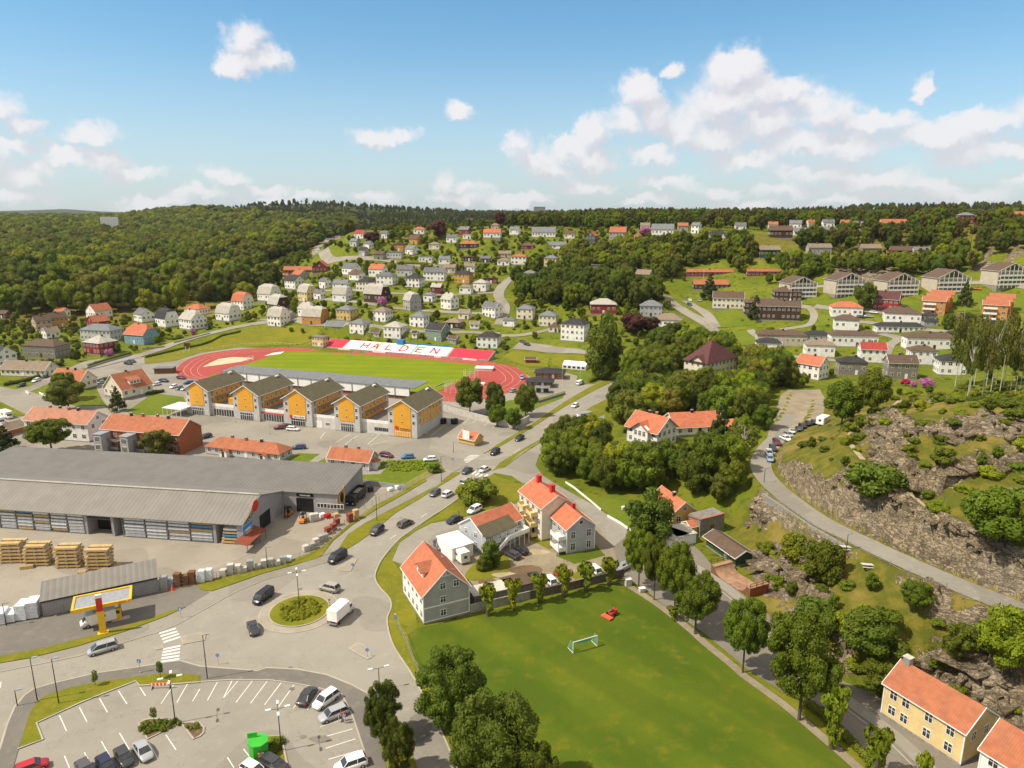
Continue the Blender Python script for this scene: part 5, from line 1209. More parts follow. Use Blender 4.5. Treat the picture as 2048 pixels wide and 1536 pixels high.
# villa with red brown roof above the trees
x,y,L,W_,ya = rect3(P(1412,757,4.6),P(1367,748,4.6),P(1450,738,4.6))
rt = house(x,y,4.6,L,W_,7.0,ya,'h',34,'cream','maroon','cream wooden school villa with maroon roof and brick base among dense trees','villa','villa',floors=2,detail=1,over=.7,chim=1,foundc='brick')
r = MB();b = MB();hw = 3.4;xm = L*.12
for q in (-1,1): r.slab([(xm+q*(hw+.5),-W_/2-1.2,6.9),(xm,-W_/2-1.2,7+hw*.8),(xm,-W_/2+4.5,7+hw*.8),(xm+q*(hw+.5),-W_/2+1,6.9)],.14)
b.extr([(xm-hw,7),(xm+hw,7),(xm,7+hw*.78)],-W_/2-.5,-W_/2+2,axis=1);b.build('gable',M['wall_cream'],rt);r.build('gable_roof',M['roof_maroon'],rt);HOUSES.append((x,y,12))
# yellow house behind the pointed birch, grey barn, green shed
x,y,L,W_,ya = rect3(P(1344,1057),P(1300,1022),P(1384,1045))
house(x,y,0,L,W_,4.0,ya,'g',38,'yellow','orange','deep yellow house with orange roof half hidden by the tall birch','house','house',floors=1,detail=2,chim=1,sides='SEWN',over=.4);HOUSES.append((x,y,7))
x,y,L,W_,ya = rect3(P(1399,1073),P(1447,1060),P(1384,1058))
rt = house(x,y,0,L,W_,4.4,ya,'s',-10,'grey','terracotta','weathered grey plank barn with thin orange roof below the rock','barn','barn',floors=1,detail=1,chim=0,wallmat='timber_grey',wins=False,door=False,base=1,over=.25,trim=False)
MB().box(-.6,.6,-W_/2-.06,-W_/2+.02,.4,2.2).build('door',M['timber_dark'],rt)
x,y,L,W_,ya = rect3(P(1383,1073),P(1397,1070),P(1368,1063))
house(x,y,0,L+1,W_,2.6,ya,'g',30,'yellow','orange','tiny yellow porch house with orange roof leaning on the barn','annex','annex',floors=1,detail=1,chim=0,wins=False,door=False,over=.3)
for a_,lb in (((1330,1084,1352,1092,1318,1077),'small white flat roofed garage half behind the avenue trees'),((1356,1088,1380,1084,1344,1074),'pale flat roofed garage beside the white one')):
 x,y,L,W_,ya = rect3(P(a_[0],a_[1]),P(a_[2],a_[3]),P(a_[4],a_[5]));o_ = empty('garage',(x,y,0),ya);tag(o_,lb,'garage')
 MB().box(-2.6,2.6,-2.8,2.8,0,2.4).build('wall',M['white_sheet'],o_);MB().box(-2.8,2.8,-3,3,2.4,2.6).build('roof',M['concrete_pale'],o_);MB().box(-1.3,1.3,-2.86,-2.78,0,2.1).build('garage_door',M['white_paint'],o_)
x,y,L,W_,ya = rect3(P(1471,1134),P(1412,1092),P(1501,1126))
rt = house(x,y,0,L,W_,2.6,ya,'g',26,'darkgreen','dark','dark green timber shed with black felt roof beside the skate ramp','shed','shed',floors=1,detail=1,chim=0,wins=False,door=False,over=.7,base=.3,roofmat='roof_brown')
for s in (-3,0,3): window(rt,s,-W_/2,1.1,0,1.0,1.0,'','wall_darkgreen',1)
MB().box(1.2,2.2,-W_/2-.05,-W_/2+.02,.36,2.3).build('door',M['wall_green'],rt)
# skate ramp
a = P(1459,1140);b_ = P(1500,1177);c_ = P(1432,1155)
x,y,L,W_,ya = rect3(P(1487,1186),P(1436,1153),P(1521,1177));rt = empty('skate_ramp',(x,y,0),ya);tag(rt,'brown wooden halfpipe ramp with railings beside the green shed','skate ramp')
W_ = 5.0;L = 11.5
surf = [(-L/2,2.0),(-L/2+1.2,2.0)]+[(-L/2+1.2+2.6*(1-math.cos(i/8*math.pi/2)),2.0-1.8*math.sin(i/8*math.pi/2)) for i in range(1,9)]
surf += [(-q[0],q[1]) for q in surf[::-1]]
m_ = MB()
for p,q in zip(surf[:-1],surf[1:]): m_.slab([(p[0],-W_/2,p[1]),(q[0],-W_/2,q[1]),(q[0],W_/2,q[1]),(p[0],W_/2,p[1])],.12)
m_.build('riding_surface',M['ramp_wood'],rt)
for s in (-1,1):
 f = MB();f.extr([(q[0],q[1]-.13) for q in surf]+[(L/2,0),(-L/2,0)],s*W_/2-.05+(0.06 if s < 0 else -.06),s*W_/2+.05+(0.06 if s < 0 else -.06),axis=1);f.build('side_panel',M['timber_grey' if s > 0 else 'timber_dark'],rt)
 rl = MB()
 for yy in (-W_/2,-W_/6,W_/6,W_/2): rl.box(s*L/2-.05,s*L/2+.05,yy-.05,yy+.05,1.9,3.0)
 for zz in (2.4,2.9): rl.box(s*L/2-.03,s*L/2+.03,-W_/2,W_/2,zz,zz+.12)
 rl.build('railing',M['timber_dark'],rt)
 MB().box(min(s*(L/2-.01),s*(L/2+.04)),max(s*(L/2-.01),s*(L/2+.04)),-W_/2,W_/2,0,1.88).build('end_panel',M['rust' if s > 0 else 'timber_grey'],rt)
# yellow house and white house at the bottom right
x,y,L,W_,ya = rect3(P(1920,1532),P(1762,1428),P(1985,1500))
A_,B_ = P(1762,1428),P(1920,1532);exv = (B_-A_).xy.normalized();eyv = Vector((-exv.y,exv.x));W_ = 7.4;L = (B_-A_).length
c = (A_.xy+B_.xy)/2+eyv*W_/2;ya = math.atan2(exv.y,exv.x)
rt = house(c.x,c.y,0,L,W_,5.6,ya,'g',35,'paleyellow','terracotta','pale yellow two storey house with tiled red roof at the foot of the cliff','house','house',floors=2,detail=2,sides='',over=.4,chim=0)
for i in (.13,.29,.58,.84):
 for k in (0,1): window(rt,-L/2+i*L,-W_/2,1.0+2.6*k,0,1.05,1.35,'cb','white_paint',2)
for s in (-1.5,1.5): window(rt,L/2,s,3.4,R(90),1.0,1.3,'cb','white_paint',2)
zr = 5.6+W_/2*math.tan(R(35));cb = MB();cb.box(-L/2+.3,-L/2+1.3,-.5,.5,zr-1,zr+1.0);cb.box(-L/2+.2,-L/2+1.4,-.6,.6,zr+1.0,zr+1.15,1);cb.build('chimney',[M['galvanised'],M['concrete_pale']],rt)
r = MB();r.slab([(L*.12,.3,zr-.25),(L*.5,.3,zr-.25),(L*.44,W_/2+3.5,3.6),(L*.12,W_/2+3.5,3.6)],.14);r.build('rear_roof',M['roof_olive'],rt)
MB().box(L*.13,L*.43,W_/2+.02,W_/2+3.1,0,3.6).build('rear_wing',M['wall_paleyellow'],rt)
c2 = P(1954,1497,5.0).xy;L2 = 13;W2 = 8.0;cc = c2+exv*(L2/2+.4)+eyv*(W2/2+.4)
rt = house(cc.x,cc.y,0,L2,W2,5.2,ya,'g',36,'white','terracotta','white house with tiled red roof cut by the lower right corner','house','house',floors=2,detail=2,sides='SW',over=.4,chim=1)
# ------------------------------------------------------------------ left quarter houses
x,y,L,W_,ya = rect3(P(179,885),P(53,875),P(217,868))
rt = house(x,y,0,L,W_,6.6,ya,'g',33,'white','faded','long white two storey apartment house with faded red roof','apartment_building','apartment building',floors=2,detail=1,sides='SENW',spacing=3.6,chim=4,over=.5)
x,y,L,W_,ya = rect3(P(362,911),P(206,897),P(407,890))
rt = house(x,y,0,L,W_,6.9,ya,'g',33,'grey','terracotta','long brick apartment house with orange roof and grey stair towers','apartment_building','apartment building',floors=2,detail=1,sides='SN',spacing=3.4,chim=4,over=.3,wallmat='brick',foundc='brick')
for q in (-.42,-.08,.3):
 t = MB();X = q*L;t.box(X-1.5,X+1.5,-W_/2-4.2,-W_/2-.02,0,6.2);tw = t.build('stair_tower',M['wall_grey'],rt)
 MB().box(X-1.7,X+1.7,-W_/2-4.4,-W_/2-.02,6.2,6.4).build('tower_roof',M['galvanised'],tw)
 for z in (1.2,3.9): window(tw,X,-W_/2-4.2,z,0,1.8,1.6,'v','white_paint',1)
 for z in (.6,3.3):
  b = MB();b.box(X+1.52,X+5.2,-W_/2-1.8,-W_/2,z,z+.15);b.box(X+1.52,X+5.2,-W_/2-1.86,-W_/2-1.8,z,z+1.05);b.build('balcony',M['grey_metal'],rt)
x,y,L,W_,ya = rect3(P(162,781),P(104,776),P(197,772))
house(x,y,0,L,W_,4.2,ya,'g',42,'cream','terracotta','cream house with large orange roof behind two garden trees','house','house','houses of the left quarter',floors=1,detail=1,chim=2)
x,y,L,W_,ya = rect3(P(246,801),P(307,787),P(216,792))
rt = house(x,y,.6,L,W_,3.9,ya,'g',42,'cream','terracotta','cream house with rusty orange roof and wide dormer','house','house','houses of the left quarter',floors=1,detail=1,chim=1)
t_ = math.tan(R(42));b = MB();b.box(-2.4,2.4,-W_/2+1.2,-W_/2+4,3.9+1.0,3.9+2.7);dd = b.build('dormer',M['wall_white'],rt);MB().slab([(-2.8,-W_/2+.8,6.75),(2.8,-W_/2+.8,6.75),(2.8,-W_/2+4.6,8.0),(-2.8,-W_/2+4.6,8.0)],.12).build('dormer_roof',M['roof_terracotta'],dd)
for s in (-1.4,0,1.4): window(dd,s,-W_/2+1.2,5.4,0,.9,.8,'c','white_paint',1)
x,y,L,W_,ya = rect3(P(560,925),P(413,908),P(588,912))
rt = house(x,y,0,L,W_,2.9,ya,'h',34,'palegrey','terracotta','long single storey grey cottage with rusty orange hipped roof','cottage','cottage','cottages beside the industrial hall',floors=1,detail=2,chim=3,spacing=2.6)
for q in (-.22,.3):
 b = MB();X = q*L;b.box(X-1.3,X+1.3,-W_/2-1.6,-W_/2,0,2.3);pp = b.build('porch',M['wall_white'],rt);r = MB()
 for s in (-1,1): r.slab([(X+s*1.7,-W_/2-2.0,2.25),(X,-W_/2-2.0,3.1),(X,-W_/2+1,3.1),(X+s*1.7,-W_/2+1,2.25)],.1)
 r.build('porch_roof',M['roof_terracotta'],pp);MB().box(X-.45,X+.45,-W_/2-1.66,-W_/2-1.58,.1,2.1).build('door',M['wall_brown'],pp)
x,y,L,W_,ya = rect3(P(738,943),P(656,934),P(764,930))
rt = house(x,y,0,L,W_,3.1,ya,'g',38,'palegrey','terracotta','pale grey cottage with mossy orange gable roof by the weedy plot','cottage','cottage','cottages beside the industrial hall',floors=1,detail=2,chim=2,spacing=3.4,foundc='plaster_grey')
MB().box(L/2,L/2+1.6,-1.2,1.2,0,2.3).build('porch',M['wall_white'],rt);MB().slab([(L/2,-1.5,3.1),(L/2+1.9,-1.5,2.3),(L/2+1.9,1.5,2.3),(L/2,1.5,3.1)],.1).build('porch_roof',M['roof_terracotta'],rt)
# small brick garage and sheds at the left
x,y,L,W_,ya = rect3(P(30,872),P(52,866),P(18,862));house(x,y,0,6,5,2.5,ya,'g',35,'grey','tan','small brick garage with pale roof left of the white apartment house','garage','garage',floors=1,chim=0,wallmat='brick',wins=False,door=False,detail=1)
x,y,L,W_,ya = rect3(P(330,749),P(312,747),P(349,744));rt = empty('ticket_hut',(x,y,0),0.1);tag(rt,'small brown flat roofed hut by the end of the running track','hut')
MB().box(-4.3,4.3,-2.4,2.4,0,2.6).build('wall',M['timber_dark'],rt);MB().box(-4.6,4.6,-2.8,2.8,2.6,2.85).build('roof',M['roof_slate'],rt)
# orange hut with sign board
x,y,L,W_,ya = rect3(P(949,893),P(918,886),P(963,885))
rt = house(x,y,0,L,W_,2.3,ya,'g',38,'yellow','orange','tiny yellow hut with orange roof and white roof sign in the car park','kiosk','kiosk',floors=1,chim=0,wins=False,door=False,detail=1,base=.2)
MB().box(-1.4,1.4,-W_/2-.35,-W_/2-.2,2.0,5.0).build('sign_board',M['white_paint'],rt)
# stadium club buildings
for A,B,C_,h,wl,rc_,lb,rf in ((P(1094,768),P(1073,760),P(1128,756),3.2,'brick','roof_dark','brown brick clubhouse with dark hipped roof by the track','h'),(P(1058,780),P(1055,774),P(1106,776),2.8,'timber_dark','roof_dark','low dark timber clubhouse with hipped roof nearest the track','h'),(P(1076,792),P(1073,786),P(1098,790),2.2,'wall_darkgreen','roof_slate','small dark green shed with flat roof beside the clubhouses','f')):
 ctr = (B+C_)/2;w_ = abs(C_.x-B.x);rt = house(ctr.x,ctr.y+3,0,w_,w_*.6,h,-.12,rf,20,'brown','dark',lb,'clubhouse','clubhouse','clubhouses beside the stadium',floors=1,chim=0,wallmat=wl,roofmat=rc_,detail=1,base=.3,over=.8)
g_ = G(1062,727);house(g_.x,g_.y+2,g_.z,5.5,3.5,2.2,-.1,'g',25,'red','brown','small bright red shed on the lawn right of the track','garden_shed','shed',floors=1,chim=0,wins=False,detail=1,base=1)
g_ = G(638,696);rt = house(g_.x,g_.y+3,0.5,8.0,4.5,6.0,-.45,'h',8,'paleyellow','slate','two storey timing tower hut at the left end of the seats','timing_tower','timing tower',floors=2,chim=0,detail=1,spacing=1.6)
# white party tent
g0,g1 = G(1130,737),G(1176,741);c = (g0+g1)/2;L = (g1-g0).length;ya = math.atan2(g1.y-g0.y,g1.x-g0.x);rt = empty('party_tent',(c.x,c.y+3,c.z-.2),ya);tag(rt,'long white party tent with clear windows on the lawn','tent')
b = MB();b.extr([(-3.5,0),(3.5,0),(3.5,2.3),(0,3.9),(-3.5,2.3)],-L/2,L/2);b.build('canvas',M['white_sheet'],rt)
for i in range(5): window(rt,-L/2+L*(i+.5)/5,-3.5,.8,0,1.5,1.1,'','white_paint',1)
# ------------------------------------------------------------------ yellow shop and housing row
BC = [(421,832,374,828),(520,843.5,469,838),(625,855.5,570,849),(721,866,670,861),(835,878,777,872)]
dirn = (P(873,850)-P(835,878)).xy.normalized()
fdir = (P(835,878)-P(421,832)).xy.normalized();perp = Vector((-fdir.y,fdir.x));HB = 10.2;LB = 21.0;ctrs = []
LABS = ['leftmost yellow gabled housing block of the shop row','yellow gabled housing block second from the left above the red fascia','middle yellow gabled housing block above the wine shop sign','yellow gabled housing block fourth from the left','rightmost yellow gabled housing block beside the car park']
yaB = math.atan2(perp.y,perp.x)
for i,(ax,ay,bx,by) in enumerate(BC):
 A,B = P(ax,ay).xy,P(bx,by).xy;Wd = abs((A-B).dot(fdir));c = (A+B)/2+perp*LB/2
 rt = house(c.x,c.y,0,LB,Wd,HB,yaB+math.pi,'g',30,'palegrey','olive',LABS[i],'apartment_building','apartment building','yellow gabled blocks on the shop row',floors=3,detail=1,sides='',over=.7,chim=0,base=0.2,foundc='concrete')
 # local +x looks back at the viewer: front gable is E; S side faces right of the picture or left
 y0 = MB();w2 = Wd*.30;t30 = math.tan(R(30))
 y0.extr([(-w2,3.9 if i < 4 else .4),(w2,3.9 if i < 4 else .4),(w2,HB+(Wd/2-w2)*t30-.05),(0,HB+Wd/2*t30-.08),(-w2,HB+(Wd/2-w2)*t30-.05)],LB/2+.0,LB/2+.14);y0.build('yellow_front',M['yellow_panel'],rt)
 for s in (-1,1):
  yy = MB();ys = s*(Wd/2);yy.box(-LB/2+2,LB/2-3,min(ys,ys+s*.12),max(ys,ys+s*.12),4.1,HB-.4);yy.build('yellow_side',M['yellow_panel'],rt)
 for z in (5.0,7.6):
  window(rt,LB/2+.14,0,z+.2,R(90),.55,.6,'','white_paint',1)
  for s in (-1,1): window(rt,LB/2,s*(Wd*.39),z,R(90),.95,1.2,'b','white_paint',1)
  for q in range(7):
   for s,rz in ((-1,0),(1,R(180))): window(rt,LB/2-2.0-q*2.75,s*(Wd/2+.12),z-.1,rz,.9 if q % 3 else .95,1.2 if q % 3 else 2.0,'c','white_paint',1)
 b = MB();s = 1
 for s in ((-1,1) if i < 4 else (-1,)):
  if i == 4: continue
  b.box(-LB/2+2,LB/2-3.5,min(s*Wd/2,s*(Wd/2+1.4)),max(s*Wd/2,s*(Wd/2+1.4)),6.7,6.85)
 if b.v: b.build('walkway',M['grey_metal'],rt)
 MB().box(LB/2,LB/2+.1,-Wd*.25,Wd*.25,.3,2.9).build('shop_window',M['glass'],rt)
 sh = MB()
 for q in range(7): sh.box(LB/2+.1,LB/2+.16,-Wd*.25+q*Wd*.5/6-.05,-Wd*.25+q*Wd*.5/6+.05,.3,2.9)
 sh.box(LB/2+.1,LB/2+.16,-Wd*.25,Wd*.25,2.0,2.1);sh.build('shop_window_frame',M['white_paint'],rt)
 vent = MB().box(-.9,.9,-.35,.35,0,.5).build('roof_vent',M['white_paint'],rt);vent.location = (-LB/2+3,.9,HB+(Wd/2-.9)*t30+.1)
 ctrs.append((c,Wd));HOUSES.append((c.x,c.y,10))
# podium of shops between the blocks
A,B = P(421,832).xy,P(777,872).xy
for i in range(4):
 a = P(BC[i][0],BC[i][1]).xy+perp*1.2;b = P(BC[i+1][2],BC[i+1][3]).xy+perp*1.2;c = (a+b)/2+perp*10.5;Lp = (b-a).length-.1
 rt = empty('shop_wing',(c.x,c.y,0),math.atan2(fdir.y,fdir.x));tag(rt,['low white shop wing with dark glazing left of the red fascia','low white shop wing under the long red fascia','low blank white shop wing in the middle of the row','low white shop wing with four small windows'][i],'shop','low shop wings between the yellow blocks')
 MB().box(-Lp/2,Lp/2,-10.5,10.5,0,3.9).build('wall',M['plaster'],rt);MB().box(-Lp/2+.2,Lp/2-.2,-10.2,10.3,3.9,3.98).build('deck',M['timber_grey'],rt)
 r = MB();r.box(-Lp/2,Lp/2,-10.5,-10.35,3.9,4.9);r.build('parapet',M['white_sheet'],rt)
 if i in (0,1):
  MB().box(-Lp/2+1,Lp/2-1,-10.58,-10.48,.4,2.8).build('shop_window',M['glass'],rt);m_ = MB()
  for q in range(9): m_.box(-Lp/2+1+q*(Lp-2)/8-.06,-Lp/2+1+q*(Lp-2)/8+.06,-10.64,-10.58,.4,2.8)
  m_.build('shop_window_frame',M['white_paint'],rt)
  if i == 1: MB().box(-Lp/2,Lp/2,-10.66,-10.5,3.15,3.5).build('fascia',M['red_paint'],rt)
 if i == 2: window(rt,-3,-10.5,1.2,0,1.6,.9,'v','white_paint',1);window(rt,1,-10.5,1.2,0,1.6,.9,'v','white_paint',1);MB().box(-Lp/2+1,-Lp/2+3.4,-10.56,-10.48,0,2.6).build('door',M['white_paint'],rt)
 if i == 3:
  for q in range(4): window(rt,.2+q*1.6,-10.5,1.2,0,1.3,1.1,'c','grey_metal',1)
 sh = MB();sh.box(-1.5,1.5,-6,-3.4,3.98,6.0);
 if i == 0: sh.build('roof_hut',M['yellow_panel'],rt)
# white canopy left of the first block
c = P(348,832).xy;rt = empty('canopy',(c.x,c.y,0),math.atan2(fdir.y,fdir.x));tag(rt,'white open canopy roof left of the yellow blocks','canopy')
MB().box(-4.5,4.5,-1,8,3.0,3.25).build('roof',M['white_sheet'],rt);b = MB()
for q in range(5): b.box(-4.4+q*2.15,-4.3+q*2.15,-.95,-.8,0,3)
b.build('post',M['white_paint'],rt)
# ------------------------------------------------------------------ signs with lettering
def text_part(s,size,parent,loc,rot,m,name='lettering',depth=.03,align='CENTER',sx=1.0):
 cu = D.curves.new(name,'FONT');cu.body = s;cu.size = size;cu.extrude = depth;cu.align_x = align;cu.align_y = 'CENTER';cu.resolution_u = 2
 o = D.objects.new(name,cu);cu.materials.append(M[m]);o.location = loc;o.rotation_euler = rot;o.scale = (sx,1,1)
 COL.objects.link(o);bpy.context.view_layer.update()
 me = D.meshes.new_from_object(o.evaluated_get(bpy.context.evaluated_depsgraph_get()));COL.objects.unlink(o);D.objects.remove(o)
 o = D.objects.new(name,me);o.location = loc;o.rotation_euler = rot;o.scale = (sx,1,1);COL.objects.link(o);o.parent = parent;return o
def wall_sign(px,py,z,w,h,board,txt,tcol,label,rz,size=None,off=.25,sx=1.0):
 p = P(px,py,z);rt = empty('wall_sign',(p.x,p.y,z-h/2),rz);tag(rt,label,'sign')
 MB().box(-w/2,w/2,-.06,.06,0,h).build('board',M[board],rt)
 if txt: text_part(txt,size or h*.7,rt,(0,-.09,h/2),(R(90),0,0),tcol,sx=sx)
 return rt
fa = math.atan2(fdir.y,fdir.x)
def on_front(i,u,z,out=.35):
 """point on the front of block i: u metres right of its centre"""
 c,Wd = ctrs[i];q = c-perp*(LB/2+out)+fdir*u;return Vector((q.x,q.y,z))
def front_sign(i,u,z,w,h,board,txt,tcol,label,size=None,sx=1.0):
 p = on_front(i,u,z-h/2);rt = empty('wall_sign',p,fa);tag(rt,label,'sign')
 MB().box(-w/2,w/2,-.06,.06,0,h).build('board',M[board],rt)
 if txt: text_part(txt,size or h*.7,rt,(0,-.09,h/2),(R(90),0,0),tcol,sx=sx)
front_sign(2,.6,3.5,5.2,1.1,'white_paint','INN & YDUR','black_paint','white fascia sign with black capital letters above the middle shop')
front_sign(2,-2.7,3.5,1.1,1.2,'red_paint',None,None,'red square panel left of the white fascia sign')
front_sign(4,.8,3.3,3.9,.8,'yellow_panel','vinverkstedet','black_paint','dark lettered sign over the door of the rightmost yellow block',.62)
front_sign(4,-2.2,3.5,1.2,1.0,'red_paint',None,None,'red hanging panel at the corner of the rightmost yellow block')
# ------------------------------------------------------------------ industrial hall
EZ = 5.5
A = P(489,1091).xy;Cc = P(575,1022).xy;Bf = P(0,1016,EZ).xy;Af = P(484,1048,EZ).xy
exv = (Af-Bf).normalized();eyv = Vector((-exv.y,exv.x));W1 = (Cc-A).dot(eyv);ya = math.atan2(exv.y,exv.x);L1 = 92.0
c = A-exv*L1/2+eyv*W1/2
def loc_at(px,dirv,A0):
 """distance along dirv from A0 where the picture column is px (at z=0)"""
 best = min(range(0,600),key=lambda k: abs(proj(*(A0+dirv*k*.1),0)[0]-px));return best*.1
yr = loc_at(524,eyv,A)
def z_for(x,y,py):
 return min((abs(proj(x,y,z*.05)[1]-py),z*.05) for z in range(400))[1]
pr_ = A+eyv*yr;ZR = z_for(pr_.x,pr_.y,990);ZR = min(max(ZR,7.5),12)
rt = empty('industrial_hall',(c.x,c.y,0),ya);tag(rt,'long grey sheet metal timber hall with open racks along its front','industrial hall')
yl = -W1/2;ym = yl+yr;yb = W1/2
DEP = 3.4     # depth of the open rack bays
b = MB();b.box(-L1/2,L1/2,yl+DEP,yb,0,EZ);b.extr([(yl+.2,EZ-.1),(yb,EZ-.1),(ym,ZR-.12)],-L1/2,L1/2-.0);b.build('wall',M['sheet_wall_v'],rt)
r = MB();r.slab([(-L1/2-.3,yl-.6,EZ-.15),(L1/2+.4,yl-.6,EZ-.15),(L1/2+.4,ym,ZR+.1),(-L1/2-.3,ym,ZR+.1)],.18);r.slab([(-L1/2-.3,ym,ZR+.1),(L1/2+.4,ym,ZR+.1),(L1/2+.4,yb,EZ+.05),(-L1/2-.3,yb,EZ+.05)],.18)
ro = r.build('roof',M['sheet_roof_new'],rt)
MB().box(-L1/2,L1/2,ym-.3,ym+.5,ZR+.14,ZR+.26).build('ridge_flashing',M['roof_pale'],ro)
# dividing walls: the recessed loading bay and the right end
def xloc(px,py): q = P(px,py).xy-c;return q.dot(exv)
XB0,XB1 = xloc(170,1072),xloc(221,1077);XR = xloc(424,1093)
for X,nm in ((XB0,'end_wall'),(XB1,'end_wall'),(XR,'end_wall')): MB().box(X-.35,X+.35,yl,yl+DEP-.02,0,EZ-.05).build(nm,M['sheet_wall'],rt)
b = MB();b.box(L1/2-1.6,L1/2,yl,yl+DEP-.02,0,EZ-.02);b.build('end_wall',M['sheet_wall'],rt)
MB().box(XB0+.4,XB1-.4,yl+DEP-.05,yl+DEP+.03,0,3.4).build('loading_door',M['black_paint'],rt);MB().slab([(XB0+.36,yl+.1,4.2),(XB1-.36,yl+.1,4.2),(XB1-.36,yl+DEP,4.9),(XB0+.36,yl+DEP,4.9)],.12).build('bay_roof',M['sheet_roof'],rt)
def end_panel(y0,y1,z0,z1,m,nm,o=.06): return MB().box(L1/2+.0,L1/2+o,y0,y1,z0,z1).build(nm,M[m],rt)
def yloc(px,py): q = P(px,py).xy-A;return yl+q.dot(eyv)
yd0,yd1 = yloc(524,1063),yloc(545,1045)
end_panel(yd0,yd1,0,3.9,'black_paint','doorway');
sg = empty('wall_sign',(0,0,0));ps = A+eyv*(yr-2.6)+exv*.75;sg.location = (ps.x,ps.y,5.2);sg.rotation_euler = (0,0,ya+R(90));tag(sg,'slanted pale sign with red heart shaped tool logo on the hall gable','sign')
MB().poly([(-3.6,0,.1),(.2,0,2.1),(.6,0,3.6),(-.9,0,3.1),(-3.4,0,1.2)],[(0,1,2,3,4)]).build('board',M['wall_paleyellow'],sg);sg.scale = (1.35,1,1.2)
hb = MB();hb.extr([(-.7+1.1*math.cos(a*.524),2.3+1.15*math.sin(a*.524)) for a in range(12)],-.12,-.05,axis=1);hb.build('red_emblem',M['red_paint'],sg);text_part('MON',1.1,sg,(-2.4,-.1,1.15),(R(90),R(-26),0),'dark_metal')
b = empty('wall_sign',(0,0,0));pb = A+eyv*(yr-7.2)+exv*.45;b.location = (pb.x,pb.y,2.6);b.rotation_euler = (0,0,ya+R(90));tag(b,'blue and pale poster board above the red awning','sign')
MB().box(-2.2,2.2,-.05,.05,0,2.6).build('board',M['paint_paleblue'],b);MB().box(-2.2,2.2,-.09,-.05,1.5,2.3).build('blue_band',M['sign_blue'],b)
# red awning
aw = empty('awning_stall',(0,0,0));pa = A+eyv*(yr-8.2)+exv*1.6;aw.location = (pa.x,pa.y,0);aw.rotation_euler = (0,0,ya+R(90));tag(aw,'red lean-to awning sheltering bagged goods on the hall gable','awning')
MB().slab([(-4.5,-1.6,2.2),(4.5,-1.6,2.2),(4.5,1.5,3.0),(-4.5,1.5,3.0)],.1).build('roof',M['rust'],aw);b_ = MB()
for q in range(4): b_.box(-4.3+q*2.85,-4.2+q*2.85,-1.5,-1.4,0,2.15)
b_.build('post',M['timber_dark'],aw)
# rear hall: low single pitch rising to the back
A2 = P(677,1028).xy;yr2 = 9.2;ZR2 = 6.7;L2 = 110.0;c2 = A2-exv*L2/2+eyv*yr2
rt2 = empty('industrial_hall',(c2.x,c2.y,0),ya);tag(rt2,'broad grey warehouse with dark doorway and black fascia sign behind the timber hall','industrial hall')
b = MB();b.box(-L2/2,L2/2,-yr2,yr2,0,EZ);b.extr([(-yr2,EZ-.05),(yr2,EZ-.05),(yr2,ZR2-.1)],-L2/2,L2/2);b.build('wall',M['sheet_wall'],rt2)
r = MB();r.slab([(-L2/2-.3,-yr2-.4,EZ+.0),(L2/2+.3,-yr2-.4,EZ+.0),(L2/2+.3,yr2+.3,ZR2+.12),(-L2/2-.3,yr2+.3,ZR2+.12)],.16)
r.build('roof',M['sheet_roof'],rt2)
def x2(px,py): return (P(px,py).xy-c2).dot(exv)
dx0,dx1 = x2(594,1023),x2(627,1026)
MB().box(dx0,dx1,-yr2-.06,-yr2+.02,0,3.8).build('doorway',M['black_paint'],rt2)
sg = empty('wall_sign',(0,0,0));q = c2+exv*((dx0+dx1)/2+.2)-eyv*(yr2+.1);sg.location = (q.x,q.y,4.3);sg.rotation_euler = (0,0,ya);tag(sg,'black fascia sign with white lettering over the warehouse door','sign')
MB().box(-2.3,2.3,-.08,.02,0,.8).build('board',M['black_paint'],sg);text_part('Varemottak',.62,sg,(0,-.11,.4),(R(90),0,0),'white_paint')
for q in range(8): window(rt2,x2(634,1030)+q*.9,-yr2,1.5,0,.75,1.1,'','white_paint',1)
sg = empty('wall_sign',(0,0,0));q = A2+eyv*2.6+exv*.08;sg.location = (q.x,q.y,1.6);sg.rotation_euler = (0,0,ya+R(90));tag(sg,'yellow sign with black pear shaped emblem on the warehouse end wall','sign')
MB().extr([(-1.9,0),(1.9,1.0),(1.7,4.6),(.6,4.1),(-1.9,3.0)],-.08,.0,axis=1).build('board',M['yellow_paint'],sg)
b = MB();b.extr([(-.2+1.25*math.cos(a*.524),2.1+1.5*math.sin(a*.524)) for a in range(12)],-.16,-.09,axis=1);b.build('black_emblem',M['black_paint'],sg)
b = MB();b.extr([(.9+.6*math.cos(a*.524),3.3+.7*math.sin(a*.524)) for a in range(12)],-.2,-.15,axis=1);b.build('orange_emblem',M['orange_paint'],sg)
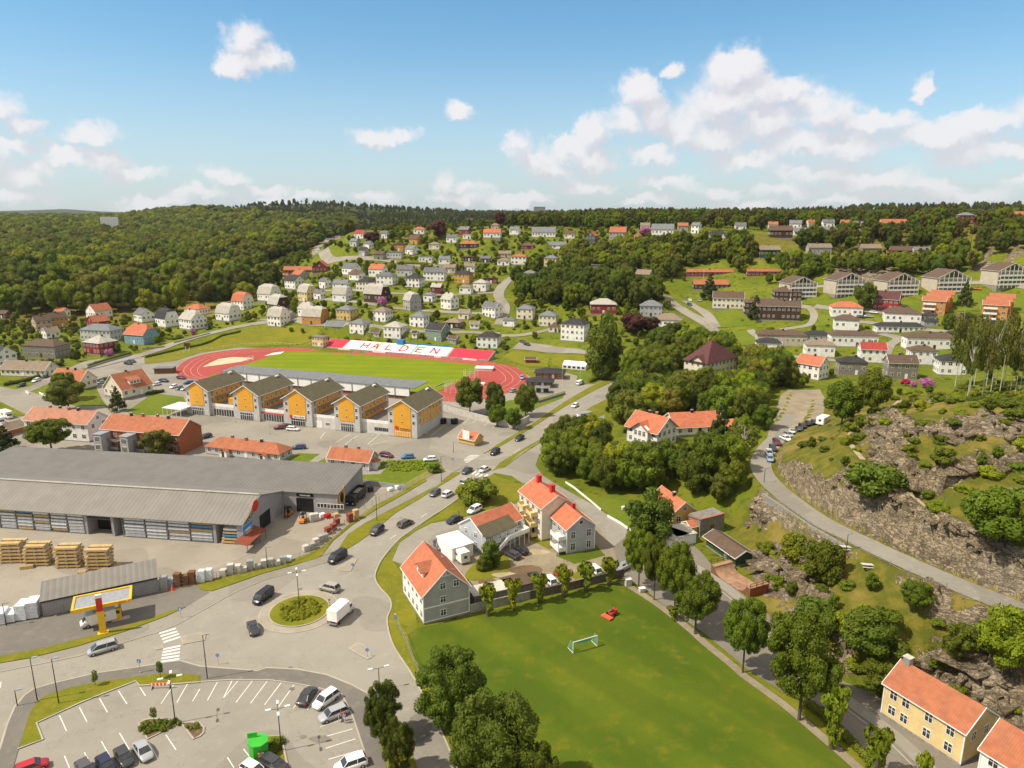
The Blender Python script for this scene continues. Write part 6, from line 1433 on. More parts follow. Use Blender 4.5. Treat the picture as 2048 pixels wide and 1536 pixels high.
# timber packs in the racks
rng_ = random.Random(3)
def pack(cx,cy,z,w,d,h,m,label,group,rz,name='timber_pack',base=None):
 rt = empty(name,(cx,cy,z),rz);tag(rt,label,'timber pack',group);MB().box(-w/2,w/2,-d/2,d/2,.08,h).build('wrapping' if 'wrap' in m else 'boards',M[m],rt)
 b = MB()
 for q in (-.35,0,.35): b.box(w*q-.06,w*q+.06,-d/2,d/2,0,.08)
 b.build('bearers',M['timber_dark'],rt);return rt
bays = [(xloc(-40,1058),XB0-.6,6),(XB1+2.6,XR-.6,4)]
for x0,x1,n in bays:
 w = (x1-x0)/n
 rk = empty('storage_rack',(*(c+exv*(x0+x1)/2+eyv*(yl+1.6)),0),ya);tag(rk,'steel storage rack %s the recessed bay of the timber hall' % ('left of' if n == 6 else 'right of'),'rack','racks along the timber hall')
 b = MB()
 for i in range(n+1):
  X = -(x1-x0)/2+i*w
  for Y in (-1.5,1.5): b.box(X-.06,X+.06,Y-.06,Y+.06,0,5.1)
 b.build('uprights',M['grey_metal'],rk);b = MB()
 for k in range(6): b.box(-(x1-x0)/2,(x1-x0)/2,-1.55,-1.45,.1+.82*k,.18+.82*k)
 b.build('shelf_beams',M['grey_metal'],rk)
 for i in range(n):
  for k in range(6):
   q = c+exv*(x0+(i+.5)*w)+eyv*(yl+1.5+rng_.uniform(-.1,.1));m = 'plastic_wrap' if rng_.random() < .85 else ('timber' if rng_.random() < .7 else 'wrap_blue')
   pack(q.x,q.y,.2+.82*k,w-.45-rng_.random()*.3,2.6,.58,m,'wrapped timber pack on the hall rack, %s shelf, %s the recessed bay' % (['lowest','second','third','fourth','fifth','top'][k],'left of' if n == 6 else 'right of'),'timber packs shelf %d %s' % (k,'left' if n == 6 else 'right'),ya)
for k,m in enumerate(('timber','timber','wrap_blue','timber','white_sheet')):
 q = c+exv*(XR+5.0)+eyv*(yl+1.2);pack(q.x,q.y,.2+.8*k,7.2-.4*k,2.2,.5,m,['boards lying lowest','boards lying second from below','blue wrapped pack','boards lying fourth from below','white wrapped topmost pack'][k]+' on the rack at the right end of the timber hall',None,ya)
# timber stacks in the yard
for i,(px,py) in enumerate(((15,1132),(66,1138),(128,1142),(190,1146))):
 q = P(px,py).xy;rk = empty('timber_rack',(q.x,q.y+2.5,0),.05);tag(rk,['timber stack cut by the left edge of the photo','cantilever timber rack second from the left in the yard','cantilever timber rack third from the left in the yard','rightmost cantilever timber rack beside the loose beams'][i],'timber rack','timber racks in the yard')
 b = MB()
 for Xx in (-2.1,0,2.1): b.box(Xx-.12,Xx+.12,-.15,.15,0,5.0)
 for Xx in (-2.1,0,2.1):
  for k in range(6): b.box(Xx-.07,Xx+.07,-1.6,1.6,.15+.82*k,.27+.82*k)
 b.build('steel_frame',M['galvanised'],rk)
 for s in (-1,1):
  for k in range(6):
   d = MB();ww = 2.35+rng_.uniform(-.25,.4);nb = 3
   for j in range(nb): d.box(-ww,ww,s*(.3+j*.38)-.0 if s > 0 else -(.3+j*.38)-.34,s*(.3+j*.38)+.34 if s > 0 else -(.3+j*.38),.28+.82*k,.28+.82*k+.42)
   d.build('board_pack',M['timber'],rk)
for i,(px,py,rz,w) in enumerate(((214,1142,.9,6),(55,1136,.3,2.5),(165,1148,.2,1.6))):
 q = P(px,py).xy;pack(q.x,q.y,0,w,1.3,.7,'timber',['long loose beams leaning beside the last timber rack','short pile of offcuts between the first timber racks','small block of boards between the last two timber racks'][i],None,rz)
# small grey shed along the yard fence
x,y,L,W_,ya3 = rect3(P(88,1233),P(317,1183),P(78,1215));B_ = P(314,1124,4.4).xy;W_ = 5.5
exs = (P(317,1183)-P(88,1233)).xy.normalized();eys = Vector((-exs.y,exs.x));cs = (P(88,1233)+P(317,1183)).xy/2+eys*W_/2
rt = empty('storage_shed',(cs.x,cs.y,0),math.atan2(exs.y,exs.x));tag(rt,'long low grey metal shed behind the gas station canopy','shed')
b = MB();b.box(-L/2,L/2,-W_/2,W_/2,0,3.3);b.extr([(-W_/2,3.29),(W_/2,3.29),(W_/2,4.5)],-L/2+.01,L/2-.01);b.build('wall',M['sheet_wall'],rt)
MB().slab([(-L/2-.3,-W_/2-.5,3.35),(L/2+.3,-W_/2-.5,3.35),(L/2+.3,W_/2+.2,4.75),(-L/2-.3,W_/2+.2,4.75)],.15).build('roof',M['sheet_roof_new'],rt)
MB().box(-L*.05,L*.17,-W_/2-.06,-W_/2+.02,.3,2.9).build('opening',M['wall_brown'],rt);MB().box(-L/2-.1,L/2+.1,-W_/2-.62,-W_/2-.5,3.1,3.4).build('gutter',M['dark_metal'],rt)
# ------------------------------------------------------------------ gas station
q0,q1,q2 = P(141,1224,4.6).xy,P(263,1199,4.6).xy,P(261,1173,4.6).xy
exg = (q1-q0).normalized();eyg = Vector((-exg.y,exg.x));Lg = (q1-q0).length;Wg = 5.6;cg = (q0+q1)/2+eyg*Wg/2;yg_ = math.atan2(exg.y,exg.x)
rt = empty('gas_station_canopy',(cg.x,cg.y,0),yg_);tag(rt,'yellow rimmed gas station canopy with pale flat roof','canopy')
MB().box(-Lg/2+.4,Lg/2-.4,-Wg/2+.4,Wg/2-.4,4.2,4.62).build('roof',M['galvanised'],rt)
b = MB();b.box(-Lg/2,Lg/2,-Wg/2,-Wg/2+.4,4.15,4.8);b.box(-Lg/2,Lg/2,Wg/2-.4,Wg/2,4.15,4.8);b.box(-Lg/2,-Lg/2+.4,-Wg/2+.4,Wg/2-.4,4.15,4.8);b.box(Lg/2-.4,Lg/2,-Wg/2+.4,Wg/2-.4,4.15,4.8);b.build('fascia',M['yellow_paint'],rt)
for X in (-Lg*.16,Lg*.27): MB().box(X-.2,X+.2,-.9,-.5,0,4.2).build('column',M['grey_metal'],rt)
MB().box(-Lg*.3,Lg*.42,-1.3,-.2,0,.18).build('island',M['concrete_pale'],rt)
MB().box(Lg*.28,Lg*.45,-Wg/2-.08,-Wg/2,4.25,4.75).build('sign_panel',M['orange_paint'],rt);text_part('H',.55,rt,(Lg*.42,-Wg/2-.1,4.5),(R(90),0,0),'white_paint')
for X,w,h,m in ((-Lg*.1,.7,1.7,'yellow_paint'),(Lg*.2,1.7,2.3,'yellow_paint'),(Lg*.03,.6,1.5,'yellow_paint')):
 q = cg+exg*X-eyg*.75;o_ = empty('fuel_pump',(q.x,q.y,.18),yg_);tag(o_,{1.7: 'slim yellow fuel pump left of the canopy columns',2.3: 'wide yellow fuel pump cabinet under the canopy',1.5: 'short yellow fuel pump in the middle of the island'}[h],'fuel pump',None)
 MB().box(-w/2,w/2,-.35,.35,0,h).build('cabinet',M[m],o_);MB().box(-w*.35,w*.35,-.39,-.35,h*.55,h*.85).build('display',M['glass'],o_);MB().box(w/2,w/2+.1,-.1,.1,.5,h*.8).build('hose',M['black_paint'],o_)
p = P(207,1267).xy;rt = empty('price_pylon',(p.x,p.y,0),yg_);tag(rt,'tall yellow pylon with red top panel in front of the gas station','price sign')
MB().box(-.55,.55,-.2,.2,0,4.6).build('pillar',M['yellow_paint'],rt);MB().box(-.5,.5,-.24,.22,4.6,7.3).build('red_panel',M['red_paint'],rt);b = MB();b.box(-.5,.5,-.25,.23,7.3,7.9);b.build('cap',M['white_paint'],rt);MB().box(-.9,.9,-.5,.5,0,.25).build('plinth',M['yellow_paint'],rt)
# ------------------------------------------------------------------ grandstand with the town name in coloured seats
def stand():
 b0,b1,t0_,t1_ = P(644,692,1.0),P(977,719,1.0),None,None
 ex = (b1-b0).xy.normalized();ey = Vector((-ex.y,ex.x));Ls = (b1-b0).length;Dp,Hh = 9.0,3.4
 rt = empty('grandstand',(b0.x,b0.y,0),math.atan2(ex.y,ex.x));tag(rt,'long open stand with red and white seats spelling the town name','grandstand')
 MB().extr([(0,0),(Dp,0),(Dp,Hh+.6),(0,.6)],0,Ls).build('terrace',M['concrete'],rt)
 cuts = [0,.132,.336,.556,.766,1.0];cols = ['red_seats','white_seats','white_seats','white_seats','red_seats']
 zt = lambda v: .72+v*Hh
 def quad(u0,u1,u2,u3,v0,v1,m,nm,dz=0.0):
  return MB().slab([(u0,v0*Dp,zt(v0)+dz),(u1,v0*Dp,zt(v0)+dz),(u2,v1*Dp,zt(v1)+dz),(u3,v1*Dp,zt(v1)+dz)],.08).build(nm,M[m],rt)
 for i in range(5):
  u0,u1 = cuts[i]*Ls+.5,cuts[i+1]*Ls-.5
  quad(u0,u1,u1,u0,.02,.97,cols[i],'seat_section')
 def stroke(u0,v0,u1,v1,w):
  a = Vector((u0,v0*Dp));b = Vector((u1,v1*Dp));d = (b-a).normalized();n = Vector((-d.y,d.x))*w/2
  return [(q.x,q.y,zt(q.y/Dp)+.06) for q in (a-n,b-n,b+n,a+n)]
 def letter(segs,u,wl,nm):
  m = MB()
  for (a,b,c_,d_) in segs: m.slab(stroke(u+a*wl,.2+b*.6,u+c_*wl,.2+d_*.6,.85),.05)
  m.build('letter',M['red_paint'],rt)
 Ls_ = {'H': [(0,0,0,1),(1,0,1,1),(0,.5,1,.5)],'A': [(0,0,.45,1),(1,0,.55,1),(.2,.38,.8,.38)],'L': [(0,0,0,1),(0,.05,1,.05)],'D': [(0,0,0,1),(0,.97,.6,.97),(0,.03,.6,.03),(.6,.97,1,.7),(1,.75,1,.25),(1,.3,.6,.03)],'E': [(0,0,0,1),(0,.05,1,.05),(0,.5,.8,.5),(0,.95,1,.95)],'N': [(0,0,0,1),(1,0,1,1),(0,1,1,0)]}
 for ch,f in (('H',.23),('A',.295),('L',.385),('D',.47),('E',.567),('N',.655)): letter(Ls_[ch],f*Ls+.5,3.9,ch)
 bx = MB();bx.box(Ls*.43,Ls*.47,Dp-1.5,Dp+1.5,Hh+.5,Hh+3.0);bx.build('commentary_box',M['blue_paint'],rt)
 rl = MB();rl.box(Ls*.45,Ls*.75,Dp,Dp+.1,Hh+.6,Hh+1.5);rl.build('rear_fence',M['blue_paint'],rt)
 for u in (.11,.15,.33,.37,.7,.86,.9): MB().box(u*Ls,u*Ls+4,-.9,-.75,0,.9).build('advert_board',M['white_paint'],rt)
stand()
# covered stand, seen from behind
a,b = P(441,742,5.2).xy,P(829,777,5.2).xy;ex = (b-a).normalized();ey = Vector((-ex.y,ex.x));Ls = (b-a).length;c = (a+b)/2+ey*5.5
rt = empty('grandstand',(c.x,c.y,0),math.atan2(ex.y,ex.x));tag(rt,'long covered stand with white back wall and grey roof behind the yellow blocks','grandstand')
MB().box(-Ls/2+.3,Ls/2-2.5,-5.2,-4.9,1.5,5.0).build('back_wall',M['white_sheet'],rt);MB().slab([(-Ls/2,-5.5,5.3),(Ls/2,-5.5,5.3),(Ls/2+1,5.5,5.9),(-Ls/2+1,5.5,5.9)],.25).build('roof',M['roof_slate'],rt)
b_ = MB();
for i in range(15): b_.box(-Ls/2+.4+i*(Ls-3)/14,-Ls/2+.6+i*(Ls-3)/14,-5.45,-5.2,0,5.1)
b_.build('posts',M['grey_metal'],rt);MB().extr([(-4.8,0),(5,0),(5,.8),(-4.8,2.6)],-Ls/2+.5,Ls/2-2.7).build('terrace',M['timber_dark'],rt)
# retaining wall between car park and stadium
def wall_line(pxs,h,t,m,label,name='retaining_wall',cat='wall',z0=0,cap=None):
 w = [P(*q).xy for q in pxs];me = MB()
 for a,b in zip(w[:-1],w[1:]):
  d = (b-a).normalized();n = Vector((-d.y,d.x))*t/2;e_ = d*t*.3
  me.prism([tuple(a-n-e_),tuple(b-n+e_),tuple(b+n+e_),tuple(a+n-e_)],z0,z0+h)
 o = me.build(name,M[m]);return tag(o,label,cat)
wall_line([(888,822),(940,836),(1000,852),(1028,856),(1045,850),(1058,843)],2.4,.4,'concrete_pale','pale concrete retaining wall along the back of the shop car park')
wall_line([(1076,806),(1130,789)],1.0,.35,'stone_base','low stone edge wall between the two lawn strips')
# ------------------------------------------------------------------ trees
def crown_mesh(name,lobes,n,size,seed,mats,core=0.80,tilt=1.15,squash=1.0,cores=True,flat=False):
 """leaf clumps scattered over overlapping lobes: lobes = [(x, y, z, r), ...]"""
 rs = np.random.RandomState(seed);Lb = np.array(lobes,float)
 w = Lb[:,3]**2;pick_ = rs.choice(len(Lb),n*2,p=w/w.sum());d = rs.normal(size=(n*2,3));d /= np.linalg.norm(d,axis=1)[:,None]
 rad = Lb[pick_,3]*(0.86+0.22*rs.rand(n*2));p = Lb[pick_,:3]+d*rad[:,None]*np.array([1,1,squash])
 dist = np.sqrt(((p[:,None]-Lb[None,:,:3])**2).sum(2));keep = (dist > Lb[None,:,3]*0.80).all(1);p,d = p[keep][:n],d[keep][:n];n = len(p)
 nr = d+rs.normal(size=(n,3))*tilt*0.55+np.array([0,0,0.25]);nr /= np.linalg.norm(nr,axis=1)[:,None]
 a = np.cross(nr,rs.normal(size=(n,3)));a /= np.linalg.norm(a,axis=1)[:,None];b = np.cross(nr,a)
 s = size*(0.55+0.9*rs.rand(n))[:,None];fold = nr*s*0.25
 V = np.stack([p-a*s,p-b*s*0.62-fold,p+a*s,p+b*s*0.62-fold],1).reshape(-1,3);F = np.arange(n*4).reshape(-1,4)
 if cores:
  bm = bmesh.new();bmesh.ops.create_icosphere(bm,subdivisions=1,radius=1.0);iv = np.array([v.co[:] for v in bm.verts]);fi = np.array([[v.index for v in f.verts] for f in bm.faces]);bm.free()
  Vs = [V];Fs = [np.concatenate([F[:,[0,1,2]],F[:,[0,2,3]]])];off = len(V)
  for l in lobes: Vs.append(iv*l[3]*core*np.array([1,1,squash])+np.array(l[:3])+rs.normal(size=iv.shape)*l[3]*.07);Fs.append(fi+off);off += len(iv)
  V = np.concatenate(Vs);F = np.concatenate(Fs)
 o = mesh_np(name,V,F,mats);me = o.data;D.objects.remove(o);return me
def trunk_mesh(name,segs,m,n=7):
 b = MB()
 for (p,q,r0,r1) in segs: b.bar(p,q,r0,n=n,r2=r1)
 me = D.meshes.new(name);me.from_pydata(b.v,[],b.f);me.materials.append(M[m]);me.update();return me
def lobes_round(seed,k=24,rx=.36,z0=.30,z1=.9,r=(.11,.19)):
 rs = random.Random(seed);L = [(0,0,(z0+z1)/2,min(rx*.75,(z1-z0)/2*.9))]
 for i in range(k):
  a = rs.random()*6.2832;t = rs.random();z = z0+(z1-z0)*t;q = math.sqrt(max(0,1-(2*t-1)**2))**.75;rr = rs.uniform(*r);R_ = rx*q*rs.uniform(.72,1.05)
  L.append((R_*math.cos(a),R_*math.sin(a),z,rr))
 return L
def lobes_cone(seed,k=26):
 rs = random.Random(seed);L = [(0,0,.3+.1*i,.20-.035*i) for i in range(5)]
 for i in range(k): t = (i+.5)/k;a = i*2.4;R_ = .40*(1-t)**.9;L.append((R_*math.cos(a),R_*math.sin(a),.1+.86*t,.05+.10*(1-t)))
 return L
def limbs(seed,h0=.0,h1=.55,r=.022,k=5,spread=.26):
 rs = random.Random(seed);s = [((0,0,-.03),(0,0,h1),r,r*.55)]
 for i in range(k): a = rs.random()*6.28;z = h1*rs.uniform(.5,.95);s.append(((0,0,z),(spread*math.cos(a),spread*math.sin(a),z+rs.uniform(.15,.3)),r*.45,r*.15))
 return s
TPL = {}   # species -> list of (crown mesh, trunk mesh)
def tpl(sp,mesh_c,mesh_t): TPL.setdefault(sp,[]).append((mesh_c,mesh_t))
for i in range(3):
 for sp,lf in (('broad','leaf_green'),('bright','leaf_bright'),('dark','leaf_dark'),('olive','leaf_olive')):
  tpl(sp,crown_mesh('crown',lobes_round(i*7+len(lf),34,.37,.28,.92,(.08,.15)),5200,.023,i+3,M[lf]),trunk_mesh('trunk',limbs(i),'bark'))
tpl('purple',crown_mesh('crown',lobes_round(91),2600,.034,8,M['leaf_purple']),trunk_mesh('trunk',limbs(4),'bark'))
for i in range(2):
 tpl('fine',crown_mesh('crown',lobes_round(40+i,70,.40,.38,.94,(.05,.10)),17000,.0125,50+i,M['leaf_green']),trunk_mesh('trunk',limbs(i+9,h1=.6,k=7),'bark'))
 tpl('finedark',crown_mesh('crown',lobes_round(60+i,80,.40,.14,.94,(.05,.10)),17000,.0125,70+i,M['leaf_dark']),trunk_mesh('trunk',limbs(i+9,h1=.5,k=7),'bark'))
 tpl('tall',crown_mesh('crown',lobes_round(20+i,28,.33,.10,.93,(.10,.17)),3600,.028,30+i,M['leaf_dark']),trunk_mesh('trunk',limbs(i),'bark'))
 tpl('spruce',crown_mesh('crown',lobes_cone(i),2600,.026,i+5,M['leaf_needle'],squash=.7),trunk_mesh('trunk',[((0,0,-.03),(0,0,.9),.025,.005)],'bark'))
 tpl('pine',crown_mesh('crown',[(x*.8,y*.8,z,r*.8) for x,y,z,r in lobes_round(70+i,14,.34,.55,.92,(.10,.16))],1500,.030,80+i,M['leaf_pine'],squash=.75),trunk_mesh('trunk',limbs(i,h1=.8,k=5),'bark'))
 bl = lobes_round(100+i,22,.30,.38,.94,(.07,.11))[1:]
 tpl('birch',crown_mesh('crown',bl,2200,.022,90+i,M['leaf_olive'],cores=False),trunk_mesh('trunk',limbs(i+30,h1=.86,r=.014,k=9,spread=.2),'birch_bark'))
 tpl('shrub',crown_mesh('foliage',[(x*1.1,y*1.1,z,r) for x,y,z,r in lobes_round(120+i,14,.30,.1,.7,(.14,.24))],1400,.042,95+i,M['leaf_hedge'],squash=.9),trunk_mesh('stem',limbs(i,h1=.3,k=2),'bark'))
 tpl('brightshrub',crown_mesh('foliage',[(x*1.1,y*1.1,z,r) for x,y,z,r in lobes_round(130+i,14,.30,.1,.7,(.14,.24))],1400,.042,97+i,M['leaf_bright'],squash=.9),trunk_mesh('stem',limbs(i,h1=.3,k=2),'bark'))
tpl('sapling',crown_mesh('crown',lobes_round(7,9,.25,.5,.9,(.12,.18)),500,.05,7,M['leaf_green'],cores=False),trunk_mesh('trunk',[((0,0,0),(0,0,.7),.03,.015)],'bark'))
# pollards: knobbly trunk, tufts on the stumps
for i in range(3):
 rs = random.Random(200+i);tr = [((0,0,-.02),(.01,0,.62),.10,.085)];lb = []
 for k in range(4): a = k*1.57+rs.random();e = (.26*math.cos(a),.26*math.sin(a),.72+rs.random()*.12);tr.append(((0,0,.5),e,.05,.035));lb.append((e[0],e[1],e[2]+.04,.20));lb.append((e[0]*.6,e[1]*.6,e[2]-.18,.15))
 for k in range(7): lb.append((rs.uniform(-.14,.14),rs.uniform(-.14,.14),.18+.08*k,.14))
 tpl('pollard',crown_mesh('crown',lb,1500,.05,210+i,M['leaf_bright'],cores=False,squash=.6),trunk_mesh('trunk',tr,'bark',8))
tpl('pinkbush',crown_mesh('foliage',lobes_round(150,10,.3,.15,.75,(.15,.24)),900,.05,5,M['blossom_pink']),trunk_mesh('stem',limbs(1,h1=.3,k=2),'bark'))
tpl('redbush',crown_mesh('foliage',lobes_round(151,10,.3,.15,.75,(.15,.24)),900,.05,6,M['blossom_red']),trunk_mesh('stem',limbs(1,h1=.3,k=2),'bark'))
vr = random.Random(11)
NAMES = dict(broad=('broadleaf_tree','tree'),bright=('broadleaf_tree','tree'),dark=('broadleaf_tree','tree'),olive=('broadleaf_tree','tree'),purple=('copper_beech','tree'),fine=('broadleaf_tree','tree'),finedark=('broadleaf_tree','tree'),tall=('broadleaf_tree','tree'),spruce=('spruce_tree','tree'),pine=('pine_tree','tree'),
   birch=('birch_tree','tree'),shrub=('shrub','shrub'),brightshrub=('shrub','shrub'),sapling=('young_tree','tree'),pollard=('pollarded_tree','tree'),pinkbush=('flowering_bush','bush'),redbush=('flowering_bush','bush'))
def plant(sp,x,y,z,w,h,label,group=None,rot=None):
 nm,cat = NAMES[sp];rt = empty(nm,(x,y,z),vr.random()*6.28 if rot is None else rot);rt.scale = (w,w,h);tag(rt,label,cat,group)
 mc,mt = vr.choice(TPL[sp])
 for nm2,me in (('foliage' if cat != 'tree' else 'crown',mc),('stem' if cat != 'tree' else 'trunk',mt)):
  o = D.objects.new(nm2,me);COL.objects.link(o);o.parent = rt
 return rt
def treepx(px,by,wpx,ty,sp,label,group=None):
 g = G(px,by);dep = depth_at(g);m = FPX/dep;w = wpx/m*1.15;el = (CAMZ-g.z)/math.hypot(g.x,g.y);ce = math.cos(math.atan(el));se = math.sin(math.atan(el));h = ((by-ty)/m-w/2)/ce+w/2;h = max(h,w*.75);plant(sp,g.x,g.y,g.z,w,max(h,.5),label,group);TREES.append((g.x,g.y,w/2))
TREES = []
TP = '''
1277,1174,66,1061,fine,first avenue tree beside the electric cabinet at the field corner
1308,1200,52,1078,fine,second avenue tree from the field corner
1348,1233,76,1092,fine,third avenue tree, overlapping its neighbours
1390,1268,90,1146,fine,fourth avenue tree, dense round crown on a dark trunk
1485,1345,88,1204,fine,avenue tree with loose two part crown beside the puddled path
1598,1440,146,1232,fine,largest avenue tree with broad round crown near the hedge
905,1455,134,1302,finedark,large dark tree at the edge of the field beside the street bend
990,1610,176,1400,finedark,huge dark tree cut by the bottom edge of the photo
1075,1640,90,1500,finedark,lower dark tree top at the bottom edge
768,1480,72,1368,finedark,forked dark tree on the street verge
797,1548,62,1445,finedark,second dark tree on the street verge, cut by the bottom edge
1299,1085,92,985,tall,tall pointed dark birch hiding the deep yellow house
1206,757,76,634,tall,tall columnar tree standing alone above the white tent
940,828,56,756,dark,broad dark tree left of three beside the track
990,836,44,767,dark,middle dark tree of three beside the track
1051,833,46,770,dark,right dark tree of three beside the low clubhouse
994,852,36,810,broad,small round tree above the retaining wall
1028,858,34,815,broad,small drooping tree at the end of the retaining wall
1115,892,50,846,olive,twisted olive tree on the verge by the side street
131,800,48,744,fine,round bright tree in front of the cream orange roofed house
138,821,70,768,olive,spreading willow in front of the cream house
236,822,30,770,spruce,dark conifer beside the cream dormer house
104,906,80,850,fine,round tree in front of the white apartment house
12,900,46,848,spruce,dark conifer at the left edge above the hall roof
317,915,60,860,olive,leafy tree in front of the brick apartment house
550,572,34,528,dark,round dark tree beside the pale red barn roofs
982,1134,42,1082,tall,dense dark spruce like bush beside the grey wing stair
966,1140,24,1110,shrub,bright green bush left of the dense dark one
1437,915,56,800,spruce,tall spruce in front of the villa annex
1418,600,34,545,spruce,tall dark spruce in front of the cream villa
1510,640,30,588,spruce,dark cypress like tree before the brown house
1928,612,28,560,spruce,tall dark conifer before the glazed apartment block
1895,670,26,628,dark,left dark conifer between white houses
1935,672,44,628,dark,wide dark tree group between white houses
1728,620,44,566,dark,big round dark tree between apartment blocks
1742,828,62,740,broad,leafy tree at the top of the rocky hill path
1683,850,68,760,broad,leafy tree beside the white trailer
1886,925,46,885,shrub,dark round shrub in the middle of the rocky hill
1745,990,100,920,shrub,wide shrub mass beside the upper hill path
1990,1100,130,970,broad,large bright tree on the hill at the right edge
2040,1085,80,975,broad,second bright tree cut by the right edge
1640,1175,74,1080,broad,leafy clump on the cliff below the road wall
1590,1120,56,1060,brightshrub,bright shrub high on the cliff face
1625,1260,80,1175,shrub,round shrub low on the cliff above the big avenue tree
1745,1320,124,1225,broad,broad bright shrub mass in the middle of the cliff
1757,1385,76,1328,broad,dark leafy shrub behind the pale yellow house
1830,1225,62,1162,fine,small round tree beside the hillside road railing
1915,1325,64,1245,dark,dark leafy tree on the cliff right of the boulder
2005,1350,110,1215,bright,large bright tree on the cliff at the right edge
1690,1265,50,1215,brightshrub,bright shrub beside the pale boulder
870,944,26,922,shrub,round clipped bush at the end of the weedy plot
960,1005,70,962,shrub,dark spreading shrub on the verge triangle
930,998,40,975,brightshrub,bright low shrub on the verge triangle
645,575,18,545,bright,small bright tree right of the orange roofed grey house
1485,920,74,840,birch,pale stemmed birch beside the hillside parking
1330,905,24,872,shrub,round bush in front of the villa corner
1272,905,24,876,shrub,second round bush in front of the villa
1268,778,60,700,fine,large light tree leaning over the main road
1530,860,46,810,broad,round tree at the edge of the hillside parking
765,615,18,590,pinkbush,small pink bush in the middle gardens
219,712,16,696,pinkbush,pink rhododendron beside the red house with pale roof
1291,472,24,455,pinkbush,pink blossoming bush on the crest beside the glazed gable house
1140,497,14,483,pinkbush,pink blossoming bush right of the long low white house
386,669,12,655,pinkbush,pink bush in front of the white house at the street bend
1852,775,26,754,pinkbush,pale pink rhododendron behind the hill crest
1810,772,18,757,redbush,deep red rhododendron behind the hill crest
1826,774,14,760,pinkbush,small pink bush between the red and pale pink ones
715,690,14,676,redbush,red parasol like bush above the seats
1937,678,16,662,pinkbush,pink bush behind the birches
1300,665,36,640,purple,copper beech beside the white tan roofed house
1265,668,46,638,purple,wide copper beech left of the white tan roofed house
878,478,30,442,purple,tall copper beech among the upper houses
312,520,50,488,purple,copper beech crown standing out of the forest
1243,552,34,530,purple,dark red tree above the middle wood
745,490,30,470,purple,bare reddish tree beside the white gabled house
1000,452,20,425,purple,dark red tree on the skyline
'''
for ln in TP.strip().split('\n'):
 a = ln.split(',',5);treepx(float(a[0]),float(a[1]),float(a[2]),float(a[3]),a[4],a[5])
for i,(px,by,ty) in enumerate(((976,1232,1166),(1027,1219,1154),(1079,1205,1146),(1127,1194,1133),(1171,1183,1123),(1218,1170,1115))):
 treepx(px,by,34,ty,'pollard',['pollarded lime nearest the grey gabled house','second pollarded lime along the field wall','third pollarded lime along the field wall','fourth pollarded lime, before the red car','fifth pollarded lime along the field wall','last pollarded lime, nearest the electric cabinet'][i],'pollarded limes along the field wall')
for i,(px,by,ty) in enumerate(((1663,1496,1376),(1750,1562,1455),(1838,1600,1508),(1348,1238,1210))):
 treepx(px,by,56 if i < 2 else 30,ty,'pollard',['heavily cut pollard with pale stump beside the street','pollard with pale cut stump in front of the yellow house','small pollard tuft at the bottom edge by the yellow house','cut stump among the avenue trees'][i],'heavily cut pollards by the lower street')
for i,(px,by,ty) in enumerate(((191,1372,1342),(322,1358,1322),(309,1446,1414))):
 treepx(px,by,18,ty,'sapling',['staked young tree on the verge left of the road barrier','staked young tree behind the road barrier','staked young tree in the planting bed'][i],'staked young trees of the car park')
bx = random.Random(4)
for i in range(15):
 px = 1912+i*9.5+bx.uniform(-4,4);treepx(px,770+bx.uniform(0,34),46,622+bx.uniform(0,30),'birch','slender white stemmed birch in the grove on the rocky hill','birch grove on the rocky hill')
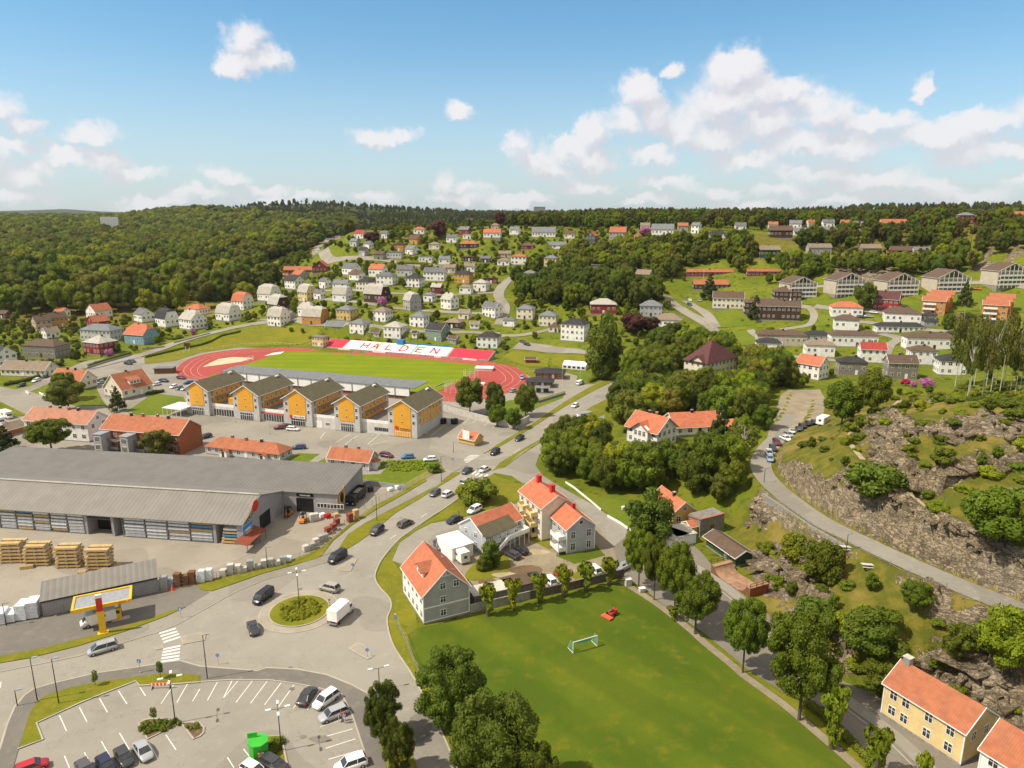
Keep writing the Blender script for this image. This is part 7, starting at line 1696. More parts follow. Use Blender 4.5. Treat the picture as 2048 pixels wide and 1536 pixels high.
# ---- woods sampled over the land: outline of tree feet in the picture (with height), spacing, species, height range, label
ZN = [
 ('forest',[(-80,640),(60,636),(230,626),(330,636),(400,622),(450,612),(505,604),(530,590),(534,556),(525,528),(570,508),(640,478),(560,452),(450,440),(-80,436)],14,('broad','dark','olive','bright','bright','broad','olive','dark'),(12,27),'broadleaf tree in the dense forest left of the houses'),
 ('forest',[(534,552),(530,520),(640,505),(640,480),(690,470),(720,462),(700,440),(500,440),(520,500)],11,('broad','dark','spruce','olive'),(10,17),'tree in the wood behind the red barn'),
 ('wood',[(1264,752),(1300,712),(1335,690),(1400,700),(1448,705),(1480,742),(1560,745),(1604,752),(1606,780),(1570,792),(1548,830),(1505,880),(1492,930),(1476,985),(1440,1030),(1395,1000),(1330,1000),(1300,985),(1240,985),(1195,985),(1150,968),(1106,960),(1082,932),(1082,915),(1150,905),(1240,905),(1245,860),(1215,850),(1240,812),(1264,790)],5.2,('broad','dark','broad','bright','dark','olive'),(7.5,15),'tree in the dark wood around the white villa'),
 ('wood',[(1010,560),(1060,548),(1180,552),(1250,560),(1322,596),(1330,612),(1250,618),(1180,612),(1150,622),(1060,600),(1025,590)],8,('dark','broad','dark'),(10,16),'tree in the broad dark clump of the middle slope'),
 ('wood',[(1120,505),(1200,498),(1290,496),(1400,484),(1500,486),(1530,520),(1500,552),(1400,548),(1320,562),(1290,552),(1200,540),(1130,530)],6.5,('broad','bright','dark','olive'),(8,13),'tree in the wooded slope below the crest houses'),
 ('wood',[(1500,560),(1520,525),(1600,522),(1640,528),(1750,522),(1830,522),(1920,520),(1960,545),(1920,556),(1850,550),(1700,545),(1620,560),(1560,575)],6.5,('broad','dark','pine','bright'),(8,13),'tree in the wood behind the apartment blocks'),
 ('wood',[(1590,500),(1640,480),(1700,468),(1780,462),(1860,458),(1920,455),(2060,450),(2060,500),(1940,520),(1880,515),(1760,500),(1690,500)],6.2,('pine','dark','pine','broad'),(9,14),'tree on the steep wooded slope at the upper right'),
 ('crest',[(690,462),(760,450),(900,446),(1000,450),(1150,462),(1330,460),(1500,464),(1640,462),(1800,452),(1940,444),(2060,440),(2060,434),(1500,440),(690,440)],9,('pine','dark','broad','spruce'),(9,14),'tree on the skyline behind the crest houses'),
 ('gardens',[(540,600),(560,520),(700,478),(760,460),(1000,455),(1330,468),(1500,480),(1500,560),(1330,570),(1340,650),(1300,700),(1200,700),(1100,660),(1050,690),(990,715),(640,685),(540,650),(470,650)],6.6,('broad','bright','dark','olive','shrub','brightshrub','shrub','broad'),(2.6,6.8),'garden tree among the houses of the slope'),
 ('gardens',[(-60,640),(330,640),(500,625),(470,652),(280,706),(170,735),(110,755),(-60,775)],6.4,('broad','bright','dark','olive','shrub','brightshrub','shrub'),(2.2,6.5),'garden tree among the houses of the left quarter'),
 ('gardens',[(1480,640),(1500,600),(1600,600),(1700,640),(1900,650),(2060,660),(2060,760),(1900,760),(1600,760),(1500,730)],10,('broad','bright','shrub','shrub','dark'),(2,5),'garden tree among the white houses of the right valley'),
 ('scrub',[(1640,855),(1700,800),(1800,790),(1900,780),(2060,790),(2060,1180),(1950,1130),(1850,1080),(1740,1030),(1640,960),(1590,905)],5.6,('shrub','brightshrub','shrub','brightshrub','broad'),(1.2,3.6),'shrub among the rocks of the hill'),
 ('scrub',[(1520,1010),(1600,1035),(1720,1100),(1850,1170),(2060,1260),(2060,1440),(1880,1385),(1760,1360),(1650,1320),(1560,1240),(1510,1160)],4.2,('shrub','brightshrub','broad','brightshrub'),(1.2,4.4),'shrub on the cliff above the lower street'),
 ('scrub',[(1930,770),(2060,760),(2060,820),(1960,815),(1900,800)],4.5,('shrub','brightshrub'),(1.5,3.5),'undergrowth shrub below the birches'),
 ('roadside',[(1262,790),(1240,805),(1150,862),(1095,888),(1080,905),(1100,900),(1170,880),(1230,850),(1264,812)],5,('brightshrub','shrub','broad'),(2,5),'shrub beside the side street under the main road'),
]
LANES = [o for o in D.objects if o.name.startswith(('lane','hillside_road','parking_ground','street'))]
lv = []
for o in LANES:
 co = np.empty(len(o.data.vertices)*3,np.float32);o.data.vertices.foreach_get('co',co);lv.append(co.reshape(-1,3)[:,:2])
lv = np.concatenate(lv);lcell = set()
for x,y in lv:
 for dx in (-1,0,1):
  for dy in (-1,0,1): lcell.add((int(x//3)+dx,int(y//3)+dy))
HS = np.array([(h[0],h[1],h[2]) for h in HOUSES]);TS = np.array(TREES)
HU = HS[:,0]/HS[:,1];HV = proj(HS[:,0],HS[:,1]-HS[:,2]*.7,hgt(HS[:,0],HS[:,1]-HS[:,2]*.7))[1];cand = [];srs = np.random.RandomState(21)
def sample_zone(kind,outline,sp_,species,hr,label):
 ol = np.array(outline,float)
 w = np.array([tuple(G(px,py).xy) for px,py in outline]);th = np.arctan2(w[:,0],w[:,1]);rr = np.hypot(w[:,0],w[:,1])
 t0,t1,r0,r1 = th.min(),th.max(),rr.min()*.97,min(rr.max()*1.03,2600 if kind == 'forest' else 1400)
 area = (t1-t0)*(r1*r1-r0*r0)/2;n = int(area/(sp_*sp_)*(2 if kind == 'forest' else 4.5))
 t = srs.uniform(t0,t1,n);r = np.sqrt(srs.uniform(r0*r0,r1*r1,n));x,y = r*np.sin(t),r*np.cos(t);z = hgt(x,y)
 u,v,dep = proj(x,y,z);ok = inpoly(np.stack([u,v],1),ol);x,y,z,dep,r = x[ok],y[ok],z[ok],dep[ok],r[ok]
 cell = {};
 for i in range(len(x)):
  s = sp_*(1+max(0,r[i]-700)/900);c = (int(x[i]//s),int(y[i]//s))
  if any((c[0]+a,c[1]+b) in cell and math.hypot(cell[(c[0]+a,c[1]+b)][0]-x[i],cell[(c[0]+a,c[1]+b)][1]-y[i]) < s*.8 for a in (-1,0,1) for b in (-1,0,1)): continue
  small = kind in ('gardens','scrub','roadside')
  if (int(x[i]//3),int(y[i]//3)) in lcell and kind != 'scrub' or (kind == 'scrub' and (int(x[i]//3),int(y[i]//3)) in lcell): continue
  dh = np.hypot(HS[:,0]-x[i],HS[:,1]-y[i])-HS[:,2]
  if dh.min() < (1.6 if small else 2.8): continue
  sp = species[srs.randint(len(species))];hh_ = srs.uniform(*hr)
  if kind != 'forest':          # crowns may rise only to the foot of the house behind
   q = (HS[:,1] > y[i]) & (HS[:,1] < y[i]+45) & (np.abs(HU-x[i]/y[i])*y[i] < HS[:,2]+hh_*.3)
   if q.any():
    vb = HV[q].max()-(13 if kind == 'wood' else 0);k_ = FPX/dep[i];el_ = math.atan2(CAMZ-z[i],y[i]);fit = (proj(x[i],y[i],z[i])[1]-vb)/k_/math.cos(el_)
    if fit < hh_: hh_ = fit if fit > 1.6 else (1.4 if srs.rand() < .55 else 0)
   if hh_ < 1.2: continue
   if hh_ < 2.2 and sp not in ('shrub','brightshrub'): sp = 'shrub' if srs.rand() < .5 else 'brightshrub'
  if np.hypot(TS[:,0]-x[i],TS[:,1]-y[i]).min() < 2.5: continue
  cell[c] = (x[i],y[i]);h = hh_*(1+max(0,r[i]-900)/2600)
  if sp in ('shrub','brightshrub'): h = min(h,3.2)*srs.uniform(.5,1);wd = h*srs.uniform(1.3,1.9)
  elif sp in ('spruce','pine','birch'): h *= 1.15;wd = h*srs.uniform(.42,.6)
  else: wd = h*srs.uniform(.72,1.0)
  if kind == 'forest': wd = max(wd,s*srs.uniform(1.05,1.5))
  cand.append((wd*h/dep[i]**2,sp,x[i],y[i],z[i]-.2,wd,h,label,kind))
for z_ in ZN: sample_zone(*z_)
# far pine ridges
def ridge(t0,t1,r0,r1,sp_,species,hh,prob=1.0):
 n = int((R(t1)-R(t0))*(r1*r1-r0*r0)/2/(sp_*sp_));t = srs.uniform(R(t0),R(t1),n);r = np.sqrt(srs.uniform(r0*r0,r1*r1,n));x,y = r*np.sin(t),r*np.cos(t);z = hgt(x,y)
 for i in range(n):
  h = hh*srs.uniform(.8,1.25);sp = species[srs.randint(len(species))];cand.append((0,sp,x[i],y[i],z[i]-1,h*srs.uniform(.6,.85),h,'x','ridge'))
ridge(-22,38,1250,3100,25,('spruce','pine','spruce','dark'),14)
ridge(-38,-22,1250,2300,22,('broad','pine','bright','dark'),15)
ridge(-12,38,780,1300,13,('pine','dark','broad','pine','spruce','bright'),9)
cand.sort(key=lambda c: -c[0])
ind_t = [c for c in cand if NAMES[c[1]][1] == 'tree'][:225];ind_s = [c for c in cand if NAMES[c[1]][1] == 'shrub'][:190]
ids = set(id(c) for c in ind_t+ind_s)
ADJ = dict(broad='mid green',bright='bright green',dark='dark green',olive='olive green',pine='dark needled pine',spruce='dark pointed spruce',shrub='dark low',brightshrub='bright low',birch='pale')
for c in ind_t+ind_s:
 lb = c[7]
 if c[1] in ('shrub','brightshrub') and 'shrub' not in lb: lb = lb.replace('garden tree','garden shrub').replace('tree','shrub')
 if c[1] not in ('shrub','brightshrub') and 'shrub' in lb: lb = lb.replace('undergrowth shrub','small tree').replace('shrub','small tree')
 dh = np.hypot(HS[:,0]-c[2],HS[:,1]-c[3]);k_ = int(dh.argmin());hl = HOUSES[k_][3] if len(HOUSES[k_]) > 3 else '';kind_ = 'shrub' if NAMES[c[1]][1] == 'shrub' else 'tree'
 if c[8] in ('gardens','crest') and hl and dh[k_] < 30:
  for cut in (None,' below ',' above ',' behind ',' beside ',' left of',' right of',' in the',' with '):
   s_ = hl if cut is None else hl.split(cut)[0]
   if len((ADJ[c[1]]+' shrub growing in front of the '+s_).split()) <= 16: hl = s_;break
  lb = '%s %s growing %s the %s' % (ADJ[c[1]],kind_,'behind' if c[3] > HOUSES[k_][1]+2 else 'in front of' if c[3] < HOUSES[k_][1]-2 else 'beside',hl)
 else:
  u_,v_,_ = proj(c[2],c[3],c[4])
  zn = [q for q in ZN if q[-1] == c[7]][0][1];xs_ = [max(0,min(2048,q[0])) for q in zn];f_ = (u_-min(xs_))/(max(xs_)-min(xs_)+1)
  lb = ADJ[c[1]]+' '+lb+(', '+('left end' if f_ < .25 else 'left of middle' if f_ < .5 else 'right of middle' if f_ < .75 else 'right end'))
  lb = lb.replace('broadleaf tree','tree')
 plant(c[1],c[2],c[3],c[4],c[5],c[6],lb,lb)
rest = [c for c in cand if id(c) not in ids]
# the rest of the wood: one object, trees instanced on points
def low(me_c,me_t,name):
 bm = bmesh.new();bm.from_mesh(me_c);n0 = len(bm.faces);bm.from_mesh(me_t)
 me = D.meshes.new(name);
 for i,f in enumerate(bm.faces): f.material_index = 0 if i < n0 else 1
 bm.to_mesh(me);bm.free();me.materials.append(me_c.materials[0]);me.materials.append(me_t.materials[0]);return me
SPL = ['broad','bright','dark','olive','spruce','pine','shrub','brightshrub','birch']
def mass(name,items,label_kind='stuff'):
 me = D.meshes.new(name);me.from_pydata([(c[2],c[3],c[4]) for c in items],[],[])
 at = me.attributes.new('kindof','INT','POINT');at.data.foreach_set('value',[SPL.index(c[1]) for c in items])
 at = me.attributes.new('sz','FLOAT_VECTOR','POINT');at.data.foreach_set('vector',np.array([(c[5],c[5],c[6]) for c in items],np.float32).ravel())
 at = me.attributes.new('rz','FLOAT_VECTOR','POINT');at.data.foreach_set('vector',np.array([(0,0,vr.random()*6.28) for c in items],np.float32).ravel())
 o = D.objects.new(name,me);COL.objects.link(o);o['kind'] = 'stuff'
 ng = D.node_groups.new(name,'GeometryNodeTree');ng.interface.new_socket('Geometry',in_out='INPUT',socket_type='NodeSocketGeometry');ng.interface.new_socket('Geometry',in_out='OUTPUT',socket_type='NodeSocketGeometry')
 N,Lk = ng.nodes,ng.links;gi = N.new('NodeGroupInput');go = N.new('NodeGroupOutput');jn = N.new('GeometryNodeJoinGeometry')
 def attr(nm,ty): a = N.new('GeometryNodeInputNamedAttribute');a.data_type = ty;a.inputs['Name'].default_value = nm;return a.outputs[0]
 kd = attr('kindof','INT');sz = attr('sz','FLOAT_VECTOR');rz = attr('rz','FLOAT_VECTOR')
 for k,sp in enumerate(SPL):
  if not any(c[1] == sp for c in items): continue
  mc,mt = TPL[sp][0];tm = D.objects.new('template_'+sp,low(mc,mt,'template_'+sp))
  oi = N.new('GeometryNodeObjectInfo');oi.inputs['Object'].default_value = tm;oi.inputs['As Instance'].default_value = True
  eq = N.new('FunctionNodeCompare');eq.data_type = 'INT';eq.operation = 'EQUAL';Lk.new(kd,eq.inputs[2]);eq.inputs[3].default_value = k
  ip = N.new('GeometryNodeInstanceOnPoints');Lk.new(gi.outputs[0],ip.inputs['Points']);Lk.new(eq.outputs[0],ip.inputs['Selection']);Lk.new(oi.outputs['Geometry'],ip.inputs['Instance']);Lk.new(rz,ip.inputs['Rotation']);Lk.new(sz,ip.inputs['Scale']);Lk.new(ip.outputs[0],jn.inputs[0])
 Lk.new(jn.outputs[0],go.inputs[0]);md = o.modifiers.new('trees','NODES');md.node_group = ng;return o
mass('woodland',rest)
print('trees',len(cand),'individual',len(ids),'mass',len(rest))
# ---- broken rock: angular blocks half sunk in the cliffs and ledges
_rk = []
for k in range(7):
 bm = bmesh.new();q_ = srs.uniform(-1,1,size=(11,3));q_ /= np.abs(q_).max(1)[:,None]
 for v in q_*np.array([1,.75,.8])*(.8+.35*srs.rand(11))[:,None]: bm.verts.new(v)
 bmesh.ops.convex_hull(bm,input=bm.verts);bmesh.ops.delete(bm,geom=[v for v in bm.verts if not v.link_faces],context='VERTS');bmesh.ops.triangulate(bm,faces=bm.faces);bm.verts.index_update()
 _rk.append((np.array([v.co[:] for v in bm.verts]),np.array([[v.index for v in f.verts] for f in bm.faces])));bm.free()
rV,rF,off = [],[],0;gi_ = np.where((rockm > .35) & (RRm.ravel() < 330))[0];wt = 1/np.maximum(RRm.ravel()[gi_],60)**-2;wt = RRm.ravel()[gi_]**2;gi_ = srs.choice(gi_,520,p=wt/wt.sum());_nb = np.where((rockm > .3) & (dr < 11))[0];gi_ = np.append(gi_,srs.choice(_nb,260))
for g_ in gi_:
 V_,F_ = _rk[srs.randint(7)];s = srs.uniform(.5,1.4)*(2.0 if srs.rand() < .15 else 1);an = srs.normal(.6,.3);ca,sa = math.cos(an),math.sin(an);W_ = V_*np.array([s*2.5,s*1.3,s*srs.uniform(.5,.75)])
 if dr[g_] < 3.6+s*1.9: continue
 px_,py_ = G2[g_];W_ = np.stack([px_+W_[:,0]*ca-W_[:,1]*sa,py_+W_[:,0]*sa+W_[:,1]*ca,float(hgt(px_,py_))+W_[:,2]-s*.40+(V_[:,1]*.5-V_[:,0]*.25)*s],1);rV.append(W_);rF.append(F_+off);off += len(W_)
o = mesh_np('broken_rock',np.concatenate(rV),np.concatenate(rF),M['terrain']);o['kind'] = 'stuff'
for q_ in ('rock','wild'): a_ = o.data.attributes.new(q_,'FLOAT','POINT');a_.data.foreach_set('value',np.full(len(o.data.vertices),.95 if q_ == 'rock' else 1,np.float32))
# ---- hedges and low planting
def hedge(pxs,h,t,label,m='leaf_hedge',name='hedge',drape=True):
 w = [G(*q) for q in pxs];lb = []
 for a,b in zip(w[:-1],w[1:]):
  k = max(1,int((b-a).length/(t*.55)))
  for i in range(k): p = a.lerp(b,i/k);lb.append((p.x+bx.uniform(-.1,.1),p.y+bx.uniform(-.1,.1),float(hgt(p.x,p.y))+h*.5,t*.56+bx.uniform(-.06,.12)))
 me = crown_mesh('hedge',lb,min(9000,len(lb)*90),.16,len(lb),M[m],squash=h/t*1.0);o = D.objects.new(name,me);COL.objects.link(o);return tag(o,label,'hedge')
hedge([(1560,1372),(1600,1398),(1650,1436),(1700,1486),(1752,1536)],1.1,1.3,'dark low hedge between the dirt path and the lower street')
hedge([(10,772),(50,764),(88,752)],1.6,1.4,'clipped green hedge below the long low cream house')
hedge([(178,734),(215,722),(262,708)],1.6,1.6,'hedge along the wall below the red house')
hedge([(310,674),(345,680),(368,676)],1.4,1.4,'low hedge in front of the white houses at the street bend')
hedge([(292,716),(360,700),(430,680),(482,664)],1.2,.8,'thin row of dark shrubs along the stadium bank')
hedge([(190,768),(234,756)],1.8,1.6,'hedge between the two orange roofed cream houses')
hedge([(293,790),(330,784)],1.4,1.4,'hedge on the lawn beside the cream dormer house')
hedge([(796,528),(858,530)],2.6,2.0,'tall bright clipped hedge below the grey concrete house','leaf_bright')
hedge([(910,700),(985,708)],1.4,1.4,'dark hedge behind the red seats')
hedge([(1180,765),(1230,742),(1256,728)],1.8,2.0,'dark hedge along the path above the main road')
# roundabout shrubs, planting bed shrubs: ground cover masses
def cover(name,c,rx,ry,rz,z,n,r,seed,m,h=.5):
 rs = random.Random(seed);lb = []
 for i in range(n):
  a = rs.random()*6.28;q = math.sqrt(rs.random());x,y = rx*q*math.cos(a),ry*q*math.sin(a);lb.append((c.x+x*math.cos(rz)-y*math.sin(rz),c.y+x*math.sin(rz)+y*math.cos(rz),z,r*rs.uniform(.7,1.2)))
 me = crown_mesh(name,lb,n*40,.13,seed,M[m],squash=h/r);o = D.objects.new(name,me);COL.objects.link(o);o['kind'] = 'stuff'
cover('ground_cover',rc,RB*.68,RB*.68,0,.3,130,.45,5,'leaf_bright')
cover('ground_cover',P(318,1455),3.0,1.2,.25,.3,45,.38,6,'leaf_hedge');cover('ground_cover',P(385,1458),1.4,.8,0,.25,5,.35,8,'leaf_hedge');cover('ground_cover',P(552,1495),1.0,2.0,0,.4,22,.5,9,'leaf_green')
w0,w1 = P(760,935),P(845,930);cover('weed_patch',(w0+w1)/2,9,4.5,-.1,.2,120,.6,10,'leaf_bright')
# ------------------------------------------------------------------ vehicles
def loft(secs,mats,name,parent,caps=True,smooth_=True,midx=None):
 n = len(secs[0]);vs = [v for s in secs for v in s];fs = []
 for i in range(len(secs)-1):
  for k in range(n): fs.append((i*n+k,(i+1)*n+k,(i+1)*n+(k+1) % n,i*n+(k+1) % n))
 if caps: fs.append(tuple(range(n)));fs.append(tuple(range((len(secs)-1)*n+n-1,(len(secs)-1)*n-1,-1)))
 return mesh_obj(name,vs,fs,mats,parent,None,smooth_)
# (length, width, [(x, roofline or None)...]) x from rear (-) to front (+)
CT = dict(
 hatch=(4.2,1.78,.98,1.48,(-2.0,-1.55,.45,1.15)),suv=(4.6,1.88,1.08,1.66,(-2.2,-1.8,.55,1.25)),wagon=(4.75,1.84,.96,1.48,(-2.3,-1.75,.55,1.3)),
 sedan=(4.7,1.84,.96,1.44,(-1.75,-.95,.45,1.3)),minivan=(4.8,1.86,1.05,1.72,(-2.3,-1.95,.75,1.75)),van=(5.0,1.95,1.15,1.98,(-2.42,-2.3,1.15,1.95)),sport=(4.4,1.8,.9,1.3,(-1.8,-.7,.35,1.2)))
_CAR = {}
def car_template(ty):
 if ty in _CAR: return _CAR[ty]
 L,W_,hb,hr,(a,b_,c_,d_) = CT[ty];hw = W_/2;g = 0.24
 secs = []
 for x,w,z0,z1 in ((-L/2,.80,.42,hb*.80),(-L/2+.12,.92,g+.08,hb*.94),(-L/2+.5,.99,g,hb),(-.6,1.0,g,hb),(d_-.1,1.0,g,hb),(L/2-.75,.97,g,hb*.88),(L/2-.25,.88,g+.02,hb*.76),(L/2,.66,g+.14,hb*.58)):
  w *= hw;secs.append([(x,-w*.94,z0),(x,-w,(z0+z1)*.5),(x,-w*.95,z1*.96),(x,-w*.8,z1),(x,w*.8,z1),(x,w*.95,z1*.96),(x,w,(z0+z1)*.5),(x,w*.94,z0)])
 body = loft(secs,M['paint_grey'],'body',None)
 def cs(x,w,z): return [(x,-w,z),(x,w,z)]
 wl,wr_ = hw*.90,hw*.74
 gv = [(a,-wl,hb-.02),(b_,-wr_,hr),(c_,-wr_,hr-.01),(d_,-wl,hb-.02)];gv += [(p[0],-p[1],p[2]) for p in gv]
 glass = mesh_obj('windows',gv,[(0,1,2,3)[::-1],(4,5,6,7),(0,4,5,1)[::-1],(3,2,6,7)[::-1],(1,5,6,2)[::-1]],M['glass'])
 rb = MB();rb.slab([(b_-.03,-wr_-.02,hr+.045),(c_+.06,-wr_-.02,hr+.035),(c_+.06,wr_+.02,hr+.035),(b_-.03,wr_+.02,hr+.045)],.06)
 for s in (-1,1):
  for (p,q) in (((a,wl,hb-.02),(b_,wr_,hr)),((d_,wl,hb-.02),(c_,wr_,hr)),(((a+d_)/2-.3,wl*.99,hb),((b_+c_)/2-.2,wr_,hr))): rb.bar((p[0],s*(p[1]+.01),p[2]),(q[0],s*(q[1]+.01),q[2]),.055,n=5)
 if ty in ('van',): rb.box(-L/2+.15,.2,-hw*.9,hw*.9,hb-.05,hr-.03)
 roof = rb.build('roof',M['paint_grey'])
 wm = MB();wm.bar((0,-.11,0),(0,.11,0),.33,0,14);wm.bar((0,-.125,0),(0,.125,0),.19,1,10);wheel = wm.build('wheel',[M['tyre'],M['rim']])
 hl = MB().box(-.10,.06,-.22,.22,-.08,.08).build('headlight',M['headlight']);tl = MB().box(-.05,.07,-.18,.18,-.13,.13).build('taillight',M['taillight'])
 for o in (body,glass,roof,wheel,hl,tl): COL.objects.unlink(o)
 _CAR[ty] = (L,W_,hb,body.data,glass.data,roof.data,wheel.data,hl.data,tl.data);return _CAR[ty]
def sub(name,me,parent,loc=(0,0,0),rz=0,mt=None,rot=None):
 o = D.objects.new(name,me);COL.objects.link(o);o.parent = parent;o.location = loc;o.rotation_euler = rot or (0,0,rz)
 if mt: o.material_slots[0].link = 'OBJECT';o.material_slots[0].material = M[mt]
 return o
def car(px,py,vx,vy,ty,paint,label,group='cars',name='car',cat='car',detail=None,z=None):
 g = G(px,py);h_ = G(px+vx*.4,py+vy*.4) if z is None else None;rz = math.atan2(h_.y-g.y,h_.x-g.x);dep = depth_at(g)
 L,W_,hb,b,gl,rf,wh,hl,tl = car_template(ty)
 rt = empty(name,(g.x,g.y,g.z+(.15 if g.z > .5 else .05)),rz);tag(rt,label,cat,group)
 if g.z > .5: rt.rotation_euler[1] = -math.atan2(h_.z-g.z,max(.5,(h_-g).xy.length))*1.0
 sub('body',b,rt,mt='paint_'+paint);sub('windows',gl,rt);sub('roof',rf,rt,mt='paint_'+paint)
 if dep < 330:
  for sx in (-1,1):
   for sy in (-1,1): sub('wheel',wh,rt,(sx*L*.31,sy*(W_/2-.12),.33))
  for sy in (-1,1): sub('headlight',hl,rt,(L/2-.28,sy*W_*.30,hb*.62));sub('taillight',tl,rt,(-L/2+.06,sy*W_*.36,hb*.74))
 return rt
CARS = '''
754,1066,-18,13,suv,darkgrey,black suv driving down the main road behind the brown wagon
811,1051,18,-9,wagon,olive,dark bronze wagon driving up the main road
675,1121,-18,11,van,black,black van entering the roundabout from the main road
870,990,-16,11,hatch,grey,grey hatchback driving down the main road
896,992,18,-10,hatch,white,white hatchback beside the grey one on the main road
932,968,16,-9,suv,silver,silver suv before the crossing stripes
934,945,-15,10,sedan,darkgrey,dark grey sedan just past the crossing stripes
969,942,15,-8,sedan,white,white car with black roof standing on the crossing stripes
990,908,-15,9,suv,black,black suv beside the wide striped crossing
1039,880,-15,9,wagon,navy,dark blue wagon above the wide crossing on the main road
1150,814,-14,8,hatch,white,white hatchback with black roof on the upper main road
1231,766,-12,6,hatch,black,black car at the top end of the main road
527,1200,-20,15,van,black,black van with roof bars rounding the roundabout
507,1262,8,22,sedan,darkgrey,dark car left of the roundabout heading to the car park
659,1181,-20,-5,suv,beige,mauve grey suv on the upper side of the roundabout
206,1303,-24,7,minivan,silver,silver minivan on the road left of the zebra crossing
615,1398,12,-17,sedan,darkgrey,dark grey car parked furthest left beside the white one
652,1406,-18,13,suv,white,white car with dark panoramic roof in the car park
668,1434,-22,9,wagon,silver,pale silver wagon with its rear door open
702,1536,-20,7,suv,white,white car with dark roof cut by the bottom edge
548,1536,14,8,wagon,darkgrey,dark wagon with open tailgate beside the green recycling hut
508,1548,14,8,hatch,white,white car barely seen at the bottom edge
287,1508,9,14,sedan,silver,silver sedan parked beside the planting bed
249,1522,9,14,hatch,darkgrey,dark teal hatchback left of the silver sedan
213,1538,9,14,hatch,navy,dark hatchback third from the silver sedan
172,1548,9,14,hatch,grey,grey hatchback at the bottom edge, last of the row
64,1542,16,-6,hatch,red,crimson car at the lower left edge
949,1024,-16,8,suv,white,white suv parked behind the grey wing
909,1044,-18,7,sedan,navy,dark blue sedan at the end of the driveway
1024,1114,-15,-8,wagon,darkgrey,black wagon in the gravel yard
1042,1105,-13,-8,hatch,black,black hatchback in front of the wagon in the yard
878,1096,6,8,hatch,grey,grey car half hidden behind the white garage
1070,1160,-10,-9,wagon,black,black car parked behind the field wall
1098,1165,-10,-9,wagon,white,white car parked behind the field wall
1121,1155,-10,-9,hatch,red,red car behind the fourth pollarded lime
1187,1143,-12,-9,wagon,white,white car parked behind the fifth pollarded lime
598,898,-18,1,wagon,blue,dark blue car beside the long grey cottage
773,914,18,3,wagon,darkred,dark brown car behind the gable cottage
815,917,-16,1,hatch,midblue,bright blue car parked along the weedy plot
860,922,-16,1,hatch,white,white car half hidden by the round clipped bush
561,858,-16,1,wagon,darkred,dark brown wagon in front of the wine shop
586,861,16,1,wagon,white,white wagon in front of the wine shop
575,856,16,1,wagon,black,black car behind the white wagon before the wine shop
412,876,-12,3,hatch,darkgrey,dark car behind the brick apartment house
328,764,14,1,wagon,navy,navy car in the upper car park
313,771,-14,3,hatch,white,white car beside the navy one in the upper car park
363,758,12,1,wagon,darkred,dark red car by the track fence
378,768,-12,1,wagon,blue,blue car near the first yellow block
347,776,-10,4,hatch,white,white car in the row before the lawn
359,779,-10,4,hatch,grey,grey car in the row before the lawn
369,780,-10,4,hatch,silver,silver car in the row before the lawn
257,729,12,1,wagon,black,black car nearest on the street above the car park
264,725,12,1,wagon,darkgrey,dark grey car behind the black one above the car park
418,659,10,-3,wagon,navy,dark car parked before the white bay windowed house
43,773,-14,4,hatch,darkgrey,dark car at the hedge end
73,763,-14,5,wagon,white,white car below the clipped hedge
91,756,-10,6,hatch,black,black car behind the white one by the hedge
206,767,12,-2,sedan,silver,silver car between the orange roofed houses
1540,922,4,14,hatch,paleblue,pale blue car, lowest of the hillside row
1538,911,4,10,hatch,white,white car second lowest of the hillside row
1545,901,5,9,hatch,darkgrey,dark car third lowest of the hillside row
1553,889,7,9,wagon,darkred,dark brown car fourth in the hillside row
1571,881,14,6,sedan,white,white car with raised tail in the hillside row
1577,874,14,5,hatch,silver,silver car in the middle of the hillside row
1584,868,14,5,wagon,white,white wagon in the middle of the hillside row
1598,863,14,4,wagon,grey,grey car in the upper hillside row
1605,858,14,4,suv,black,black suv in the upper hillside row
1618,852,12,4,wagon,black,black wagon near the white trailer
1629,849,12,4,sedan,navy,navy sedan nearest the white trailer
1044,758,-2,8,suv,paleblue,pale blue pickup standing on the running track
1160,769,8,-3,van,white,white van beside the party tent
1027,784,10,-3,hatch,silver,silver car at the edge of the track
1046,686,8,2,wagon,grey,grey car on the street above the lawn
1054,691,8,2,wagon,darkgrey,dark car on the street above the lawn
1380,602,6,3,hatch,white,white car parked above the curved road
1399,603,6,2,hatch,silver,silver car parked right of the white one above the curved road
1379,611,6,3,hatch,blue,blue car parked on the curved side road
1721,636,10,1,wagon,darkgrey,dark car behind the orange hipped house
1737,635,10,1,wagon,silver,silver car behind the orange hipped house
1747,627,10,1,wagon,white,white car before the red house
1656,581,8,1,wagon,darkgrey,dark car between the two left apartment blocks
1667,580,8,1,wagon,silver,silver car between the two left apartment blocks
1752,580,8,1,wagon,silver,silver car right of the second apartment block
1955,580,8,1,hatch,orange,orange car beside the right glazed block
636,503,-4,6,van,white,white lorry like van on the upper main street
646,492,-4,6,hatch,silver,silver car climbing the upper main street
640,497,-4,6,hatch,darkgrey,dark car on the upper main street
'''
for ln in CARS.strip().split('\n'):
 a = ln.split(',',6);van = a[4] == 'van'
 car(float(a[0]),float(a[1]),float(a[2]),float(a[3]),a[4],a[5],a[6],'vans' if van else 'cars on streets and car parks','van' if van else 'car','van' if van else 'car')
def at_rz(px,py,vx,vy):
 g = G(px,py);h_ = G(px+vx*.4,py+vy*.4);return g,math.atan2(h_.y-g.y,h_.x-g.x)
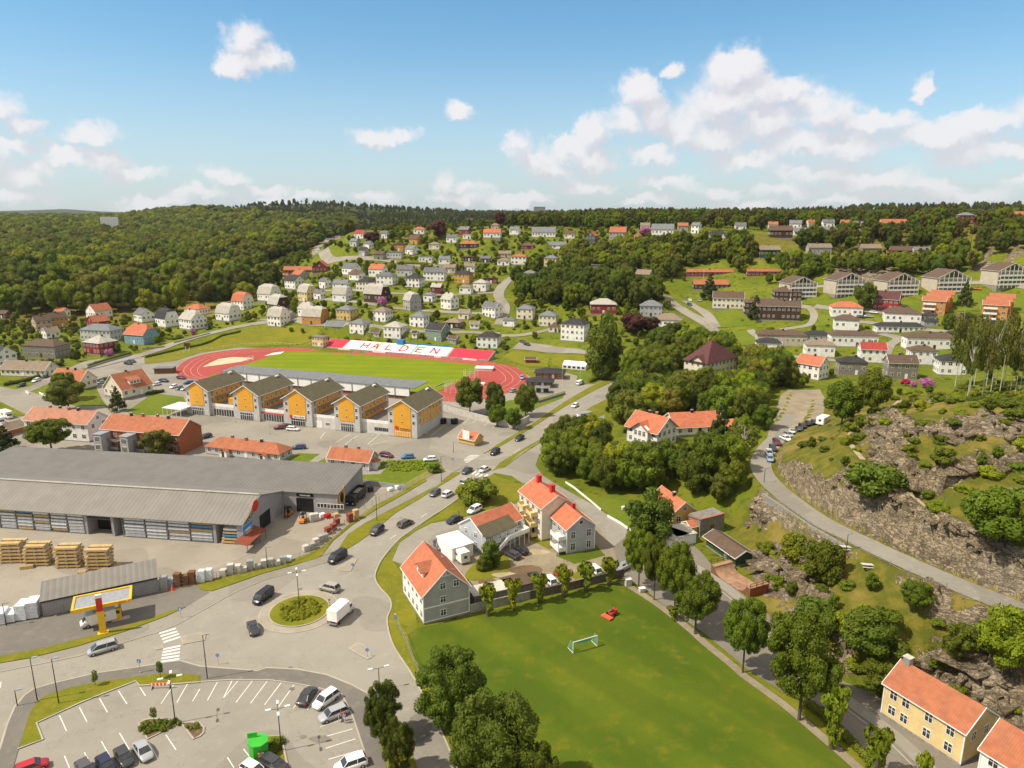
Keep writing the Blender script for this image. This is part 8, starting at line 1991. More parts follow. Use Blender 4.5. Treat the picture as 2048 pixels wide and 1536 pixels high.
# box lorry at the roundabout
g,rz = at_rz(683,1236,22,-20);rt = empty('box_truck',(g.x,g.y,.05),rz);tag(rt,'white box truck with tail lift leaving the roundabout','truck')
MB().box(-3.0,1.3,-1.1,1.1,.95,3.15).build('cargo_box',M['white_sheet'],rt);loft([[(x,-w,z0),(x,-w,z1),(x,w,z1),(x,w,z0)] for x,w,z0,z1 in ((1.4,1.0,.45,2.35),(2.1,1.0,.45,2.35),(2.9,.96,.45,1.5),(3.4,.85,.5,1.15))],M['white_paint'],'cab',rt)
MB().slab([(2.12,-.9,2.32),(2.12,.9,2.32),(2.88,.86,1.56),(2.88,-.86,1.56)],-.03).build('windscreen',M['glass'],rt)
for s in (-1,1): MB().box(1.5,2.2,s*1.0-.02,s*1.0+.02,1.45,2.15).build('side_window',M['glass'],rt);sub('taillight',_CAR['van'][8],rt,(-3.0,s*.95,.7));MB().box(2.1,2.2,s*1.05-.02,s*1.05+.25*s if s > 0 else s*1.05+.02,1.5,1.8).build('mirror',M['black_paint'],rt)
for x in (-1.9,2.3):
 for s in (-1,1): sub('wheel',_CAR['van'][6],rt,(x,s*.92,.36))
MB().box(-3.0,1.4,-.5,.5,.5,.93).build('chassis',M['dark_metal'],rt);MB().box(-3.35,-3.0,-1.05,1.05,.5,.62).build('tail_lift',M['grey_metal'],rt);MB().box(.9,1.35,-.7,.7,3.15,3.35).build('wind_deflector',M['white_paint'],rt)
# camper, campers at left, delivery van at the pumps, trailer
def boxvan(px,py,vx,vy,L,W_,H_,paint,label,name='camper_van',cat='camper',cab=True):
 g,rz = at_rz(px,py,vx,vy);rt = empty(name,(g.x,g.y,g.z+.05),rz);tag(rt,label,cat,'campers and trailers')
 b = MB();b.extr([(-L/2,.45),(L/2-(1.6 if cab else 0),.45),(L/2-(.9 if cab else 0),H_-.1),(L/2-(1.2 if cab else .1),H_),(-L/2+.1,H_)],-W_/2,W_/2,axis=1);b.build('body',M[paint],rt)
 if cab: loft([[(x,-w,.4),(x,-w,z1),(x,w,z1),(x,w,.4)] for x,w,z1 in ((L/2-1.7,W_*.45,1.9),(L/2-1.0,W_*.45,1.85),(L/2-.4,W_*.43,1.2),(L/2,W_*.38,1.0))],M[paint],'cab',rt);MB().slab([(L/2-1.0,-W_*.4,1.86),(L/2-1.0,W_*.4,1.86),(L/2-.42,W_*.38,1.24),(L/2-.42,-W_*.38,1.24)],-.03).build('windscreen',M['glass'],rt)
 for s in (-1,1): MB().box(-L*.2,L*.02,s*W_/2-.02,s*W_/2+.02,1.5,2.0).build('side_window',M['glass'],rt)
 MB().box(-L/2-.02,-L/2+.02,-.35,.35,1.4,2.0).build('rear_window',M['glass'],rt)
 for x in ((-L*.28,L*.3) if cab else (-.3,)):
  for s in (-1,1): sub('wheel',_CAR['van'][6],rt,(x,s*(W_/2-.15),.33))
boxvan(919,1118,-9,-8,6.2,2.2,2.8,'white_paint','white camper with square rear window backed against the white garage')
boxvan(14,836,14,5,6.8,2.3,2.9,'white_paint','white camper with cab facing right beside the brick garage');boxvan(-2,848,14,5,6.8,2.3,2.9,'white_paint','white camper cut by the left edge of the photo')
boxvan(198,1247,-22,6,6.0,2.0,2.5,'white_paint','white delivery van refuelling under the canopy','delivery_van','van')
boxvan(1645,848,10,-8,5.2,2.3,2.5,'white_sheet','white box trailer at the end of the hillside row','trailer','trailer',False)
boxvan(1243,1140,12,-6,5.0,2.1,1.1,'galvanised','grey covered trailer behind the last pollarded lime','trailer','trailer',False)
# black tipper truck at the warehouse end
g,rz = at_rz(713,1002,-14,13);rt = empty('tipper_truck',(g.x,g.y,.05),rz);tag(rt,'black truck with tall open load box beside the warehouse end wall','truck')
b = MB()
for y0,y1 in ((-1.25,-1.15),(1.15,1.25)): b.box(-4.2,1.6,y0,y1,1.0,3.0)
b.box(-4.2,-4.1,-1.15,1.15,1.0,3.0);b.box(1.5,1.6,-1.15,1.15,1.0,3.0);b.box(-4.1,1.5,-1.15,1.15,.95,1.1);b.build('load_box',M['dark_metal'],rt)
MB().box(-4.0,1.4,-1.1,1.1,1.1,2.2).build('load',M['concrete'],rt);MB().box(2.0,4.0,-1.2,1.2,.5,2.9).build('cab',M['black_paint'],rt);MB().box(3.98,4.04,-1.05,1.05,1.7,2.6).build('windscreen',M['glass'],rt)
for s in (-1,1): MB().box(3.98,4.05,s*.8-.2,s*.8+.2,.7,.95).build('headlight',M['headlight'],rt)
for x in (-3.2,-2.0,2.9):
 for s in (-1,1): w_ = sub('wheel',_CAR['van'][6],rt,(x,s*1.05,.48));w_.scale = (1.4,1.3,1.4)
# forklifts
def forklift(px,py,vx,vy,label):
 g,rz = at_rz(px,py,vx,vy);rt = empty('forklift',(g.x,g.y,.03),rz);tag(rt,label,'forklift','forklifts in the timber yard')
 loft([[(x,-.6,.3),(x,-.6,z),(x,.6,z),(x,.6,.3)] for x,z in ((-1.4,.9),(-1.2,1.25),(-.5,1.25),(-.4,.8),(.9,.75))],M['orange_paint'],'body',rt,smooth_=False)
 b = MB()
 for x in (-.9,.7):
  for s in (-1,1): b.box(x-.05,x+.05,s*.55-.05,s*.55+.05,.8,2.2)
 b.box(-1.0,.8,-.62,.62,2.2,2.28);b.build('cage',M['black_paint'],rt);m_ = MB()
 for s in (-1,1): m_.box(.95,1.1,s*.4-.07,s*.4+.07,.1,3.2);m_.box(1.1,2.2,s*.35-.06,s*.35+.06,.1,.17)
 m_.box(.95,1.08,-.4,.4,3.1,3.2);m_.build('mast',M['black_paint'],rt);MB().box(-.5,.1,-.3,.3,.8,1.4).build('seat',M['black_paint'],rt)
 for x in (-.95,.6):
  for s in (-1,1): sub('wheel',_CAR['van'][6],rt,(x,s*.55,.32))
forklift(577,1032,-12,10,'orange forklift with tall black mast in the hall corner');forklift(607,1044,8,-10,'orange forklift carrying a wrapped brick pallet')
dr = [o for o in COL.objects if o.get('label','').startswith('pale silver wagon')][0];x_ = MB().box(-.5,.5,-.04,.04,.35,1.0).build('open_door',M['paint_silver'],dr);x_.location = (-.35,1.3,0);x_.rotation_euler = (0,0,R(60))
# ------------------------------------------------------------------ people
def person(px,py,rz,top,legs,label,h=1.75,pose='stand',z=None,loc=None):
 g = loc or P(px,py,z or 0.06);rt = empty('person',(g[0],g[1],g[2]),rz);tag(rt,label,'person');s = h/1.75
 J = dict(pel=(0,0,.95),che=(0,0,1.30),nek=(0,0,1.48),hea=(0,.01,1.64),ls=(-.19,0,1.42),rs=(.19,0,1.42),le=(-.25,.03,1.15),re=(.25,.03,1.15),lh=(-.24,.15,.92),rh=(.24,.15,.92),lhp=(-.10,0,.92),rhp=(.10,0,.92),lk=(-.11,.04,.50),rk=(.11,.0,.50),la=(-.12,0,.09),ra=(.12,-.05,.09),lt=(-.12,.14,.04),rt=(.12,.09,.04))
 if pose == 'walk': J.update(lk=(-.10,.16,.52),la=(-.11,.22,.10),lt=(-.11,.36,.05),rk=(.10,-.02,.50),ra=(.11,-.26,.14),rt=(.11,-.14,.06),lh=(-.24,-.08,.95),rh=(.24,.26,.98))
 if pose == 'reach': J.update(lh=(-.15,.45,1.15),rh=(.15,.45,1.15),le=(-.24,.2,1.2),re=(.24,.2,1.2))
 if pose == 'sit': J.update(pel=(0,0,.55),che=(0,-.03,.92),nek=(0,-.02,1.10),hea=(0,.0,1.27),ls=(-.19,0,1.05),rs=(.19,0,1.05),le=(-.25,.12,.82),re=(.25,.12,.82),lh=(-.14,.38,.85),rh=(.14,.38,.85),lhp=(-.10,.0,.53),rhp=(.10,0,.53),lk=(-.13,.45,.55),rk=(.13,.45,.55),la=(-.13,.55,.15),ra=(.13,.55,.15),lt=(-.13,.7,.12),rt=(.13,.7,.12))
 def skin(nm,vs,es,rad,mt):
  me = D.meshes.new(nm);me.from_pydata([tuple(c*s for c in v) for v in vs],es,[]);me.materials.append(M[mt]);o = D.objects.new(nm,me);COL.objects.link(o);o.parent = rt
  o.modifiers.new('skin','SKIN').use_smooth_shade = True;o.modifiers.new('sub','SUBSURF').levels = 1;o.modifiers['sub'].render_levels = 1
  for i,r in enumerate(rad): me.skin_vertices[0].data[i].radius = (r[0]*s,r[1]*s) if isinstance(r,tuple) else (r*s,r*s)
  me.skin_vertices[0].data[0].use_root = True;return o
 k = ['pel','che','nek','hea','ls','le','lh','rs','re','rh','lhp','lk','la','lt','rhp','rk','ra','rt'];ix = {n: i for i,n in enumerate(k)}
 V_ = [J[n] for n in k];E = [(0,1),(1,2),(2,3),(1,4),(4,5),(5,6),(1,7),(7,8),(8,9),(0,10),(10,11),(11,12),(12,13),(0,14),(14,15),(15,16),(16,17)]
 Rd = [(.13,.10),(.14,.10),.055,(.085,.10),.065,.045,.032,.065,.045,.032,.09,.06,.042,.035,.09,.06,.042,.035]
 ht = J['hea'];V_.append((ht[0],ht[1],ht[2]+.09));E.append((3,18));Rd.append(.07)
 for sd_,hn,en in ((-1,'lh','le'),(1,'rh','re')):
  p = Vector(J[hn]);d = (p-Vector(J[en])).normalized()
  for f in range(4): V_.append(tuple(p+d*.11+Vector((.016*(f-1.5),0,0))));E.append((ix[hn],len(V_)-1));Rd.append(.010)
  V_.append(tuple(p+d*.05+Vector((-sd_*.05,.01,0))));E.append((ix[hn],len(V_)-1));Rd.append(.011)
 skin('body',V_,E,Rd,'skin')
 skin('shirt',[J['pel'],J['che'],(0,J['nek'][1],J['nek'][2]-.06),J['ls'],J['le'],J['rs'],J['re']],[(0,1),(1,2),(1,3),(3,4),(1,5),(5,6)],[(.15,.12),(.16,.125),.075,.085,.062,.085,.062],top)
 skin('trousers',[J['pel'],J['lhp'],J['lk'],J['la'],J['rhp'],J['rk'],J['ra']],[(0,1),(1,2),(2,3),(0,4),(4,5),(5,6)],[(.15,.12),.105,.075,.06,.105,.075,.06],legs)
 hb = MB();o = hb.bar(tuple((ht[0]*s,(ht[1]-.02)*s,(ht[2]+.02)*s)),tuple((ht[0]*s,(ht[1]-.02)*s,(ht[2]+.17)*s)),.10*s,n=9,r2=.05*s).build('hair',M['hair'],rt,smooth_=True);return rt
person(687,1441,2.9,'cloth_red','cloth_blue','person in red top leaning at the open car door',pose='reach')
person(690,1446,2.6,'cloth_blue','cloth_pale','person in blue jacket standing beside the open car')
person(521,1524,.4,'cloth_orange','cloth_orange','person in orange clothes at the green recycling hut',pose='reach')
person(523,1505,.2,'cloth_pale','cloth_dark','person standing at the hatch of the green hut')
person(1033,863,-.6,'cloth_dark','cloth_dark','dark dressed pedestrian on the footpath left of the pair',pose='walk');person(1037,862,-.5,'cloth_blue','cloth_dark','pedestrian walking on the right of the pair',pose='walk')
# open car door

# mower with driver
g,rz = at_rz(1222,1232,-16,9);rt = empty('ride_on_mower',(g.x,g.y,.03),rz);tag(rt,'red ride-on mower with wide front deck on the field','mower')
MB().box(-1.2,.3,-.55,.55,.4,.85).build('body',M['red_paint'],rt);MB().box(-1.25,-.7,-.5,.5,.85,1.1).build('engine_hood',M['red_paint'],rt);MB().box(.6,1.7,-1.1,1.1,.15,.4).build('mowing_deck',M['caution'],rt);MB().box(-.5,0,-.28,.28,.85,1.0).build('seat',M['black_paint'],rt)
MB().bar((.3,0,.8),(.15,0,1.3),.03).build('steering_column',M['black_paint'],rt);b = MB();b.bar((-.7,-.45,.8),(-.8,-.45,2.0),.03);b.bar((-.7,.45,.8),(-.8,.45,2.0),.03);b.bar((-.8,-.45,2.0),(-.8,.45,2.0),.03);b.build('roll_bar',M['black_paint'],rt)
for x,r in ((-.9,.8),(.35,1.1)):
 for s in (-1,1): w_ = sub('wheel',_CAR['van'][6],rt,(x,s*.62,.33*r));w_.scale = (r,1.2,r)
person(0,0,rz-R(90),'cloth_dark','cloth_dark','person in dark clothes driving the red mower',pose='sit',loc=(g.x-math.cos(rz)*.25,g.y-math.sin(rz)*.25,.50))
# ------------------------------------------------------------------ street furniture
def lamp(px,py,ty,arms,label,group,mtl='dark_metal',twin=False):
 g = G(px,py);dep = depth_at(g);el = math.atan2(CAMZ-g.z,math.hypot(g.x,g.y));h = min(12,(py-ty)/(FPX/dep)/math.cos(el));rt = empty('street_lamp',(g.x,g.y,g.z),R(20));tag(rt,label,'street lamp',group)
 MB().bar((0,0,0),(0,0,h),.09,n=7,r2=.055).build('pole',M[mtl],rt)
 for i in range(arms):
  a = 6.2832*i/arms;b = MB();r = 1.3 if arms > 1 else .6;b.bar((0,0,h-.05),(r*math.cos(a),r*math.sin(a),h+.1),.035);ar = b.build('arm',M[mtl],rt)
  hd = MB().box(-.38,.38,-.16,.16,-.07,.07).build('lamp_head',M['white_paint' if arms > 1 else 'galvanised'],ar);hd.location = (r*math.cos(a),r*math.sin(a),h+.12);hd.rotation_euler = (0,0,a)
LG = 'street lamps of the roundabout district'
for a in ((75,1402,1320,1,'dark street lamp nearest the lower left verge'),(118,1408,1322,1,'thin grey lamp pole right of the dark one on the verge'),(415,1358,1276,1,'tall dark street lamp between the road and the car park'),(599,1216,1148,4,'four armed lamp on the roundabout island'),(759,1380,1340,2,'short two armed lamp at the street mouth'),
   (351,1446,1362,4,'four armed car park lamp beside the planting bed'),(563,1502,1426,4,'four armed car park lamp beside the green hut'),(535,1137,1096,1,'dark lamp by the pallet stacks'),(754,1042,990,1,'dark lamp on the verge of the main road'),(883,964,914,1,'dark lamp beside the weedy plot'),(13,1252,1208,1,'lamp beside the white sacks at the left edge'),(35,1412,1382,1,'short lamp at the far left pavement'),
   (1528,966,938,1,'lamp beside the bend of the hillside road'),(1690,1122,1070,1,'lamp on the hillside road railing'),(1209,760,735,1,'thin lamp beside the upper main road'),(1038,842,826,1,'small lamp above the retaining wall'),(907,905,885,1,'thin lamp beside the shop car park entrance'),(240,817,800,1,'lamp beside the dark conifer')): lamp(*a[:4],a[4],LG)
def pole(px,py,ty,m,label,name='flag_pole',cat='flag pole',r=.06):
 g = G(px,py);dep = depth_at(g);el = math.atan2(CAMZ-g.z,math.hypot(g.x,g.y));h = (py-ty)/(FPX/dep)/math.cos(el)
 rt = empty(name,(g.x,g.y,g.z));tag(rt,label,cat,'tall poles');MB().bar((0,0,-.3),(0,0,h),r,n=7,r2=r*.6).build('mast',M[m],rt);MB().box(-.15,.15,-.15,.15,0,.25).build('foot',M['concrete'],rt)
for a in ((1124,784,733,'white flag pole with red foot beside the clubhouse'),(1160,766,734,'white flag pole beside the white van'),(1818,758,716,'white flag pole before the sand grey house'),(992,714,688,'flag pole behind the red seats'),(1407,556,538,'white flag pole on the lawn of the long red building'),(1580,545,525,'pale pole in the wood behind the apartments'),(1185,625,595,'white pole left of the red and white house')): pole(a[0],a[1],a[2],'white_paint',a[3])
for a in ((446,832,806,'pale pole before the first shop wing'),(472,845,812,'dark pole before the second yellow block'),(540,868,830,'pale pole before the red fascia wing'),(706,880,860,'dark pole behind the gable cottage'),(281,1346,1322,'grey sign post beside the pavement')): pole(a[0],a[1],a[2],'galvanised',a[3],'pole','pole',.04)
def sign(px,py,h,kind,label,rz=0):
 g = P(px,py);rt = empty('road_sign',(g.x,g.y,0),rz);tag(rt,label,'road sign','road signs');MB().bar((0,0,0),(0,0,h),.035).build('post',M['galvanised'],rt)
 if 'r' in kind: MB().extr([(.32*math.cos(a*.524),h-.35+.32*math.sin(a*.524)) for a in range(12)],-.08,-.04,axis=1).build('round_sign',M['sign_blue'],rt);MB().bar((-.14,-.09,h-.22),(.14,-.09,h-.48),.03,0).build('arrow',M['white_paint'],rt)
 if 't' in kind: MB().extr([(-.4,h+.05+.6),(0,h+.0),(.4,h+.65)][::-1],-.08,-.04,axis=1).build('triangle_border',M['red_paint'],rt);MB().extr([(-.27,h+.57),(0,h+.16),(.27,h+.57)][::-1],-.10,-.085,axis=1).build('triangle_face',M['white_paint'],rt)
 if 's' in kind: MB().box(-.32,.32,-.08,-.04,h-.7,h-.06).build('square_sign',M['sign_blue'],rt);MB().extr([(-.2,h-.6),(.2,h-.6),(0,h-.16)],-.1,-.085,axis=1).build('white_triangle',M['white_paint'],rt)
sign(792,1257,2.6,'rt','blue round sign under a yield triangle beside the grey gabled house');sign(362,1236,2.4,'s','blue crossing sign on the gas station verge');sign(281,1345,2.6,'s','blue crossing sign on the lower pavement');sign(906,932,2.6,'s','blue crossing sign at the street corner');sign(706,1141,1.8,'r','small round sign on the island before the black van');sign(437,1329,2.2,'r','dark backed sign on the lower pavement');sign(735,1314,1.8,'r','small sign on the lower traffic island');sign(957,951,2.4,'s','blue crossing sign between the white and the silver car')
# road barrier, cone, cabinets, recycling hut, goal
g = P(323,1377);rt = empty('road_barrier',(g.x,g.y,.05),.05);tag(rt,'red and white barrier with two warning boards on the car park edge','barrier');b = MB();b.box(-1.7,1.7,-.06,.06,.5,1.0);b.build('board',M['caution'],rt);s_ = MB()
for i in range(6): s_.box(-1.55+i*.6,-1.3+i*.6,-.08,-.062,.5,1.0)
s_.build('white_stripes',M['white_paint'],rt);f_ = MB()
for s in (-1.4,1.4): f_.box(s-.05,s+.05,-.4,.4,0,.08);f_.box(s-.05,s+.05,-.05,.05,0,.5)
f_.build('feet',M['dark_metal'],rt)
g = P(345,1181);rt = empty('traffic_cone',(g.x,g.y,.0));tag(rt,'orange traffic cone beside the yard fence','traffic cone');MB().bar((0,0,.05),(0,0,1.1),.35,n=10,r2=.06).build('cone',M['caution'],rt);MB().box(-.4,.4,-.4,.4,0,.06).build('foot',M['caution'],rt)
for px,py,lb in ((1256,1172,'pale electric cabinet at the field corner'),(1284,1184,'low pale utility box under the first avenue tree'),(1248,1020,'small cabinet beside the white fence')):
 g = P(px,py);rt = empty('utility_cabinet',(g.x,g.y,0),.3);tag(rt,lb,'cabinet','utility cabinets');hh = 1.6 if px == 1256 else .9;MB().box(-.6,.6,-.4,.4,.1,hh).build('housing',M['concrete_pale'],rt);MB().box(-.66,.66,-.46,.46,hh,hh+.08).build('lid',M['white_sheet'],rt)
g = P(519,1512);rt = empty('recycling_hut',(g.x,g.y,.03),.2);tag(rt,'bright green octagonal recycling hut in the car park','recycling hut')
oc = [(1.35*math.cos(6.2832*i/8+.39),1.35*math.sin(6.2832*i/8+.39)) for i in range(8)];MB().prism(oc,0,2.5).build('wall',M['green_box'],rt);MB().prism([(x*1.1,y*1.1) for x,y in oc],2.5,2.65).build('roof',M['green_box'],rt);MB().box(-1.5,-.2,.6,.8,2.65,3.4).build('roof_sign',M['green_box'],rt);MB().box(.2,.9,-1.36,-1.2,.9,1.5).build('hatch',M['galvanised'],rt)
def goal(p0,p1,h,d,m,net,label):
 a,b = P(*p0),P(*p1);c = (a+b)/2;w = (b-a).length;rt = empty('football_goal',(c.x,c.y,0),math.atan2(b.y-a.y,b.x-a.x));tag(rt,label,'football goal','football goals')
 f = MB()
 for s in (-1,1): f.bar((s*w/2,0,0),(s*w/2,0,h),.07);f.bar((s*w/2,0,.05),(s*w/2,d,.05),.04);f.bar((s*w/2,d,.05),(s*w/2,d*.4,h),.03)
 f.bar((-w/2,0,h),(w/2,0,h),.07);f.build('frame',M['white_paint'],rt);n = MB()
 for s in (-1,1):
  for k in range(9): n.bar((s*w/2,d*k/8,.05),(s*w/2,d*(.4*k/8),h),.018,n=3)
  for k in range(8): n.bar((s*w/2,0,h*k/8),(s*w/2,d*(1-.6*k/8),h*k/8),.018,n=3)
 if net:
  pr = [(-w/2+w*i/12,.12,h-.15-.55*math.sin(math.pi*i/12)) for i in range(13)]
  for p,q in zip(pr[:-1],pr[1:]): n.poly([(p[0],.1,h),(q[0],.1,h),q,p,(p[0],.25,h-.02),(q[0],.25,h-.02)],[(0,1,2,3),(4,5,2,3)])
 n.build('net',M[net or 'white_paint'],rt)
goal((1146,1307),(1194,1293),2.2,1.9,'w','green_net','white framed goal with green net hanging on the field');goal((868,784),(898,772),2.4,2,'w','green_net','green netted goal at the right end of the stadium pitch');goal((497,722),(507,720),2.4,2,'w','white_paint','white goal on the sand at the left end of the track')
# hammer cage and white mats on the track
for px,py,lb in ((905,784,'white netted throwing cage nearest the pitch'),(942,760,'white netted throwing cage behind the other')):
 g = P(px,py);rt = empty('throwing_cage',(g.x,g.y,.04));tag(rt,lb,'throwing cage','throwing cages');f = MB();pts_ = [(3.4*math.cos(a),3.4*math.sin(a)) for a in [R(20+40*i) for i in range(9)]]
 for p,q in zip(pts_[:-1],pts_[1:]):
  f.bar((*p,0),(*p,4.5),.05)
  for k in range(5): f.bar((*p,.6+k),(*q,.6+k),.02,n=3)
 f.build('posts_and_net',M['white_paint'],rt)
g = P(969,740);rt = empty('landing_mat_cover',(g.x,g.y,.05),-.1);tag(rt,'white covered jumping mat on the track','jumping mat');MB().box(-4.2,4.2,-2.4,2.4,0,1.2).build('mat',M['white_sheet'],rt);MB().slab([(-4.5,-2.7,1.35),(4.5,-2.7,1.35),(4.5,2.7,1.5),(-4.5,2.7,1.5)],.15).build('cover',M['white_paint'],rt)
g = P(961,769);rt = empty('landing_mat_cover',(g.x,g.y,.05),-.2);tag(rt,'small pale mat behind the left track trees','jumping mat');MB().box(-2,2,-1.3,1.3,0,.8).build('mat',M['white_sheet'],rt)
# ------------------------------------------------------------------ goods along the yard fence
PLT = [(5,1243,2.2,'plastic_wrap'),(26,1238,1.6,'plastic_wrap'),(50,1234,3.0,'plastic_wrap'),(71,1230,3.2,'plastic_wrap'),(330,1178,2.8,'galvanised'),(342,1174,1.8,'galvanised'),(357,1173,2.9,'timber_dark'),(372,1170,2.2,'timber_dark'),(385,1168,2.8,'timber_dark'),(405,1164,2.6,'plastic_wrap'),(420,1160,2.4,'plastic_wrap'),(447,1152,1.4,'concrete_pale'),(462,1148,2.2,'concrete_pale'),(477,1146,1.8,'concrete_pale'),(489,1144,1.1,'concrete_pale'),(501,1140,2.2,'galvanised'),(516,1138,1.0,'concrete'),(529,1134,1.6,'concrete_pale'),(543,1132,1.7,'concrete'),(556,1130,1.0,'concrete_pale'),(567,1127,1.6,'galvanised'),(577,1122,1.0,'white_sheet'),(612,1102,1.3,'concrete_pale'),(625,1098,1.4,'concrete'),(632,1090,1.5,'concrete_pale'),(642,1084,1.6,'concrete'),(650,1078,1.2,'galvanised'),(656,1068,1.6,'rust'),(667,1061,1.6,'rust'),(674,1051,1.7,'rust'),(700,1044,2.2,'rust'),(712,1038,2.4,'timber'),(624,1043,1.9,'concrete_pale'),(632,1041,1.8,'concrete_pale'),(645,1035,1.0,'white_sheet'),(656,1036,1.0,'taillight'),(672,1033,.7,'timber'),(780,982,.8,'white_sheet'),(796,978,.9,'white_sheet'),(741,984,1.4,'dark_metal')]
ORD = 'shrink wrapped,tall,low,tilted,narrow,wide'.split(',')
for i,(px,py,h,m) in enumerate(PLT):
 g = P(px,py);rz = .15+(bx.random()-.5)*.3 if px < 600 else .75;rt = empty('pallet_stack',(g.x,g.y,.02),rz)
 what = {'plastic_wrap': 'white wrapped goods','galvanised': 'grey metal goods','timber_dark': 'brown timber','concrete_pale': 'pale paving stones','concrete': 'grey stones','white_sheet': 'white bags','rust': 'rust red roof tiles','timber': 'pale boards','taillight': 'red bagged goods','dark_metal': 'black crate goods'}[m]
 side = 'left of grey shed' if px < 90 else 'right of grey shed' if px < 432 else 'along lower yard fence' if px < 600 else 'along road side of yard' if px < 720 and py > 1050 else 'near the warehouse'
 tag(rt,'%s, %s, stack %d from left' % (what,side,i+1),'pallet stack','pallet stacks in the timber yard')
 w = 1.3 if px > 90 else 1.9;b = MB();n = max(1,int(h/.55));off = 0
 for k in range(n): dx = bx.uniform(-.06,.06);b.box(-w/2+dx,w/2+dx,-.6-(.9 if px < 90 else 0),.6+(.9 if px < 90 else 0),.15+k*(h/n)+.01,.15+(k+1)*(h/n)-.02)
 b.build('goods',M[m],rt);p_ = MB();
 for q in (-.55,0,.55): p_.box(-w/2,w/2,q-.06,q+.06,0,.1)
 p_.box(-w/2,w/2,-.62,.62,.1,.14);p_.build('pallet',M['timber'],rt)
# ------------------------------------------------------------------ fences and walls
def fence(pxs,h,sp,label,m='galvanised',rails=2,mesh=0,name='fence',zf=None,infill=None):
 w = [(G(*q)) for q in pxs];P0 = []
 for a,b in zip(w[:-1],w[1:]):
  k = max(1,int((b-a).xy.length/sp))
  for i in range(k): q = a.lerp(b,i/k);P0.append(Vector((q.x,q.y,float(hgt(q.x,q.y)))))
 P0.append(w[-1]);rt = empty(name,tuple(P0[0]));tag(rt,label,'fence');o0 = P0[0];b = MB()
 for p in P0: q = p-o0;b.box(q.x-.045,q.x+.045,q.y-.045,q.y+.045,q.z-.3,q.z+h)
 b.build('posts',M[m],rt);b = MB()
 for p,q in zip(P0[:-1],P0[1:]):
  p,q = p-o0,q-o0
  for r in range(rails): z = h*(r+1)/rails-.05;b.bar((p.x,p.y,p.z+z),(q.x,q.y,q.z+z),.028,n=4)
  if infill: b.poly([(p.x,p.y,p.z+.1),(q.x,q.y,q.z+.1),(q.x,q.y,q.z+h),(p.x,p.y,p.z+h)],[(0,1,2,3)])
  if mesh:
   for i in range(mesh): t = (i+.5)/mesh;c = p.lerp(q,t);b.bar((c.x,c.y,c.z+.05),(c.x,c.y,c.z+h),.014,n=3)
 b.build('rails',M[m],rt)
fence([(-20,1252),(88,1234),(200,1210),(318,1184),(396,1167),(470,1150),(540,1136),(600,1119),(640,1096),(690,1052),(730,1020),(812,974)],1.7,2.6,'grey wire mesh fence round the timber yard',mesh=5)
fence([(1524,985),(1560,1008),(1620,1050),(1700,1092),(1780,1132),(1860,1164),(1960,1206),(2060,1250)],1.0,2.2,'steel guard railing along the outer edge of the hillside road')
fence([(794,1252),(812,1290),(830,1335),(852,1372)],1.6,2.5,'thin green wire fence between the street and the field',mesh=4)
fence([(812,978),(850,956),(885,938)],1.4,2.5,'wire fence between the dry grass and the footpath',mesh=4)
fence([(905,1038),(930,1024),(960,1012)],1.3,2.5,'dark fence behind the parked cars by the grey wing','dark_metal',mesh=4)
fence([(902,812),(950,824),(1010,838),(1045,836)],1.1,2.5,'white railing above the retaining wall','white_paint',mesh=4)
fence([(1085,902),(1120,872),(1168,842),(1262,772)],.8,3.0,'guard rail on the right side of the main road',rails=1)
fence([(355,708),(400,700),(480,690),(560,688),(640,693)],1.0,3.0,'pale rail around the left curve of the track','white_paint',rails=1)
def wall_run(pxs,h,t,m,label,name='wall',cat='wall'):
 w = [G(*q) for q in pxs];me = MB()
 for a,b in zip(w[:-1],w[1:]):
  d = (b-a).xy.normalized();n = Vector((-d.y,d.x))*t/2;vs = []
  for z0,z1 in ((-2.0,h),):
   for p in (a,b):
    for s in (-1,1): vs += [(p.x+n.x*s,p.y+n.y*s,p.z+z0),(p.x+n.x*s,p.y+n.y*s,p.z+z1)]
  me.poly(vs,[(0,4,5,1),(6,2,3,7),(1,5,7,3),(0,1,3,2),(4,6,7,5)])
 return tag(me.build(name,M[m]),label,cat)
wall_run([(941,1226),(1000,1212),(1060,1198)],1.8,.2,'concrete','grey concrete field wall behind the first three limes');wall_run([(1060,1198),(1110,1187),(1180,1170),(1248,1153)],1.8,.18,'fence_wood','brown plank field wall behind the last limes')
for (A_,B_,w_,m,lb) in (((950,1212),(1035,1193),3.6,'concrete_pale','pale lean-to roof behind the field wall'),((1022,1196),(1068,1184),4.5,'roof_brown','dark flat shed roof behind the field wall')):
 a,b = P(*A_),P(*B_);d = (b-a).xy.normalized();n = Vector((-d.y,d.x));c = (a+b).xy/2+n*(w_/2+.3);rt = empty('garden_shed',(c.x,c.y,0),math.atan2(d.y,d.x));tag(rt,lb,'shed');L = (b-a).length;MB().box(-L/2,L/2,-w_/2,w_/2,0,1.9).build('wall',M['timber_grey'],rt);MB().box(-L/2-.2,L/2+.2,-w_/2-.2,w_/2+.2,1.9,2.1).build('roof',M[m],rt)
wall_run([(1131,966),(1148,977),(1180,1003),(1202,1022)],.6,.12,'white_paint','white board fence along the side street, upper stretch','board_fence','fence');wall_run([(1215,1034),(1240,1048),(1266,1066)],.65,.12,'white_paint','white board fence along the side street, lower stretch','board_fence','fence')
wall_run([(79,788),(92,794),(109,800)],.9,.25,'white_paint','low white garden wall at the street corner');wall_run([(52,785),(58,789)],.9,.3,'white_paint','short white gate pillar wall at the street corner')
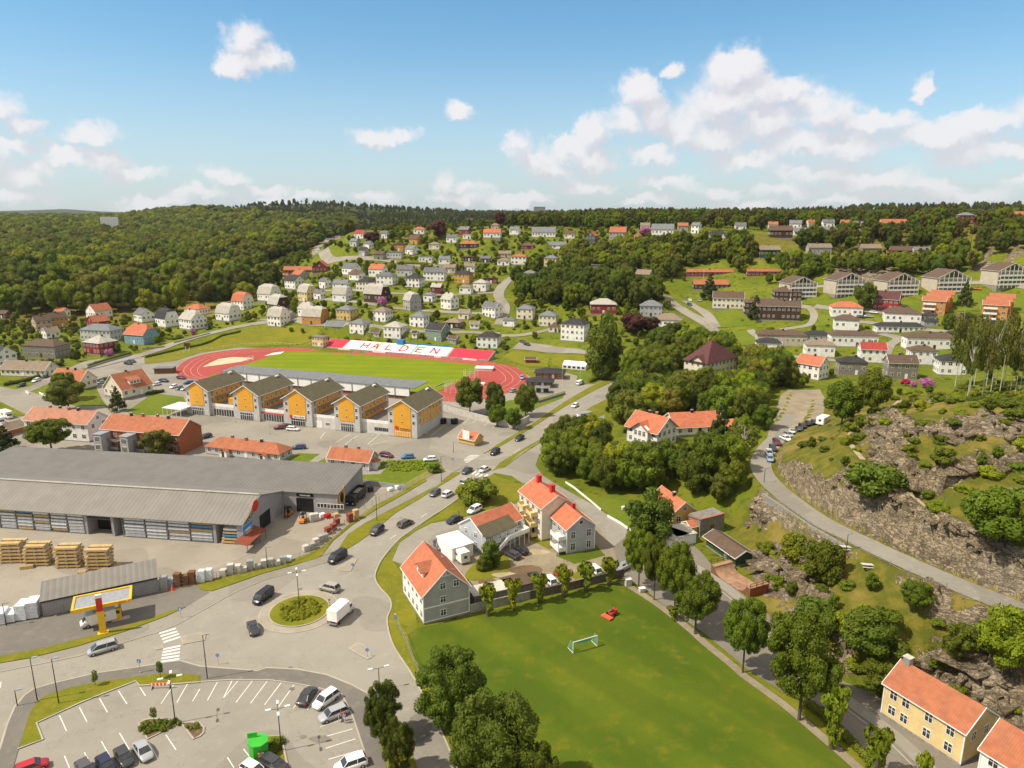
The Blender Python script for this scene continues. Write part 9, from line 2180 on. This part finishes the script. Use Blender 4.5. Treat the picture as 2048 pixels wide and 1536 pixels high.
wall_run([(175,738),(215,725),(262,712)],1.0,.4,'stone_base','grey stone wall below the red house');wall_run([(284,700),(330,695)],1.0,.3,'concrete','stone wall below the light blue house');wall_run([(348,687),(420,668)],.9,.3,'stone_base','stone wall below the white houses at the bend')
wall_run([(1528,990),(1565,1015),(1625,1056),(1700,1098)],.3,.5,'stone_base','dry stone retaining wall under the hillside road');wall_run([(1340,604),(1370,618),(1400,636),(1428,660)],.9,.3,'concrete','long wall beside the curved road above the villa')
wall_run([(722,968),(812,980)],1.4,.15,'sheet_wall','grey sheet fence between the yard and the weedy plot','sheet_fence','fence');wall_run([(860,532),(900,538),(950,545)],1.8,.3,'concrete','long retaining wall on the upper slope')
# benches, picnic table, scoreboard, kiosk trolleys
for px,py,lb in ((1735,1136,'pale picnic bench on the grass below the hillside road'),(1690,1100,'dark small bench beside the hillside road')):
 g = G(px,py);rt = empty('bench',(g.x,g.y,g.z+.05),-.2);tag(rt,lb,'bench','benches');MB().box(-1.1,1.1,-.4,.4,.68,.75).build('table_top',M['concrete_pale'],rt)
 for s in (-1,1): MB().box(-1.1,1.1,s*.75-.15,s*.75+.15,.4,.46).build('seat',M['concrete_pale'],rt);MB().box(s*.8-.05,s*.8+.05,-.8,.8,0,.4).build('leg',M['timber_dark'],rt)
g = G(375,700);rt = empty('scoreboard',(g.x,g.y,g.z),-.1);tag(rt,'small dark scoreboard on the grassy stadium bank','scoreboard');MB().box(-1.8,1.8,-.15,.15,2.0,4.0).build('board',M['wall_brown'],rt)
for s in (-1.2,1.2): MB().box(s-.08,s+.08,-.08,.08,-.3,2).build('post',M['white_paint'],rt)
g = P(1190,838);rt = empty('container',(g.x-4,g.y+1,0),.65);tag(rt,'long white container beside the side street','container');MB().box(-3,3,-1.2,1.2,0,2.2).build('body',M['white_sheet'],rt);MB().box(-3.1,3.1,-1.3,1.3,2.2,2.3).build('lid',M['galvanised'],rt)
for px,py,lb in ((886,847,'black waste container nearest the yellow block'),(909,848,'black waste container beside the retaining wall')):
 g = P(px,py);rt = empty('waste_container',(g.x,g.y,0),.6);tag(rt,lb,'waste container','waste containers');MB().box(-1.1,1.1,-.8,.8,.15,1.9).build('body',M['black_paint'],rt);MB().box(-1.15,1.15,-.85,.85,1.9,2.0).build('lid',M['dark_metal'],rt)
# manhole covers and patches
def patch(px,py,rx,ry,m,nm):
 c = P(px,py).xy;flat_sheet(nm,[(c.x+rx*math.cos(6.2832*i/10)*bx.uniform(.8,1.1),c.y+ry*math.sin(6.2832*i/10)*bx.uniform(.8,1.1)) for i in range(10)],m,0.0555,world=True)
for q in ((508,1168),(601,1178),(580,1336),(335,1200),(66,1274),(584,1378)): patch(*q,.45,.45,'asphalt_dark','manhole_cover')
for px,py,rx,ry,m in ((640,1478,1.6,.7,'asphalt_street'),(606,1474,.5,.4,'asphalt_street'),(975,1163,2.2,1.2,'soil'),(1055,1140,4,2.2,'soil'),(1010,1150,3,1.2,'path_dirt'),(1075,1105,3,1.5,'path_dirt'),(840,1455,2.0,3.4,'asphalt_street')): patch(px,py,rx,ry,m,'worn_patch')
# ------------------------------------------------------------------ air
hb = MB().box(-9900,9900,-600,9980,-3,330).build('haze',M['white_paint']);hb.data.materials.clear();hm = D.materials.new('haze');hm.use_nodes = True;t = NT(hm.node_tree);t.n.remove(t.n['Principled BSDF']);pv = t.new('ShaderNodeVolumePrincipled');pv.inputs['Density'].default_value = 0.00003;pv.inputs['Color'].default_value = (.82,.90,1.0,1);pv.inputs['Anisotropy'].default_value = 0.2;t.l.new(pv.outputs[0],t.n['Material Output'].inputs['Volume']);hb.data.materials.append(hm);hb['kind'] = 'stuff'
